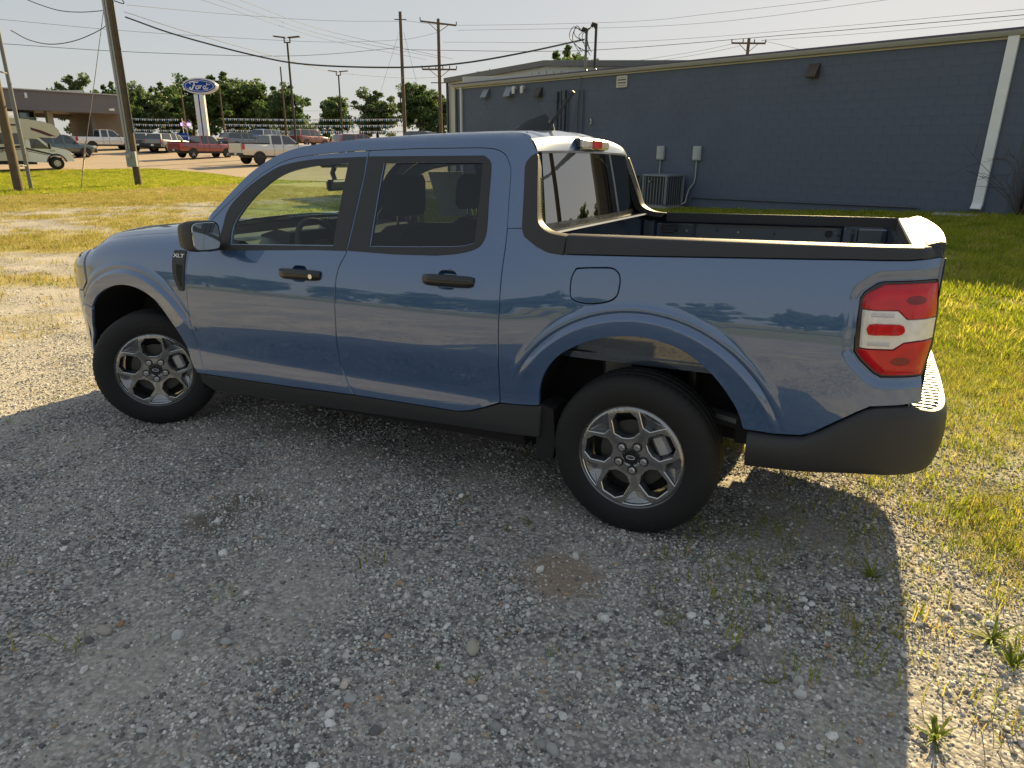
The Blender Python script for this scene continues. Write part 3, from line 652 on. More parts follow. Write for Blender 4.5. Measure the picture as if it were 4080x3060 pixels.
rv = MB(); rv.box((2.26, -.05, 1.425), (.035, .26, .068), rz=.25, ch=.015); rv.tube([(2.27, -.05, 1.44), (2.29, -.05, 1.50), (2.27, -.05, 1.535)], .016, 8); rv.box((2.24, -.05, 1.545), (.12, .22, .03), ch=.01)
rv.build('rear_view_mirror', GLOSSB, truck)
MB().loft([[(1.70, -fW(1.70, z) + .012, z), (1.97, -fW(1.97, z) + .012, z), (1.97, -fW(1.97, z) + .014, z), (1.70, -fW(1.70, z) + .014, z)] for z in (1.20, 1.30, 1.40, 1.50)]).build('window_sticker', mat('sticker_paper', (.80, .82, .78), .8, var=.1, scale=25), truck)
# --- door mirror
for sd in (1, -1):
    m_ = MB(); rings = []
    for t, sx, sz in ((0, .5, .55), (.03, .82, .85), (.12, 1, 1), (.19, 1, 1), (.215, .96, .96)):
        ring = []
        for a in np.linspace(0, 2 * PI, 20, endpoint=False):
            ca, sa_ = math.cos(a), math.sin(a); e = .42
            yy_ = math.copysign(abs(ca) ** e, ca) * .078 * sx; zz_ = math.copysign(abs(sa_) ** e, sa_) * .078 * sz
            ring.append((2.395 - t * .6 + yy_ * .25, sd * (.988 + yy_), 1.194 + zz_))
        rings.append(ring)
    m_.loft(rings); mo_ = m_.build('door_mirror', BLACK, truck, 50)
    g = MB(); rr = []
    for x_, k in ((2.2655, .90), (2.2625, .86)):
        rr.append([(x_ + math.copysign(abs(math.cos(a)) ** .42, math.cos(a)) * .078 * k * .25, sd * (.988 + math.copysign(abs(math.cos(a)) ** .42, math.cos(a)) * .078 * k), 1.194 + math.copysign(abs(math.sin(a)) ** .42, math.sin(a)) * .078 * k) for a in np.linspace(0, 2 * PI, 20, endpoint=False)])
    g.loft(rr); g.build('mirror_glass', mat('mirror_silver', (.42, .46, .50), .03, 1.0, var=.02), mo_)
    MB().tube([(2.33, sd * .86, 1.135), (2.36, sd * .90, 1.13), (2.37, sd * .95, 1.14)], .028, 8).build('mirror_arm', BLACK, mo_)
# ================================================================== wheels
RUB = mat('tyre_rubber', (.0095, .0095, .010), .72, var=.15, scale=40, bump=.0006, bscale=200)
ALLOY = mat('grey_alloy', (.36, .355, .345), .26, .85, coat=.6, var=.05)
PKT = mat('dark_alloy_pocket', (.17, .175, .19), .30, .8, coat=.6, var=.06)
def make_tyre(R=.357, w=.222, rin=.228, n=216, y0=0.0):
    # (radius, y) from outer bead over the tread to the inner bead; y=0 is the outer face plane
    prof = [(rin - .004, -.012), (rin, -.002), (rin + .012, .004), (rin + .03, .008), (rin + .055, .010), (R - .062, .009), (R - .045, .006), (R - .028, -.001), (R - .014, -.011), (R - .006, -.020), (R - .001, -.034),
            (R, -.052), (R - .007, -.054), (R - .007, -.060), (R, -.062), (R + .001, -.094), (R - .006, -.096), (R - .006, -.103), (R + .001, -.105), (R, -.137), (R - .007, -.139), (R - .007, -.145), (R, -.147),
            (R - .001, -.168), (R - .006, -.18), (R - .016, -.19), (R - .05, -.206), (rin + .03, -.206), (rin, -.195), (rin - .01, -.18)]
    V = []; k = len(prof)
    for i in range(n):
        a = 2 * PI * i / n
        for j, (r, y) in enumerate(prof):
            if 8 <= j <= 11 and i % 3 == 0: r = r - (.0035 if j > 8 else .0015)
            if 22 <= j <= 24 and i % 3 == 0: r = r - .0035
            V.append((r * math.cos(a), y + y0, r * math.sin(a)))
    F = [(i * k + j, ((i + 1) % n) * k + j, ((i + 1) % n) * k + j + 1, i * k + j + 1) for i in range(n) for j in range(k - 1)]
    return V, F
def arc_text(body, size, r, a0, y, up=1):
    tv, tf = text_mesh(body, size, .0006)
    V = []
    for x_, y_, z_ in tv:
        a = a0 + x_ / r * up; rr = r + y_ * up
        V.append((-rr * math.sin(a), y + z_, rr * math.cos(a)))     # seen from +y with -x to the right
    return V, tf
def make_wheel():
    w = empty('wheel', parent=truck)
    V, F = make_tyre(); ty = MB().add(V, F).build('tyre', RUB, w, 35)
    LET = mat('tyre_lettering', (.022, .022, .023), .5)
    for body, a0 in (('Continental', -.35), ('Continental', PI - .35)):
        # angles run clockwise seen from outside
        tv, tf = arc_text(body, .034, .292, -a0 - .5, .0105)
        tv = [(-x, y, z) for x, y, z in tv]
        tv = [(-x, y, z) for x, y, z in tv]
        mesh('sidewall_lettering', tv, tf, LET, ty)
    R = .224; ph0 = math.radians(101)
    def P2(r, a): return (r * math.cos(a), r * math.sin(a))
    holes = []
    for k in range(5):
        a = ph0 + k * 2 * PI / 5
        def loc(u, v, a=a): return (u * math.cos(a) - v * math.sin(a), u * math.sin(a) + v * math.cos(a))
        holes.append([loc(*q) for q in ((.089, -.025), (.110, -.053), (.170, -.054), (.199, -.029), (.199, .029), (.170, .054), (.110, .053), (.089, .025), (.085, 0))])
        b = a + PI / 5
        def loc2(u, v, a=b): return (u * math.cos(a) - v * math.sin(a), u * math.sin(a) + v * math.cos(a))
        holes.append([loc2(*q) for q in ((.150, -.015), (.202, -.060), (.209, -.030), (.211, 0), (.209, .030), (.202, .060), (.150, .015))])
    outer = [P2(R, t) for t in np.linspace(0, 2 * PI, 96, endpoint=False)]
    def dep(x, z):
        r = np.hypot(x, z); a = np.arctan2(z, x); d = np.interp(r, [0, .034, .040, .075, .12, .17, .205, .216, .224], [-.016, -.016, -.010, -.012, -.006, .0, .002, .001, -.006])
        k = np.abs(((a - ph0 - PI / 5 + PI / 5) % (2 * PI / 5)) - PI / 5); v = r * np.sin(k)
        return d
    O = ccw(np.array(outer)); H = [ccw(dense(h, .008)) for h in holes]
    P, Fc = fill(O, [inset(h, -.003) for h in H], .007)
    y = dep(P[:, 0], P[:, 1]); V = [(-p[0], q, p[1]) for p, q in zip(P, y)]   # angle from the rear
    rim = MB().add(V, Fc); n0 = None
    # rounded edge of each opening
    for h in H:
        h0 = inset(h, -.003); nn = len(h)
        y0 = dep(h0[:, 0], h0[:, 1])
        rim.loft([[(-p[0], q, p[1]) for p, q in zip(h0, y0)], [(-p[0], q - .004, p[1]) for p, q in zip(h, y0)]], True, False)
    rm = rim.build('rim', ALLOY, w, 24)
    eg = MB()
    for h in H:
        h0 = inset(h, -.0034); h1 = inset(h, -.0008); y0 = dep(h0[:, 0], h0[:, 1]) + .0006
        eg.loft([[(-p[0], q, p[1]) for p, q in zip(h0, y0)], [(-p[0], q - .0025, p[1]) for p, q in zip(h1, y0)]], True, False)
    eg.build('edge_highlight', mat('highlight_alloy', (.62, .61, .59), .2, .9, var=.03), rm, 0)  # brighter alloy on the bevels paints their edge highlight
    for k in range(5):
        a = ph0 + PI / 5 + k * 2 * PI / 5; ch_ = []
        for u_, v_ in ((.080, -.010), (.138, -.015), (.138, .015), (.080, .010)):
            ch_.append((u_ * math.cos(a) - v_ * math.sin(a), u_ * math.sin(a) + v_ * math.cos(a)))
        yc = [float(dep(np.array(p[0]), np.array(p[1]))) for p in ch_]
        MB().loft([[(-p[0], q + .0004, p[1]) for p, q in zip(ch_, yc)], [(-p[0], q - .004, p[1]) for p, q in zip(ch_, yc)]]).build('spoke_channel', mat('channel_alloy', (.25, .25, .26), .25, .8, coat=.5, var=.05), rm, 0)
        MB().cyl((-.057 * math.cos(math.radians(-9 + 72 * k)), -.0115, .057 * math.sin(math.radians(-9 + 72 * k))), .0215, .006, 20, 'y').build('nut_shade_disc', GLOSSB, rm)  # flat black disc: the shade of a recess painted round each nut
    pk = MB()
    for h in H:
        y0 = dep(h[:, 0], h[:, 1]); c = h.mean(0); hb = c + (h - c) * .90
        pk.loft([[(-p[0], q - .004, p[1]) for p, q in zip(h, y0)], [(-p[0], -.040, p[1]) for p in hb]], True, False)
    pk.build('rim_pocket', PKT, rm, 30)
    for k in range(5):     # the pockets at the rim are closed by a sloping floor
        h = H[2 * k + 1]; rr_ = np.hypot(h[:, 0], h[:, 1]); c = h.mean(0)
        fl_ = [(-p[0], float(np.interp(q, [.15, .205], [-.034, -.012])), p[1]) for p, q in zip(c + (h - c) * .97, rr_)]
        MB().add([(-c[0], -.026, c[1])] + fl_, [(0, i + 1, (i + 1) % len(fl_) + 1) for i in range(len(fl_))]).build('pocket_floor', mat('skylit_pocket_alloy', (.26, .265, .28), .25, .85, coat=.6, var=.05), rm, 0)  # paler bluish alloy: skylight on the slope is put into the colour
    lp = MB(); pr = [(.224, -.006), (.229, -.001), (.232, -.006), (.231, -.014), (.214, -.022), (.205, -.05), (.20, -.13), (.215, -.17), (.225, -.19)]
    n = 72; V = [(r * math.cos(2 * PI * i / n), y, r * math.sin(2 * PI * i / n)) for i in range(n) for r, y in pr]; k = len(pr)
    lp.add(V, [(i * k + j, ((i + 1) % n) * k + j, ((i + 1) % n) * k + j + 1, i * k + j + 1) for i in range(n) for j in range(k - 1)]); lp.build('rim_barrel', PKT, rm, 35)
    cc = MB(); cc.cyl((0, -.012, 0), .031, .010, 24, 'y'); cap = cc.build('centre_cap', GLOSSB, rm)
    ov = MB(); ov.tube([(.018 * math.cos(a), -.0065, .008 * math.sin(a)) for a in np.linspace(0, 2 * PI, 25)], .0012, 5, False); ov.build('cap_oval', CHROME, cap)
    tv, tf = text_mesh('Ford', .013, .0006, .25); mesh('cap_lettering', [(-x, -.0066 + z, y) for x, y, z in tv], tf, CHROME, cap)
    for k in range(5):
        a = math.radians(-9 + 72 * k); nx, nz = -.057 * math.cos(a), .057 * math.sin(a)
        nu = MB(); nu.cyl((nx, -.010, nz), .0165, .012, 6, 'y'); nu.cyl((nx, -.004, nz), .0125, .016, 12, 'y', .009); nu.build('lug_nut', CHROME, rm, 25)
    dk = MB(); dk.cyl((0, -.075, 0), .150, .022, 48, 'y'); dk.cyl((0, -.055, 0), .085, .04, 32, 'y'); dk.build('brake_disc', mat('brake_iron', (.10, .098, .095), .5, .7, var=.2), w)
    MB().cyl((0, -.105, 0), .195, .012, 40, 'y').build('dust_shield', DARK, w)
    ca = MB(); a = math.radians(28); ca.box((-.135 * math.cos(a), -.07, .135 * math.sin(a)), (.06, .075, .10), ch=.012, M=Matrix.Rotation(a, 3, 'Y')); ca.build('brake_caliper', mat('caliper_metal', (.62, .62, .63), .35, .6, var=.2), w)
    return w
wh = make_wheel()
KP = .78; ST = .671
wh.location = (0, .905, .355)
w2 = copy_tree(wh, truck); w2.location = (3.076 - .125 * math.sin(ST), KP + .125 * math.cos(ST), .355); w2.rotation_euler = (0, math.radians(20), 0)
w2.rotation_euler = (Matrix.Rotation(ST, 3, 'Z') @ Matrix.Rotation(math.radians(-11), 3, 'Y')).to_euler()
w3 = copy_tree(wh, truck); w3.location = (0, -.905, .355); w3.rotation_euler = (0, 0, PI)
w4 = copy_tree(wh, truck); w4.location = (3.076 + .10 * math.sin(ST * .85), -KP - .125 * math.cos(ST * .85), .355); w4.rotation_euler = (0, 0, PI + ST * .85)
# ================================================================== ground
def vnoise(x, y, s=1.0, seed=0):
    """smooth value noise, 0..1"""
    x = np.asarray(x, float) / s + seed * 17.3; y = np.asarray(y, float) / s - seed * 9.1
    xi = np.floor(x).astype(int); yi = np.floor(y).astype(int); fx = x - xi; fy = y - yi
    def h(a, b):
        n = (a * 374761393 + b * 668265263 + seed * 1442695) & 0x7fffffff; n = ((n ^ (n >> 13)) * 1274126177) & 0x7fffffff
        return ((n ^ (n >> 16)) & 0xffff) / 65535.0
    u = fx * fx * (3 - 2 * fx); v = fy * fy * (3 - 2 * fy)
    return (h(xi, yi) * (1 - u) + h(xi + 1, yi) * u) * (1 - v) + (h(xi, yi + 1) * (1 - u) + h(xi + 1, yi + 1) * u) * v
LOT = [(48.6, -12), (48.1, -22.5), (46.0, -26.5), (43.0, -29.5), (36.8, -28.7), (31.9, -27.0), (27, -26), (22, -28), (19, -36), (20, -120), (60, -170), (190, -170), (190, -12)]
def zones(x, y):
    """amount of green and of dry grass"""
    x = np.asarray(x, float); y = np.asarray(y, float)
    s = .894 * x - .447 * y; n1 = vnoise(x, y, 1.7, 1); n2 = vnoise(x, y, .6, 2); n3 = vnoise(x, y, 5.0, 3)
    lawn_s = 29.5 + 4.5 * sm(-12, -22, y)
    lawn = sm(-.7, .7, s - lawn_s + 1.5 * (n1 - .5))
    dry = sm(-.6, .8, s - 23.0 + 1.2 * (n1 - .5)) * (1 - lawn) * (.65 + .5 * n3)
    dry = dry + .85 * sm(10.5, 13, s + 2 * (n1 - .5)) * (1 - sm(15.6, 17.2, s + 2 * (n2 - .5))) * (.25 + 1.0 * n1)
    dry = dry + .85 * sm(4.2, 9, s) * sm(.36, .72, n2 * .6 + n1 * .4) * (1 - sm(21, 23, s))
    # beside and behind the truck
    back = sm(-1.6, -4.6, y + .9 * (n1 - .5) + .55 * (x - 1)) * (1 - sm(19, 22, s + 2 * (n1 - .5)))
    right = sm(3.2, -4.2, y) * sm(-.4, -1.5, x) * (.42 + .8 * n1) + .25 * sm(.6, -3, y) * sm(.2, -1, x)
    right = right + .50 * sm(1.7, .0, y) * sm(.25, -.5, x) * sm(.3, .8, n2)
    green = np.clip(lawn + np.maximum(back, right), 0, 1)
    behind = sm(15, 19, y + 2 * (n3 - .5)); green = np.maximum(green, behind * .9)
    return np.clip(green, 0, 1), np.clip(dry * (1 - green), 0, 1)
gx = np.unique(np.concatenate([np.linspace(-900, -60, 16), np.linspace(-60, -12, 25), np.arange(-12, 40, .5), np.linspace(40, 130, 46), np.linspace(130, 900, 20)]))
gy = np.unique(np.concatenate([np.linspace(-900, -140, 18), np.linspace(-140, -40, 50), np.arange(-40, 14, .5), np.linspace(14, 90, 24), np.linspace(90, 900, 16)]))
GX, GY = np.meshgrid(gx, gy, indexing='ij'); GZ = T(GX, GY)
na, nb = len(gx), len(gy); I = np.arange(na * nb).reshape(na, nb)
Fq = np.stack([I[:-1, :-1], I[1:, :-1], I[1:, 1:], I[:-1, 1:]], -1).reshape(-1, 4)
gme = bpy.data.meshes.new('ground'); gme.from_pydata(np.stack([GX, GY, GZ], -1).reshape(-1, 3).tolist(), [], Fq.tolist()); gme.shade_smooth()
zg, zd = zones(GX.ravel(), GY.ravel())
for nm, arr in (('green', zg), ('dry', zd)):
    a_ = gme.attributes.new(nm, 'FLOAT', 'POINT'); a_.data.foreach_set('value', arr.astype(np.float32))
m, t_, b_ = nmat('gravel_ground'); N = t_.nodes; L = t_.links
tc = N.new('ShaderNodeTexCoord')
def node(ty, **kw):
    n_ = N.new(ty)
    for k, v in kw.items():
        if k in n_.inputs: n_.inputs[k].default_value = v
        else: setattr(n_, k, v)
    return n_
def ramp(pts, src, cm='LINEAR'):
    r = N.new('ShaderNodeValToRGB'); r.color_ramp.interpolation = cm; e = r.color_ramp.elements
    while len(e) < len(pts): e.new(.5)
    for q, (p, c) in zip(e, pts): q.position = p; q.color = (*c, 1)
    L.new(src, r.inputs[0]); return r.outputs[0]
def mixc(f, a, b):
    x = N.new('ShaderNodeMix'); x.data_type = 'RGBA'
    if isinstance(f, float): x.inputs[0].default_value = f
    else: L.new(f, x.inputs[0])
    for i, s_ in ((6, a), (7, b)):
        if isinstance(s_, tuple): x.inputs[i].default_value = (*s_, 1)
        else: L.new(s_, x.inputs[i])
    return x.outputs[2]
def math_(op, a, b):
    x = N.new('ShaderNodeMath'); x.operation = op
    for i, s_ in ((0, a), (1, b)):
        if isinstance(s_, (int, float)): x.inputs[i].default_value = s_
        else: L.new(s_, x.inputs[i])
    return x.outputs[0]
v1 = node('ShaderNodeTexVoronoi', Scale=78.0); L.new(tc.outputs['Object'], v1.inputs['Vector'])
v2 = node('ShaderNodeTexVoronoi', Scale=46.0); L.new(tc.outputs['Object'], v2.inputs['Vector'])
no1 = node('ShaderNodeTexNoise', Scale=1.3, Detail=6.0, Roughness=.62); L.new(tc.outputs['Object'], no1.inputs['Vector'])
no2 = node('ShaderNodeTexNoise', Scale=14.0, Detail=5.0); L.new(tc.outputs['Object'], no2.inputs['Vector'])
no3 = node('ShaderNodeTexNoise', Scale=.35, Detail=3.0); L.new(tc.outputs['Object'], no3.inputs['Vector'])
sx = N.new('ShaderNodeSeparateColor'); L.new(v1.outputs['Color'], sx.inputs[0])
stones = ramp([(0, (.12, .115, .11)), (.3, (.25, .24, .225)), (.55, (.39, .375, .345)), (.8, (.51, .485, .435)), (.93, (.68, .65, .60)), (1, (.44, .30, .19))], sx.outputs[0])
dust = mixc(no2.outputs['Fac'], (.42, .385, .335), (.55, .505, .44))
dm = ramp([(.42, (0, 0, 0)), (.60, (1, 1, 1))], no1.outputs['Fac'])
crev_shade = ramp([(.0, (1, 1, 1)), (.55, (.80, .80, .80)), (.9, (.35, .35, .36))], v1.outputs['Distance'])  # darkens the gaps between stones: their shade is put into the colour
mu_ = N.new('ShaderNodeMix'); mu_.data_type = 'RGBA'; mu_.blend_type = 'MULTIPLY'; mu_.inputs[0].default_value = 1.0; L.new(stones, mu_.inputs[6]); L.new(crev_shade, mu_.inputs[7])
col = mixc(math_('MULTIPLY', dm, .58), mu_.outputs[2], dust)
gr = N.new('ShaderNodeAttribute'); gr.attribute_name = 'green'; dr = N.new('ShaderNodeAttribute'); dr.attribute_name = 'dry'
edge = math_('ADD', no2.outputs['Fac'], -.5)
gf = ramp([(.30, (0, 0, 0)), (.66, (1, 1, 1))], math_('ADD', gr.outputs['Fac'], math_('MULTIPLY', edge, .55)))
df = ramp([(.22, (0, 0, 0)), (.70, (1, 1, 1))], math_('ADD', dr.outputs['Fac'], math_('MULTIPLY', edge, .6)))
dryc = mixc(no2.outputs['Fac'], (.30, .25, .09), (.44, .38, .15))
grec = mixc(no2.outputs['Fac'], (.15, .17, .025), (.30, .29, .06))
col = mixc(math_('MULTIPLY', df, .85), col, dryc); col = mixc(math_('MULTIPLY', gf, .92), col, grec)
for sx_, sy_, sr_, scol in ((1.751, 1.410, .13, (.115, .092, .065)), (1.698, 1.617, .13, (.13, .108, .08)), (0.134, 1.329, .16, (.33, .24, .17))):   # damp and rusty stains
    vd = N.new('ShaderNodeVectorMath'); vd.operation = 'DISTANCE'; L.new(tc.outputs['Object'], vd.inputs[0]); vd.inputs[1].default_value = (sx_, sy_, Tz(sx_, sy_))
    sf_ = ramp([(.30, (1, 1, 1)), (.62, (0, 0, 0))], math_('ADD', math_('MULTIPLY', vd.outputs['Value'], .5 / sr_), math_('MULTIPLY', edge, .55)))
    col = mixc(math_('MULTIPLY', sf_, .8), col, scol)
L.new(col, b_.inputs['Base Color']); b_.inputs['Roughness'].default_value = .93; b_.inputs['Specular IOR Level'].default_value = .2
h = math_('MULTIPLY', math_('SUBTRACT', 1.0, v1.outputs['Distance']), .006)
h = math_('ADD', h, math_('MULTIPLY', v2.outputs['Distance'], -.005)); no4 = node('ShaderNodeTexNoise', Scale=160.0, Detail=2.0); L.new(tc.outputs['Object'], no4.inputs['Vector'])
h = math_('ADD', h, math_('MULTIPLY', no4.outputs['Fac'], .004)); h = math_('ADD', h, math_('MULTIPLY', no2.outputs['Fac'], .014)); h = math_('ADD', h, math_('MULTIPLY', no1.outputs['Fac'], .05))
bp_ = N.new('ShaderNodeBump'); bp_.inputs['Distance'].default_value = 1.0; bp_.inputs['Strength'].default_value = .55
L.new(h, bp_.inputs['Height']); L.new(bp_.outputs[0], b_.inputs['Normal'])
gme.materials.append(m); go = bpy.data.objects.new('ground', gme); link(go); tag(go, 'grey limestone gravel and dirt ground running into grass', kind='structure')
# --- concrete car park
m, t_, b_ = nmat('tan_concrete'); N = t_.nodes; L = t_.links; tc = N.new('ShaderNodeTexCoord')
no1 = node('ShaderNodeTexNoise', Scale=.5, Detail=8.0, Roughness=.7); L.new(tc.outputs['Object'], no1.inputs['Vector'])
no2 = node('ShaderNodeTexNoise', Scale=.07, Detail=4.0); L.new(tc.outputs['Object'], no2.inputs['Vector'])
c1 = mixc(no1.outputs['Fac'], (.30, .225, .155), (.43, .335, .245)); c1 = mixc(math_('MULTIPLY', no2.outputs['Fac'], .5), c1, (.33, .27, .21))
bk = node('ShaderNodeTexBrick', **{'Scale': .18, 'Mortar Size': .006, 'Color1': (1, 1, 1, 1), 'Color2': (.93, .93, .93, 1), 'Mortar': (.55, .52, .5, 1)}); bk.offset = 0
L.new(tc.outputs['Object'], bk.inputs['Vector'])
mu = N.new('ShaderNodeMix'); mu.data_type = 'RGBA'; mu.blend_type = 'MULTIPLY'; mu.inputs[0].default_value = 1.0; L.new(c1, mu.inputs[6]); L.new(bk.outputs['Color'], mu.inputs[7])
L.new(mu.outputs[2], b_.inputs['Base Color']); b_.inputs['Roughness'].default_value = .85
P, Fc = fill(ccw(dense(LOT, 2.0)), [], 2.5)
lo_ = mesh('parking_lot', np.stack([P[:, 0], P[:, 1], T(P[:, 0], P[:, 1]) + .035], 1), Fc, m, None, 60); tag(lo_, 'tan concrete dealership parking lot', kind='structure')
bm_ = bmesh.new(); bm_.from_mesh(lo_.data); bmesh.ops.recalc_face_normals(bm_, faces=bm_.faces)
if bm_.faces and sum(f_.normal.z for f_ in list(bm_.faces)[:50]) < 0: bmesh.ops.reverse_faces(bm_, faces=bm_.faces)
bm_.to_mesh(lo_.data); bm_.free()
rd = MB(); rd.loft([[(x, y0, Tz(x, y0) + .03), (x, y0 + 7.5, Tz(x, y0 + 7.5) + .03)] for x, y0 in [(xx, 27.0) for xx in np.linspace(-160, 160, 60)]], False)
tag(rd.build('road', mat('asphalt', (.055, .055, .056), .9, var=.2, scale=3, bump=.004, bscale=60), None), 'grey asphalt road behind the photographer', kind='structure')
# ================================================================== block building
BR = -0.38374; BB = (-2.957, -15.313, 0.0)
BLUE = mat('blue_grey_masonry_paint', (.100, .127, .185), .66, var=.17, scale=.8, bump=.0016, bscale=60, coord='Object', detail=9.0)
WHITE = mat('white_painted_metal', (.62, .64, .66), .45, var=.07, scale=6)
bld = thing('block_building', 'long windowless building of blue-grey painted concrete block with pale gutter', 'building', BB, BR)
S0, S1, Z0, Z1 = -.56, 19.10, -.45, 3.87
wl_ = MB(); wl_.box(((S0 + S1) / 2, -.13, (Z0 + Z1) / 2), (S1 - S0, .246, Z1 - Z0)); wl_.box((S0 + .12, -5.2, (Z0 + Z1) / 2), (.24, 9.9, Z1 - Z0)); wl_.box((S1 - .12, -5.2, (Z0 + Z1) / 2), (.24, 9.9, Z1 - Z0)); wl_.box(((S0 + S1) / 2, -10.2, (Z0 + Z1) / 2), (S1 - S0, .24, Z1 - Z0))
core = wl_.build('wall', BLUE, bld, 0)
bw, bh_ = .4064, .2032
def block_mesh(w):
    a, b, e, d = w / 2 - .0012, bh_ / 2 - .0010, .0025, .0020
    V = [(-a, -.0060, -b), (a, -.0060, -b), (a, -.0060, b), (-a, -.0060, b), (-a, d - .0012, -b), (a, d - .0012, -b), (a, d - .0012, b), (-a, d - .0012, b), (-a + e, d, -b + e), (a - e, d, -b + e), (a - e, d, b - e), (-a + e, d, b - e)]
    F = []
    for r in (0, 4):
        for k in range(4): F.append((r + k, r + (k + 1) % 4, r + 4 + (k + 1) % 4, r + 4 + k))
    F.append((8, 9, 10, 11)); return V, F
bme = {}
for key, w_ in (('full', bw), ('half', bw / 2)):
    V, F = block_mesh(w_); mb = MB().add(V, F); o = mb.build('block', BLUE, bld, 0); bme[key] = o.data; bpy.data.objects.remove(o)
blocks = []
nrow = int((Z1 - Z0) / bh_)
for r in range(nrow + 1):
    z = Z0 + bh_ * (r + .5)
    if z + bh_ / 2 > Z1 + .001: continue
    x = S0
    if r % 2: blocks.append((x + bw / 4, z, 'half')); x += bw / 2
    while x + bw <= S1 + .01: blocks.append((x + bw / 2, z, 'full')); x += bw
near = sorted([b for b in blocks if b[1] > .25], key=lambda b: b[0])[:290]
nset = set(near); rest = MB()
vf = {k: ([v.co[:] for v in me_.vertices], [tuple(p.vertices) for p in me_.polygons]) for k, me_ in bme.items()}
for b in blocks:
    jit = random.uniform(-.0006, .0006)
    if b in nset:
        o = obj_from('block', bme[b[2]], core, (b[0], jit, b[1]))
    else:
        V, F = vf[b[2]]; rest.add([(b[0] + v[0], v[1] + jit, b[1] + v[2]) for v in V], F)
ro = rest.build('block_courses', BLUE, core, 0, fix=False); ro['kind'] = 'stuff'
# roof, gutter, trim
ROOF = mat('grey_metal_roof', (.20, .19, .20), .45, .4, var=.15, scale=1.5)
rf_ = MB(); rf_.loft([[(s_, .06, 4.02), (s_, -5.2, 4.42), (s_, -10.6, 4.0), (s_, -10.6, 3.96), (s_, -5.2, 4.38), (s_, .05, 3.975)] for s_ in (-1.9, 19.25)]); roofo = rf_.build('roof', ROOF, bld, 20)
for k in range(34): MB().loft([[(-1.6 + k * .61 + q, .055, 4.02 + h_), (-8.9 + k * .61 + q, -5.2, 4.42 + h_)] for q, h_ in ((-.02, 0), (-.008, .028), (.008, .028), (.02, 0))], False).build('roof_rib', ROOF, roofo, 0)
de = MB(); de.box((8.68, .035, 4.03), (21.2, .10, .05)); de.build('drip_edge', mat('dark_purple_trim', (.10, .085, .13), .5), roofo)
gp = [(.008, 3.90), (.07, 3.885), (.115, 3.905), (.125, 3.94), (.14, 3.975), (.14, 4.0), (.13, 4.0), (.125, 3.98), (.015, 3.98)]
gu = MB(); gu.loft([[(s_, a, b) for a, b in gp] for s_ in (-1.95, 0, 6, 12, 19.18)]); gu.build('gutter', mat('grey_gutter', (.36, .37, .36), .42, .1, var=.08, scale=4), bld, 25)
fa = MB(); fa.box((8.68, .012, 3.875), (21.2, .03, .05)); fa.build('fascia_board', mat('cream_trim', (.62, .57, .45), .6), bld)
def downspout(s_, name, mt, w, dpt, kick=True):
    d_ = MB(); hw, hd = w / 2, dpt
    pts = [(.010, 3.93), (.010, .62), (.02, .50), (.10, .40)] if kick else [(.010, 3.93), (.010, -.1)]
    rings = []
    for o_, z_ in pts:
        rings.append([(s_ - hw, o_, z_), (s_ + hw, o_, z_), (s_ + hw, o_ + hd, z_ + (.03 if z_ < .55 else 0)), (s_ - hw, o_ + hd, z_ + (.03 if z_ < .55 else 0))])
    d_.loft(rings, True, False)
    return d_.build(name, mt, bld, 20)
downspout(-.02, 'downspout', mat('white_downspout', (.86, .88, .90), .45, var=.06, scale=3), .20, .09)
downspout(18.72, 'downspout', WHITE, .10, .08, False)
co = MB(); co.box((19.12, -.10, 1.73), (.10, .28, 4.30)); co.build('corner_trim', mat('dark_trim', (.07, .08, .10), .5), bld)
# exhaust hoods, bent pipes, louvre, conduits on the wall
HOODG = mat('galvanised_hood', (.28, .31, .34), .4, .6, var=.25, scale=9); HOODB = mat('brown_hood', (.085, .065, .055), .5, .3, var=.2)
for s_, z_, w_, h_, mt in ((17.15, 3.60, .34, .30, HOODG), (15.80, 3.60, .36, .34, HOODG), (14.22, 3.50, .30, .32, HOODB), (4.19, 3.53, .27, .32, HOODB)):
    hd = MB(); a, b = w_ / 2, h_ / 2
    hd.add([(s_ - a, .01, z_ + b), (s_ + a, .01, z_ + b), (s_ + a, .01, z_ - b), (s_ - a, .01, z_ - b), (s_ - a, .05, z_ + b), (s_ + a, .05, z_ + b), (s_ + a, .22, z_ - b * .75), (s_ - a, .22, z_ - b * .75), (s_ + a, .22, z_ - b), (s_ - a, .22, z_ - b)],
           [(0, 1, 5, 4), (4, 5, 6, 7), (7, 6, 8, 9), (0, 4, 7, 9, 3), (1, 2, 8, 6, 5)])
    ho = hd.build('exhaust_hood', mt, bld, 0)
    MB().box((s_, .10, z_ - b + .03), (w_ - .04, .16, .02)).build('hood_opening', DARK, ho)
for s_, dx in ((15.48, -.12), (15.02, -.10)):
    MB().tube([(s_, .0, 3.70), (s_, .10, 3.72), (s_ + dx * .3, .17, 3.70), (s_ + dx * .5, .19, 3.62), (s_ + dx * .5, .19, 3.50)], .062, 12).build('bent_vent_pipe', mat('white_pvc', (.70, .70, .66), .4), bld)
lv = MB(); a0, a1, c0, c1_ = 10.23, 10.65, 3.47, 3.80
for q in ((a0 + .02, (c0 + c1_) / 2, .05, c1_ - c0), (a1 - .02, (c0 + c1_) / 2, .05, c1_ - c0), ((a0 + a1) / 2, c0 + .02, a1 - a0 - .09, .05), ((a0 + a1) / 2, c1_ - .02, a1 - a0 - .09, .05)): lv.box((q[0], .025, q[1]), (q[2], .04, q[3]))
lvo = lv.build('louvre_vent', mat('cream_vent', (.60, .58, .50), .5, var=.1), bld, 0)
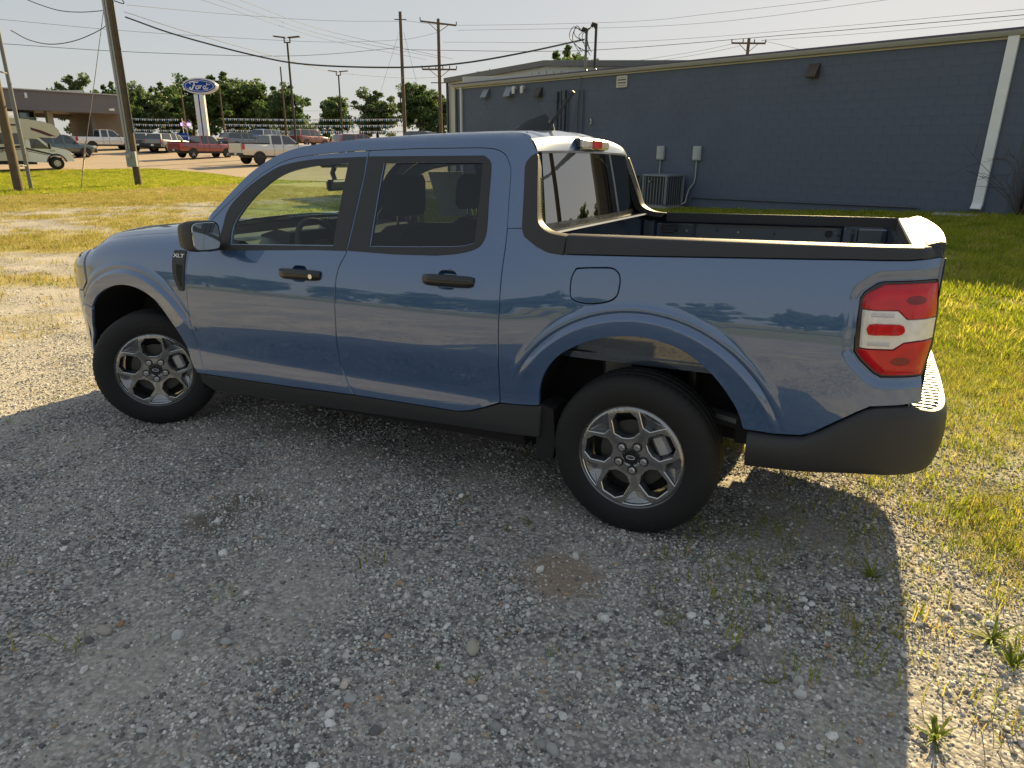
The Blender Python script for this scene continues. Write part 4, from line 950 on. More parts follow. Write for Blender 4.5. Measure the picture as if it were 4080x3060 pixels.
for k in range(3): MB().box(((a0 + a1) / 2, .03, c0 + .09 + k * .085), (a1 - a0 - .09, .012, .075), M=Matrix.Rotation(.6, 3, 'X')).build('slat', MATS['cream_vent'], lvo)
MB().box(((a0 + a1) / 2, .011, (c0 + c1_) / 2), (a1 - a0 - .06, .006, c1_ - c0 - .06)).build('vent_back', DARK, lvo)
PIPE = mat('blue_painted_pipe', (.075, .092, .12), .5, var=.1)
for s_, r_, zt in ((13.30, .045, 3.47), (13.10, .03, 3.50), (12.93, .05, 3.50), (12.76, .02, 3.46), (12.29, .018, 3.48), (12.06, .022, 3.49)):
    q = MB(); q.tube([(s_, .06, -.2), (s_, .06, zt - .35), (s_, .06, zt)], r_, 10)
    if r_ > .04: q.box((s_, .06, zt - .15), (r_ * 2.8, .11, .32), ch=.01)
    q.build('wall_conduit', PIPE, bld)
MB().tube([(12.18, .05, 4.02), (12.20, .07, 3.6), (12.35, .08, 3.0), (12.55, .07, 2.3), (12.7, .06, 1.7)], .012, 6).build('loose_cable', mat('grey_cable', (.16, .17, .18), .6), bld)
MB().tube([(11.72, .02, 2.55), (11.68, .06, 2.56), (11.64, .07, 2.50), (11.66, .05, 2.44), (11.70, .05, 2.40)], .018, 6).build('wall_hook', MATS['white_pvc'], bld)
cdn = MB(); cdn.tube([(1.18, .04, .05), (1.18, .04, .36), (1.25, .04, .365), (4.3, .04, .31), (7.42, .04, .26), (7.48, .04, .2)], .022, 8); cdn.build('wall_conduit', PIPE, bld)
# white metal shed behind the left end
shed = thing('metal_shed', 'white ribbed metal shed behind the left end of the block building', 'shed', BB, BR)
SID = mat('white_metal_siding', (.52, .54, .52), .5, .15, var=.08, scale=3)
sh = MB(); sh.loft([[(22.55, -2.2, -.4), (22.55, -2.2, 4.5), (16.2, -2.2, 4.72), (9.0, -2.2, 4.15), (9.0, -2.2, -.4)], [(22.55, -12, -.4), (22.55, -12, 4.5), (16.2, -12, 4.72), (9.0, -12, 4.15), (9.0, -12, -.4)]]); sho = sh.build('shed_wall', SID, shed, 0)
for k in range(32):
    s_ = 22.5 - k * .42; zt = float(np.interp(s_, [9, 16.2, 22.55], [4.15, 4.72, 4.5])) - .22
    MB().box((s_, -2.187, (zt - .4) / 2), (.05, .03, zt + .4)).build('siding_rib', SID, sho, 0)
sf = MB(); sf.loft([[(22.75, o_, 4.42), (22.75, o_, 4.62), (16.2, o_, 4.86), (8.8, o_, 4.29), (8.8, o_, 4.11), (16.2, o_, 4.66)] for o_ in (-2.05, -2.24)]); sf.build('roof_fascia', mat('grey_fascia', (.16, .165, .17), .5, .2), shed, 0)
sr = MB(); sr.loft([[(22.75, o_, 4.625), (16.2, o_, 4.865), (8.8, o_, 4.295), (8.8, o_, 4.25), (16.2, o_, 4.82), (22.75, o_, 4.58)] for o_ in (-2.06, -12.2)]); sr.build('roof', MATS['white_metal_siding'], shed, 0)
MB().box((22.58, -2.13, 2.0), (.08, .10, 4.9)).build('corner_trim', MATS['dark_trim'], shed)
# low white wing joining the two
wg = MB(); wg.prism([(19.15, 3.6), (19.15, 4.32), (19.05, 4.34), (14.6, 4.12), (14.6, 3.6)], -.35, -.55); wg.build('parapet', SID, shed, 0)
# brick end beyond the corner
brk = thing('brick_building', 'tan brick building beyond the right corner of the block wall', 'building', BB, BR)
m, t_, b_ = nmat('tan_brick'); N = t_.nodes; L = t_.links; tc = N.new('ShaderNodeTexCoord')
mp = N.new('ShaderNodeMapping'); mp.inputs['Rotation'].default_value = (PI / 2, 0, 0); L.new(tc.outputs['Object'], mp.inputs[0])
bk = node('ShaderNodeTexBrick', **{'Scale': 4.6, 'Mortar Size': .022, 'Color1': (.21, .17, .135, 1), 'Color2': (.28, .235, .19, 1), 'Mortar': (.40, .38, .34, 1)}); L.new(mp.outputs[0], bk.inputs['Vector'])
L.new(bk.outputs['Color'], b_.inputs['Base Color']); b_.inputs['Roughness'].default_value = .9
q = MB(); q.box((-1.32, -1.05, 1.70), (1.2, .24, 4.3)); q.box((-1.8, -5.6, 1.70), (.24, 8.8, 4.3)); bwall = q.build('wall', m, brk, 0)
BRK = mat('tan_brick_piece', (.25, .205, .165), .9, var=.22, scale=7)
bmesh_ = None
for r in range(46):
    for c in range(5):
        x = -.78 - c * .215 - (.107 if r % 2 else 0)
        if bmesh_ is None:
            o = MB().box((0, 0, 0), (.200, .02, .064), ch=.003).build('brick', BRK, bwall, 0); bmesh_ = o.data; o.location = (x, -.925, -.2 + r * .0762)
        else:
            obj_from('brick', bmesh_, bwall, (x, -.925 + random.uniform(-.002, .002), -.2 + r * .0762))
MB().tube([(-.95, -.86, -.2), (-.95, -.86, 3.8)], .035, 8).build('wall_pipe', DARK, brk)
# --- roof masts with their cable loops
def wl3(s_, o_, z_):
    c, s2 = math.cos(BR), math.sin(BR); return (BB[0] + c * s_ - s2 * o_, BB[1] + s2 * s_ + c * o_, z_)
GREYM = mat('grey_conduit', (.20, .21, .22), .4, .6, var=.1)
for s_, zt, lab in ((12.95, 5.48, 'shorter grey service mast with looping cables on the roof'), (12.52, 5.58, 'taller dark service mast on the roof edge')):
    t = thing('service_mast', lab, 'mast', wl3(s_, -.95, 4.10), 0, 'masts on the block roof')
    h_ = zt - 4.10
    MB().tube([(0, 0, -.05), (0, 0, h_ - .1)], .045, 10).build('mast_pipe', GREYM if s_ > 12.8 else BLACK, t)
    MB().tube([(0, 0, h_ - .12), (.02, 0, h_ - .02), (.10, .02, h_ + .02), (.16, .03, h_ - .06)], [.05, .085, .085, .05], 10).build('weatherhead', BLACK, t)
    MB().cyl((0, 0, .06), .16, .14, 14, 'z', .06).build('roof_flashing', mat('flashing_grey', (.30, .30, .29), .5, .4), t)
    if s_ > 12.8:
        for k, (a, b, c) in enumerate(((.42, .30, -.55), (.30, .15, -.75), (.25, .38, -.35), (-.22, .1, -.7))):
            MB().tube(crom([(.16, .03, h_ - .06), (.16 + a * .7, .1, h_ + b * .3), (.16 + a, .12, h_ + c * .4), (a * .6, .1, h_ + c), (.1 + .05 * k, .08, h_ + c - .15 + .1 * k)], 4), .013, 6).build('cable_loop', BLACK, t)
    else:
        for k, (a, c) in enumerate(((.42, -.7), (.3, -.95), (.18, -.85))):
            MB().tube(crom([(.16, .03, h_ - .06), (.16 + a, .08, h_ - .3), (.1 + a * .8, .1, h_ + c * .7), (.05 + a * .3, .08, h_ + c)], 4), .012, 6).build('cable_loop', BLACK, t)
# --- air conditioners and their switch boxes
ACG = mat('grey_condenser_metal', (.20, .22, .245), .5, .2, var=.1, scale=5)
def condenser(s_, o_, lab):
    p = wl3(s_, o_, 0); zb = Tz(p[0], p[1])
    t = thing('air_conditioner', lab, 'air conditioner', (p[0], p[1], zb + .02), BR, 'condensers along the wall')
    w_, h_ = .43, .93
    MB().box((0, 0, .03), (1.0, 1.0, .10), ch=.01).build('base_pad', mat('concrete_pad', (.30, .29, .27), .9), t)
    MB().box((0, 0, .08 + h_ / 2), (w_ * 1.9, w_ * 1.9, h_ - .06)).build('coil_core', mat('dark_coil', (.035, .04, .045), .7), t)
    MB().loft([[(w_ * 1.04 * q * c_, w_ * 1.04 * q * s2, z_) for c_, s2 in ((-1, -.86), (-.86, -1), (.86, -1), (1, -.86), (1, .86), (.86, 1), (-.86, 1), (-1, .86))] for z_, q in ((h_, .98), (h_ + .02, 1.02), (h_ + .055, 1.0), (h_ + .07, .9))]).build('top_cover', ACG, t)
    MB().loft([[(w_ * 1.03 * c_, w_ * 1.03 * s2, z_) for c_, s2 in ((-1, -.86), (-.86, -1), (.86, -1), (1, -.86), (1, .86), (.86, 1), (-.86, 1), (-1, .86))] for z_ in (.08, .13)]).build('bottom_frame', ACG, t)
    for sx_ in (-1, 1):
        for sy_ in (-1, 1): MB().box((sx_ * w_ * .965, sy_ * w_ * .965, .1 + h_ / 2), (.075, .075, h_ - .08), ch=.02).build('corner_post', ACG, t)
    for k in range(7):
        a = -w_ * .76 + k * w_ * .253
        for q in (-1, 1):
            MB().box((a, q * w_ * 1.0, .1 + h_ / 2), (.022, .018, h_ - .08)).build('louvre_bar', ACG, t)
            MB().box((q * w_ * 1.0, a, .1 + h_ / 2), (.018, .022, h_ - .08)).build('louvre_bar', ACG, t)
    MB().box((.10, w_ * 1.03, h_ - .14), (.20, .008, .05)).build('maker_plate', mat('plate_black', (.02, .02, .02), .4), t)
    MB().cyl((.17, w_ * 1.04, h_ - .14), .02, .006, 12, 'y').build('maker_mark', mat('plate_white', (.6, .6, .6), .4), t)
condenser(8.12, .62, 'grey condenser unit below the left switch box, fully in view')
condenser(9.75, .62, 'grey condenser unit half hidden behind the truck cab')
for s_, lab in ((8.71, 'pale switch box above the fully visible condenser'), (7.40, 'pale switch box with long bent conduit beside the condenser')):
    p = wl3(s_, .012, 1.32); t = thing('switch_box', lab, 'electrical box', p, BR, 'switch boxes on the wall')
    SB = mat('pale_grey_box', (.42, .46, .48), .45, .2, var=.06)
    MB().box((0, .045, .20), (.26, .09, .40), ch=.012).build('box_body', SB, t); MB().box((.04, .096, .21), (.17, .012, .36), ch=.006).build('box_door', SB, t); MB().box((-.09, .10, .20), (.05, .02, .33), ch=.006).build('box_flange', SB, t)
    pts = [(0, .04, .0), (0, .04, -.35), (.02, .04, -.45), (.02, .05, -.6)] if s_ > 8 else [(0, .04, 0), (0, .04, -.48), (.01, .05, -.62), (.13, .12, -.82), (.17, .16, -1.05), (.16, .2, -1.2), (.24, .3, -1.27)]
    MB().tube(pts, .020, 8).build('conduit', mat('pale_conduit', (.38, .40, .42), .45, .3), t)
p = wl3(9.2, .01, .56); t = thing('outlet_box', 'small pale outlet box between the two condensers', 'outlet', p, BR); MB().box((0, .03, .05), (.09, .05, .13), ch=.008).build('outlet_cover', MATS['pale_grey_box'], t)
# splash block under the downspout
p = wl3(.15, .75, 0); tag(MB().box((0, 0, .03), (.9, .5, .06), ch=.02).build('splash_block', mat('pale_concrete', (.30, .31, .30), .9, var=.2), None), 'flat pale concrete slab on the grass under the white downspout', 'slab')
bpy.data.objects['splash_block'].location = (p[0], p[1], Tz(p[0], p[1]) + .01); bpy.data.objects['splash_block'].rotation_euler = (0, 0, BR + .2)
# ================================================================== poles, wires, sign, dealership
WOOD = mat('weathered_pole_wood', (.125, .095, .068), .9, var=.35, scale=3.0, bump=.004, bscale=25)
STEELB = mat('bronze_light_pole', (.055, .045, .04), .5, .4, var=.15)
def pole(name, lab, x, y, h, r0, r1, group=None, m=WOOD, zoff=0.0):
    t = thing(name, lab, 'pole', (x, y, Tz(x, y) + zoff), 0, group)
    MB().tube([(0, 0, -.4), (0, 0, h * .5), (0, 0, h)], [r0, (r0 + r1) / 2, r1], 12).build('pole_shaft', m, t)
    return t
UP = 'wooden utility poles'
p1 = pole('utility_pole', 'thick wooden utility pole at the left edge, in front of the motorhome', 29.15, -12.99, 12.5, .17, .13, UP)
st = thing('steel_strut_pole', 'slim grey steel pole standing close beside the leftmost wooden pole', 'pole', (30.26, -14.09, Tz(30.26, -14.09)))
MB().tube([(0, 0, -.3), (0, 0, 12.2)], .075, 10).build('pole_shaft', GREYM, st)
for z_ in (.95, 4.4, 8.2): MB().tube([(0, 0, z_), (-1.05, 1.04, z_)], .03, 6).build('stand_off', GREYM, st)
p2 = pole('utility_pole', 'wooden utility pole carrying a grey meter box and conduits', 29.41, -18.37, 12.0, .155, .12, UP)
RX, RY = -.895, -.446      # towards the right of the view
TX, TY = -.446, .895       # towards the viewer
for k, (a, r_) in enumerate(((-.21, .055), (-.10, .045), (.20, .04))):
    MB().tube([(RX * a + TX * .13, RY * a + TY * .13, 1.45 if k < 2 else 2.3), (RX * a + TX * .11, RY * a + TY * .11, 6.2), (RX * a + TX * .1, RY * a + TY * .1, 9.0 - k * .4)], r_, 8).build('riser_conduit', mat('pale_riser', (.36, .38, .40), .45, .3) if k < 2 else BLACK, p2)
mbx = MB(); ang = math.atan2(RY, RX)
mbx.box((TX * .25, TY * .25, 1.18), (.44, .18, .66), rz=ang, ch=.015); mbo = mbx.build('meter_box', mat('meter_grey', (.27, .31, .33), .5, .3, var=.08), p2)
c_ = Vector((TX * .36 - RX * .04, TY * .36 - RY * .04, 1.32)); nrm = Vector((TX, TY, 0))
MB().tube([c_ - nrm * .03, c_ + nrm * .10], .09, 16).build('meter_dome', mat('meter_glass', (.42, .40, .36), .2, coat=.8), mbo)
for z_, a in ((9.3, -.35), (9.75, .33), (10.1, -.4), (8.6, .3), (8.9, -.25), (10.6, .35)):
    q = MB(); q.tube([(RX * a * .3, RY * a * .3, z_), (RX * a, RY * a, z_ + .03)], .05, 6); q.cyl((RX * a, RY * a, z_ + .06), .06, .16, 8); q.build('insulator', BLACK, p2)
for k, pts in enumerate((((.15, 9.0), (.55, 8.6), (.75, 7.9), (.35, 8.1)), ((.15, 8.6), (.40, 7.9), (.62, 7.5), (.2, 7.6)), ((-.15, 8.8), (-.45, 8.2), (-.2, 7.6)), ((-.2, 9.2), (-.5, 8.9), (-.35, 8.2)))):
    MB().tube(crom([(RX * a, RY * a, z_) for a, z_ in pts], 4), .022, 6).build('cable_loop', BLACK, p2)
MB().box((RX * .9, RY * .9, 10.62), (1.5, .14, .16), rz=ang).build('cross_bracket', GREYM, p2)
p3 = pole('utility_pole', 'tall plain wooden pole rising behind the truck roof, with coiled cable', 43.4, -59.9, 13.0, .20, .15, UP)
MB().tube([(RX * a, RY * a, 12.3) for a in (-.6, .6)], .05, 6).build('cross_bracket', BLACK, p3)
MB().tube([(RX * .0 + RX * .22 * math.cos(a) - RX * .1, RY * (.22 * math.cos(a) - .1), 5.0 + .65 * math.sin(a)) for a in np.linspace(0, 4 * PI, 40)], .07, 6).build('cable_coil', BLACK, p3)
p4 = pole('utility_pole', 'wooden pole with two crossarms beside the white shed', 40.05, -61.6, 12.4, .20, .15, UP)
def crossarm(t, z_, hw, tilt=0.0, n=4, braces=True):
    MB().tube([(RX * -hw, RY * -hw, z_ + tilt), (RX * hw, RY * hw, z_ - tilt)], .09, 6).build('crossarm', WOOD, t)
    for a in np.linspace(-hw, hw, n):
        MB().cyl((RX * a, RY * a, z_ - tilt * a / hw + .2), .05, .28, 8).build('insulator', BLACK, t)
    if braces:
        for a in (-1, 1): MB().tube([(RX * a * hw * .6, RY * a * hw * .6, z_ - tilt * a * .6), (0, 0, z_ - .8)], .03, 6).build('brace', WOOD, t)
crossarm(p4, 12.0, 1.8, .18, 2); crossarm(p4, 7.8, 1.75, .0, 6)
MB().tube([(RX * -.9, RY * -.9, 6.55), (RX * .9, RY * .9, 6.55)], .05, 6).build('crossarm', STEELB, p4)
p5 = pole('utility_pole', 'distant pole top with crossarm showing above the block building roof', 11.46, -70.96, 11.5, .18, .14, UP)
crossarm(p5, 11.1, 1.6, 0, 4); crossarm(p5, 9.4, .8, 0, 2, False)
for x, y, h_, hw, lab in ((41.06, -41.3, 8.7, .85, 'twin-head parking lot light nearest the truck roof'), (50.69, -58.75, 7.3, .85, 'twin-head parking lot light farther off, between two trees')):
    t = pole('parking_light', lab, x, y, h_, .10, .075, 'parking lot lights', STEELB); t['category'] = 'light pole'
    MB().box((0, 0, h_ - .02), (.5, .08, .08), rz=ang).build('head_bracket', STEELB, t)
    for a in (-1, 1):
        MB().tube([(RX * a * .22, RY * a * .22, h_), (RX * a * .22, RY * a * .22, h_ + .28)], .05, 6).build('head_post', STEELB, t)
        hd = MB(); hd.box((RX * a * .55, RY * a * .55, h_ + .36), (.95, .45, .07), rz=ang, ch=.02, M=Matrix.Rotation(ang, 3, 'Z') @ Matrix.Rotation(-.10 * a, 3, 'Y')); hd.build('lamp_head', STEELB, t)
for x, y, h_, lab in ((76.3, -66.0, 7.5, 'thin wooden pole holding the pennant strings, right of the oval sign'), (62.3, -62.6, 8.6, 'slim far pole standing left of the nearer parking light'), (74.4, -58.5, 6.2, 'thin pole just right of the oval sign column'), (52.6, -83.5, 6.6, 'short far wooden pole beside the crossarm pole')):
    pole('thin_pole', lab, x, y, h_, .11, .08, 'far thin poles')
WIRES = {
    'service': [(31.15,-20.32,7.20), (28.20,-20.57,6.32), (23.96,-21.11,5.32), (21.41,-21.63,4.93), (17.68,-22.59,4.78), (14.90,-23.06,4.87), (12.48,-23.93,5.25), (10.24,-24.87,5.73)],
    'drop': [(31.25,-20.36,7.43), (32.19,-24.82,7.18), (36.78,-36.74,7.30), (40.90,-46.60,7.57), (41.00,-56.13,7.94), (40.28,-61.38,8.41)],
    'leftA': [(33.75,-17.19,7.74), (33.17,-17.60,7.45), (32.69,-18.23,7.25), (32.23,-18.94,7.26), (32.02,-20.00,7.48)],
    'leftC': [(32.08,-15.61,6.07), (31.87,-16.18,5.76), (31.77,-17.03,5.70), (31.68,-18.13,5.99), (31.69,-19.43,6.62), (31.69,-20.03,7.13)],
    'b': [(63.87,-33.04,11.08), (57.90,-39.41,10.77), (53.51,-46.34,10.90), (47.92,-53.92,11.14), (44.50,-60.65,11.98), (42.61,-62.34,12.41), (40.82,-62.77,12.76)],
    'd': [(57.73,-29.21,8.54), (55.07,-37.70,8.81), (50.28,-47.34,9.32), (47.74,-53.59,10.03), (44.23,-60.51,11.24)],
    'e': [(44.49,-30.53,10.29), (47.68,-41.26,11.63), (46.75,-52.75,12.74), (44.56,-61.31,13.79)],
    'g1': [(35.84,-28.70,9.71), (43.53,-48.77,10.48), (41.48,-61.43,10.12)],
    'g2': [(34.92,-29.15,9.72), (43.59,-48.87,10.82), (40.42,-62.03,10.30)],
    'g3': [(33.85,-29.69,9.73), (43.65,-48.99,11.21), (39.01,-62.68,10.18)],
    'h1': [(44.02,-61.60,13.84), (40.05,-65.91,13.80), (23.04,-69.53,13.60), (13.86,-66.90,13.35), (2.66,-60.38,12.64)],
    'h2': [(39.07,-63.72,12.97), (22.96,-69.37,13.08), (11.81,-65.20,12.40), (-0.70,-59.53,12.22)],
    'h3': [(40.20,-62.71,11.81), (22.74,-68.96,11.72), (5.53,-65.57,11.42), (-9.06,-57.16,10.64)],
    'h4': [(43.57,-60.76,11.05), (30.77,-65.85,10.88), (22.30,-67.72,10.99), (5.47,-65.47,11.08), (-9.12,-57.06,10.29)],
    'i1': [(23.36,-65.38,9.32), (19.87,-67.33,9.90), (15.44,-69.20,10.62), (12.29,-70.44,11.31)],
    'i2': [(23.32,-65.31,9.09), (19.02,-67.69,9.73), (14.76,-69.48,10.45), (12.00,-70.47,11.01)],
    'i3': [(10.38,-71.45,11.50), (6.72,-64.39,9.88), (3.11,-56.07,8.11)],
    'i4': [(10.38,-71.45,11.50), (-0.27,-68.37,11.24), (-9.16,-56.99,10.05)],
    'guy': [(32.11,-20.12,7.93), (30.80,-18.01,4.22), (29.48,-16.14,1.31), (28.72,-15.20,-0.16)],
    'p3g1': [(44.39,-60.99,12.72), (43.85,-56.61,6.73)],
    'p3g2': [(43.97,-61.20,12.72), (43.26,-62.17,8.16)],
    'low': [(75.93,-78.39,6.53), (64.42,-81.75,6.58), (53.31,-83.77,6.74)],

}
WLAB = {'service': 'thick twisted black service cable sagging from meter pole to roof mast', 'drop': 'thin line dropping from the meter pole towards the crossarm pole', 'leftA': 'upper sagging cable at top left ending at the meter pole', 'leftC': 'deep sagging cable between steel strut and meter pole', 'b': 'long far line crossing behind the meter pole, middle one', 'd': 'long far line crossing lowest above the car dealership', 'e': 'line from the meter pole top to the plain tall pole',
        'g1': 'lowest of three slanting lines reaching the lower crossarm', 'g2': 'middle of three slanting lines reaching the lower crossarm', 'g3': 'highest of three slanting lines reaching the lower crossarm', 'h1': 'topmost line leaving the plain tall pole to the right', 'h2': 'line leaving the top crossarm to the right', 'h3': 'line crossing above the block roof to the right edge, upper', 'h4': 'thicker line crossing above the block roof to the right edge, lower',
        'i1': 'upper line meeting the distant crossarm from the left', 'i2': 'lower line meeting the distant crossarm from the left', 'i3': 'short line falling right from the distant crossarm', 'i4': 'long line running right from the distant crossarm', 'guy': 'slanting guy wire running to the lawn left of the meter pole', 'p3g1': 'left guy wire of the plain tall pole', 'p3g2': 'right guy wire of the plain tall pole', 'low': 'low far line in front of the round tree'}
WIREM = mat('black_wire', (.05, .05, .055), .6); WIREG = mat('grey_wire', (.06, .06, .065), .7)
for k, P in WIRES.items():
    r_ = {'service': .034, 'guy': .016, 'leftA': .018, 'leftC': .020, 'h4': .024, 'd': .020}.get(k, .013)
    o = MB().tube(crom(P, 8), r_, 5).build('guy_wire' if k in ('guy', 'p3g1', 'p3g2') else 'overhead_wire', WIREM if k in ('service', 'leftA', 'leftC') else WIREG, None)
    tag(o, WLAB[k], 'wire', 'overhead wires')
ga, gb = Vector(WIRES['guy'][-1]), Vector(WIRES['guy'][-2]); gd = (gb - ga).normalized()
MB_ = MB().tube([ga + gd * .9, ga + gd * 2.4], .035, 8); tag(MB_.build('guy_guard', mat('tan_guy_guard', (.42, .30, .18), .7), None), 'tan guard sleeve on the foot of the guy wire', 'guy guard')
# --- oval brand sign
sg = thing('brand_sign', 'blue oval dealership sign on a white column', 'sign', (60.54, -49.02, Tz(60.54, -49.02)), ang)
NAVY = mat('sign_blue', (.008, .055, .36), .5, coat=.0, spec=.15, var=.06, scale=1); SWH = mat('sign_white', (.75, .76, .77), .35, coat=.4, var=.04); SILV = mat('sign_silver', (.52, .53, .54), .3, .6)
zc = 7.23 - Tz(60.54, -49.02) ; OX = .35
def oval(a, b, y0, y1, n=48):
    m_ = MB(); m_.loft([[(OX + a * math.cos(2 * PI * k / n), y_, zc + b * math.sin(2 * PI * k / n)) for k in range(n)] for y_ in (y0, y1)]); return m_
# local +x runs to the right of the view, so the face looks along -y... turned towards the viewer
so_ = oval(1.70, .745, -.28, .28).build('sign_cabinet', SILV, sg, 30)
for sd in (1, -1):
    oval(1.64, .685, sd * .281, sd * .290).build('white_border', SWH, so_, 30); oval(1.56, .61, sd * .291, sd * .300).build('blue_field', NAVY, so_, 30)
    q = MB(); n = 60; rr = []
    for k in range(n + 1):
        a = 2 * PI * k / n; rr.append([(OX + 1.42 * math.cos(a), sd * .302, zc + .50 * math.sin(a)), (OX + 1.37 * math.cos(a), sd * .302, zc + .46 * math.sin(a)), (OX + 1.37 * math.cos(a), sd * .308, zc + .46 * math.sin(a)), (OX + 1.42 * math.cos(a), sd * .308, zc + .50 * math.sin(a))])
    q.loft(rr, True, False); q.build('inner_ring', SWH, so_, 0)
    # script lettering drawn as brush strokes
    def stroke(P, w, nm='script_stroke'):
        P = crom(P, 6); rr = []
        for i, (u, v) in enumerate(P):
            a = np.array(P[max(i - 1, 0)]); b = np.array(P[min(i + 1, len(P) - 1)]); d_ = b - a; d_ /= np.linalg.norm(d_) + 1e-9; nx, ny = -d_[1], d_[0]
            ww = w * (.55 + .45 * math.sin(PI * min(1, max(0, i / (len(P) - 1)))))
            X = lambda uu: OX + (uu if sd < 0 else -uu)
            rr.append([(X(u + nx * ww), sd * .303, zc + v + ny * ww), (X(u - nx * ww), sd * .303, zc + v - ny * ww), (X(u - nx * ww), sd * .312, zc + v - ny * ww), (X(u + nx * ww), sd * .312, zc + v + ny * ww)])
        MB().loft(rr, True, True).build(nm, SWH, so_, 0)
    stroke([(-.80, .16), (-.92, .28), (-.78, .38), (-.50, .36), (-.25, .33), (-.02, .36)], .06)             # F bar
    stroke([(-.42, .35), (-.50, .15), (-.60, -.08), (-.74, -.28), (-.92, -.30), (-.95, -.18), (-.84, -.12)], .07)   # F stem
    stroke([(-.66, .03), (-.50, .06), (-.36, .05)], .052)
    stroke([(-.14, .02), (-.30, -.06), (-.36, -.22), (-.24, -.29), (-.10, -.20), (-.04, -.06), (-.14, .02), (.02, .0)], .052)   # o
    stroke([(.02, .0), (.12, .02), (.08, -.14), (.02, -.28)], .052); stroke([(.10, -.10), (.20, .02), (.30, .0)], .052)          # r
    stroke([(.62, .02), (.46, -.04), (.38, -.20), (.48, -.29), (.60, -.18), (.70, .04), (.80, .30)], .052); stroke([(.74, .12), (.64, -.12), (.62, -.26), (.74, -.28), (.88, -.16)], .052)   # d
    stroke([(.70, .14), (.90, .12), (1.12, .14)], .03)
col_ = MB(); col_.box((OX * .35, 0, (zc - .72) / 2 - .2), (.98, .55, zc - .72 + .4), ch=.08); cq = col_.build('sign_column', SWH, sg, 30)
MB().box((OX * .35 + .02, 0, (zc - .72) / 2), (.12, .575, zc - .85)).build('blue_stripe', NAVY, cq)
# --- dealership with its deep canopy
dl = thing('dealership_building', 'low showroom with deep grey canopy fascia and glass front at left', 'dealership', (73.0, -49.7, Tz(73, -49.7)), math.radians(80.3))
D0 = 1.55
FASC = mat('taupe_fascia', (.165, .155, .165), .55, var=.06, scale=1.2); CREAM = mat('cream_stucco', (.46, .42, .34), .8, var=.08, scale=2)
# local x runs to the left of the view, local y away from the viewer is negative
MB().box((13.5, -4.0, 4.2), (27.5, 8.4, 1.85)).build('canopy', FASC, dl)
MB().box((13.5, -4.0, 5.16), (27.9, 8.8, .10)).build('roof_edge', mat('pale_roof_metal', (.50, .51, .52), .4, .4), dl)
MB().prism([(-.2, 5.2), (9.0, 5.2), (9.0, 5.25), (4.0, 5.75), (-.2, 6.05)], -9.2, -14, 'xz').build('upper_roof', MATS['white_metal_siding'], dl, 0)
MB().prism([(12.6, 5.2), (15.4, 5.2), (15.6, 6.35), (12.0, 6.15)], -7.0, -8.4, 'xz').build('roof_unit', MATS['pale_roof_metal'], dl, 0)
MB().box((.9, -5.0, 1.6), (3.2, 5.5, 3.5)).build('brown_wall', mat('taupe_wall', (.19, .16, .13), .8, var=.1, scale=1.5), dl)
MB().box((7.0, -1.5, 1.6), (.55, .55, 3.5)).build('column', CREAM, dl)
MB().box((2.6, -2.0, 1.6), (.35, .35, 3.5)).build('column', FASC, dl)
MB().box((4.6, -7.6, 3.1), (4.2, .3, .5)).build('beam', CREAM, dl)
SHG = glass('showroom_glass', (.30, .36, .36), 1.6)
for k in range(4):
    x0 = 7.6 + k * 2.3
    MB().box((x0 + 1.1, -3.4, 1.7), (2.1, .05, 3.2)).build('showroom_pane', SHG, dl)
    MB().box((x0 - .02, -3.4, 1.7), (.12, .14, 3.3)).build('mullion', CREAM, dl)
for z_ in (.85, 2.6): MB().box((12.0, -3.38, z_), (9.2, .10, .08)).build('transom', CREAM, dl)
MB().box((14.0, -8.2, 1.7), (13.5, .3, 3.4)).build('back_wall', CREAM, dl)
for x_, z_ in ((9.4, 4.6), (1.5, 3.65)):
    MB().box((x_, .26, z_), (.25, .12, .5) if x_ > 5 else (.5, .3, .22), ch=.03).build('wall_light', SWH, dl)
sv = thing('service_sign', 'low blue sign reading SERVICE behind the parked cars', 'sign', (69.76, -53.95, Tz(69.76, -53.95)), ang)
MB().box((0, 0, .95), (1.45, .25, .75), ch=.02).build('sign_panel', NAVY, sv); MB().box((0, 0, .3), (.8, .2, .6)).build('sign_foot', NAVY, sv)
tv, tf = text_mesh('SERVICE', .26, .01); mesh('sign_lettering', [(x + .12, -.135 - z, 1.0 + y) for x, y, z in tv], tf, SWH, sv)
MB().cyl((-.52, -.13, 1.0), .09, .03, 12, 'y').build('sign_mark', SWH, sv)
led = thing('display_board', 'small lilac electronic display board left of the oval sign column', 'sign', (75.88, -59.8, Tz(75.88, -59.8)), ang)
m, t_, b_ = nmat('lilac_screen'); b_.inputs['Base Color'].default_value = (.3, .2, .5, 1)
b_.inputs['Emission Color'].default_value = (.55, .33, .95, 1); b_.inputs['Emission Strength'].default_value = .75
MB().box((0, -.06, 2.25), (1.3, .05, .36)).build('screen', m, led); MB().box((0, .05, 2.25), (1.36, .16, .42)).build('board_case', DARK, led); MB().box((0, -.05, .9), (.2, .15, 2.0)).build('board_post', DARK, led)
fg = thing('flag_pole', 'small red striped flag hanging on a pole below the lilac board', 'flag', (72.6, -56.6, Tz(72.6, -56.6)), ang)
MB().tube([(0, 0, 0), (0, 0, 2.9)], .035, 6).build('pole_shaft', SWH, fg)
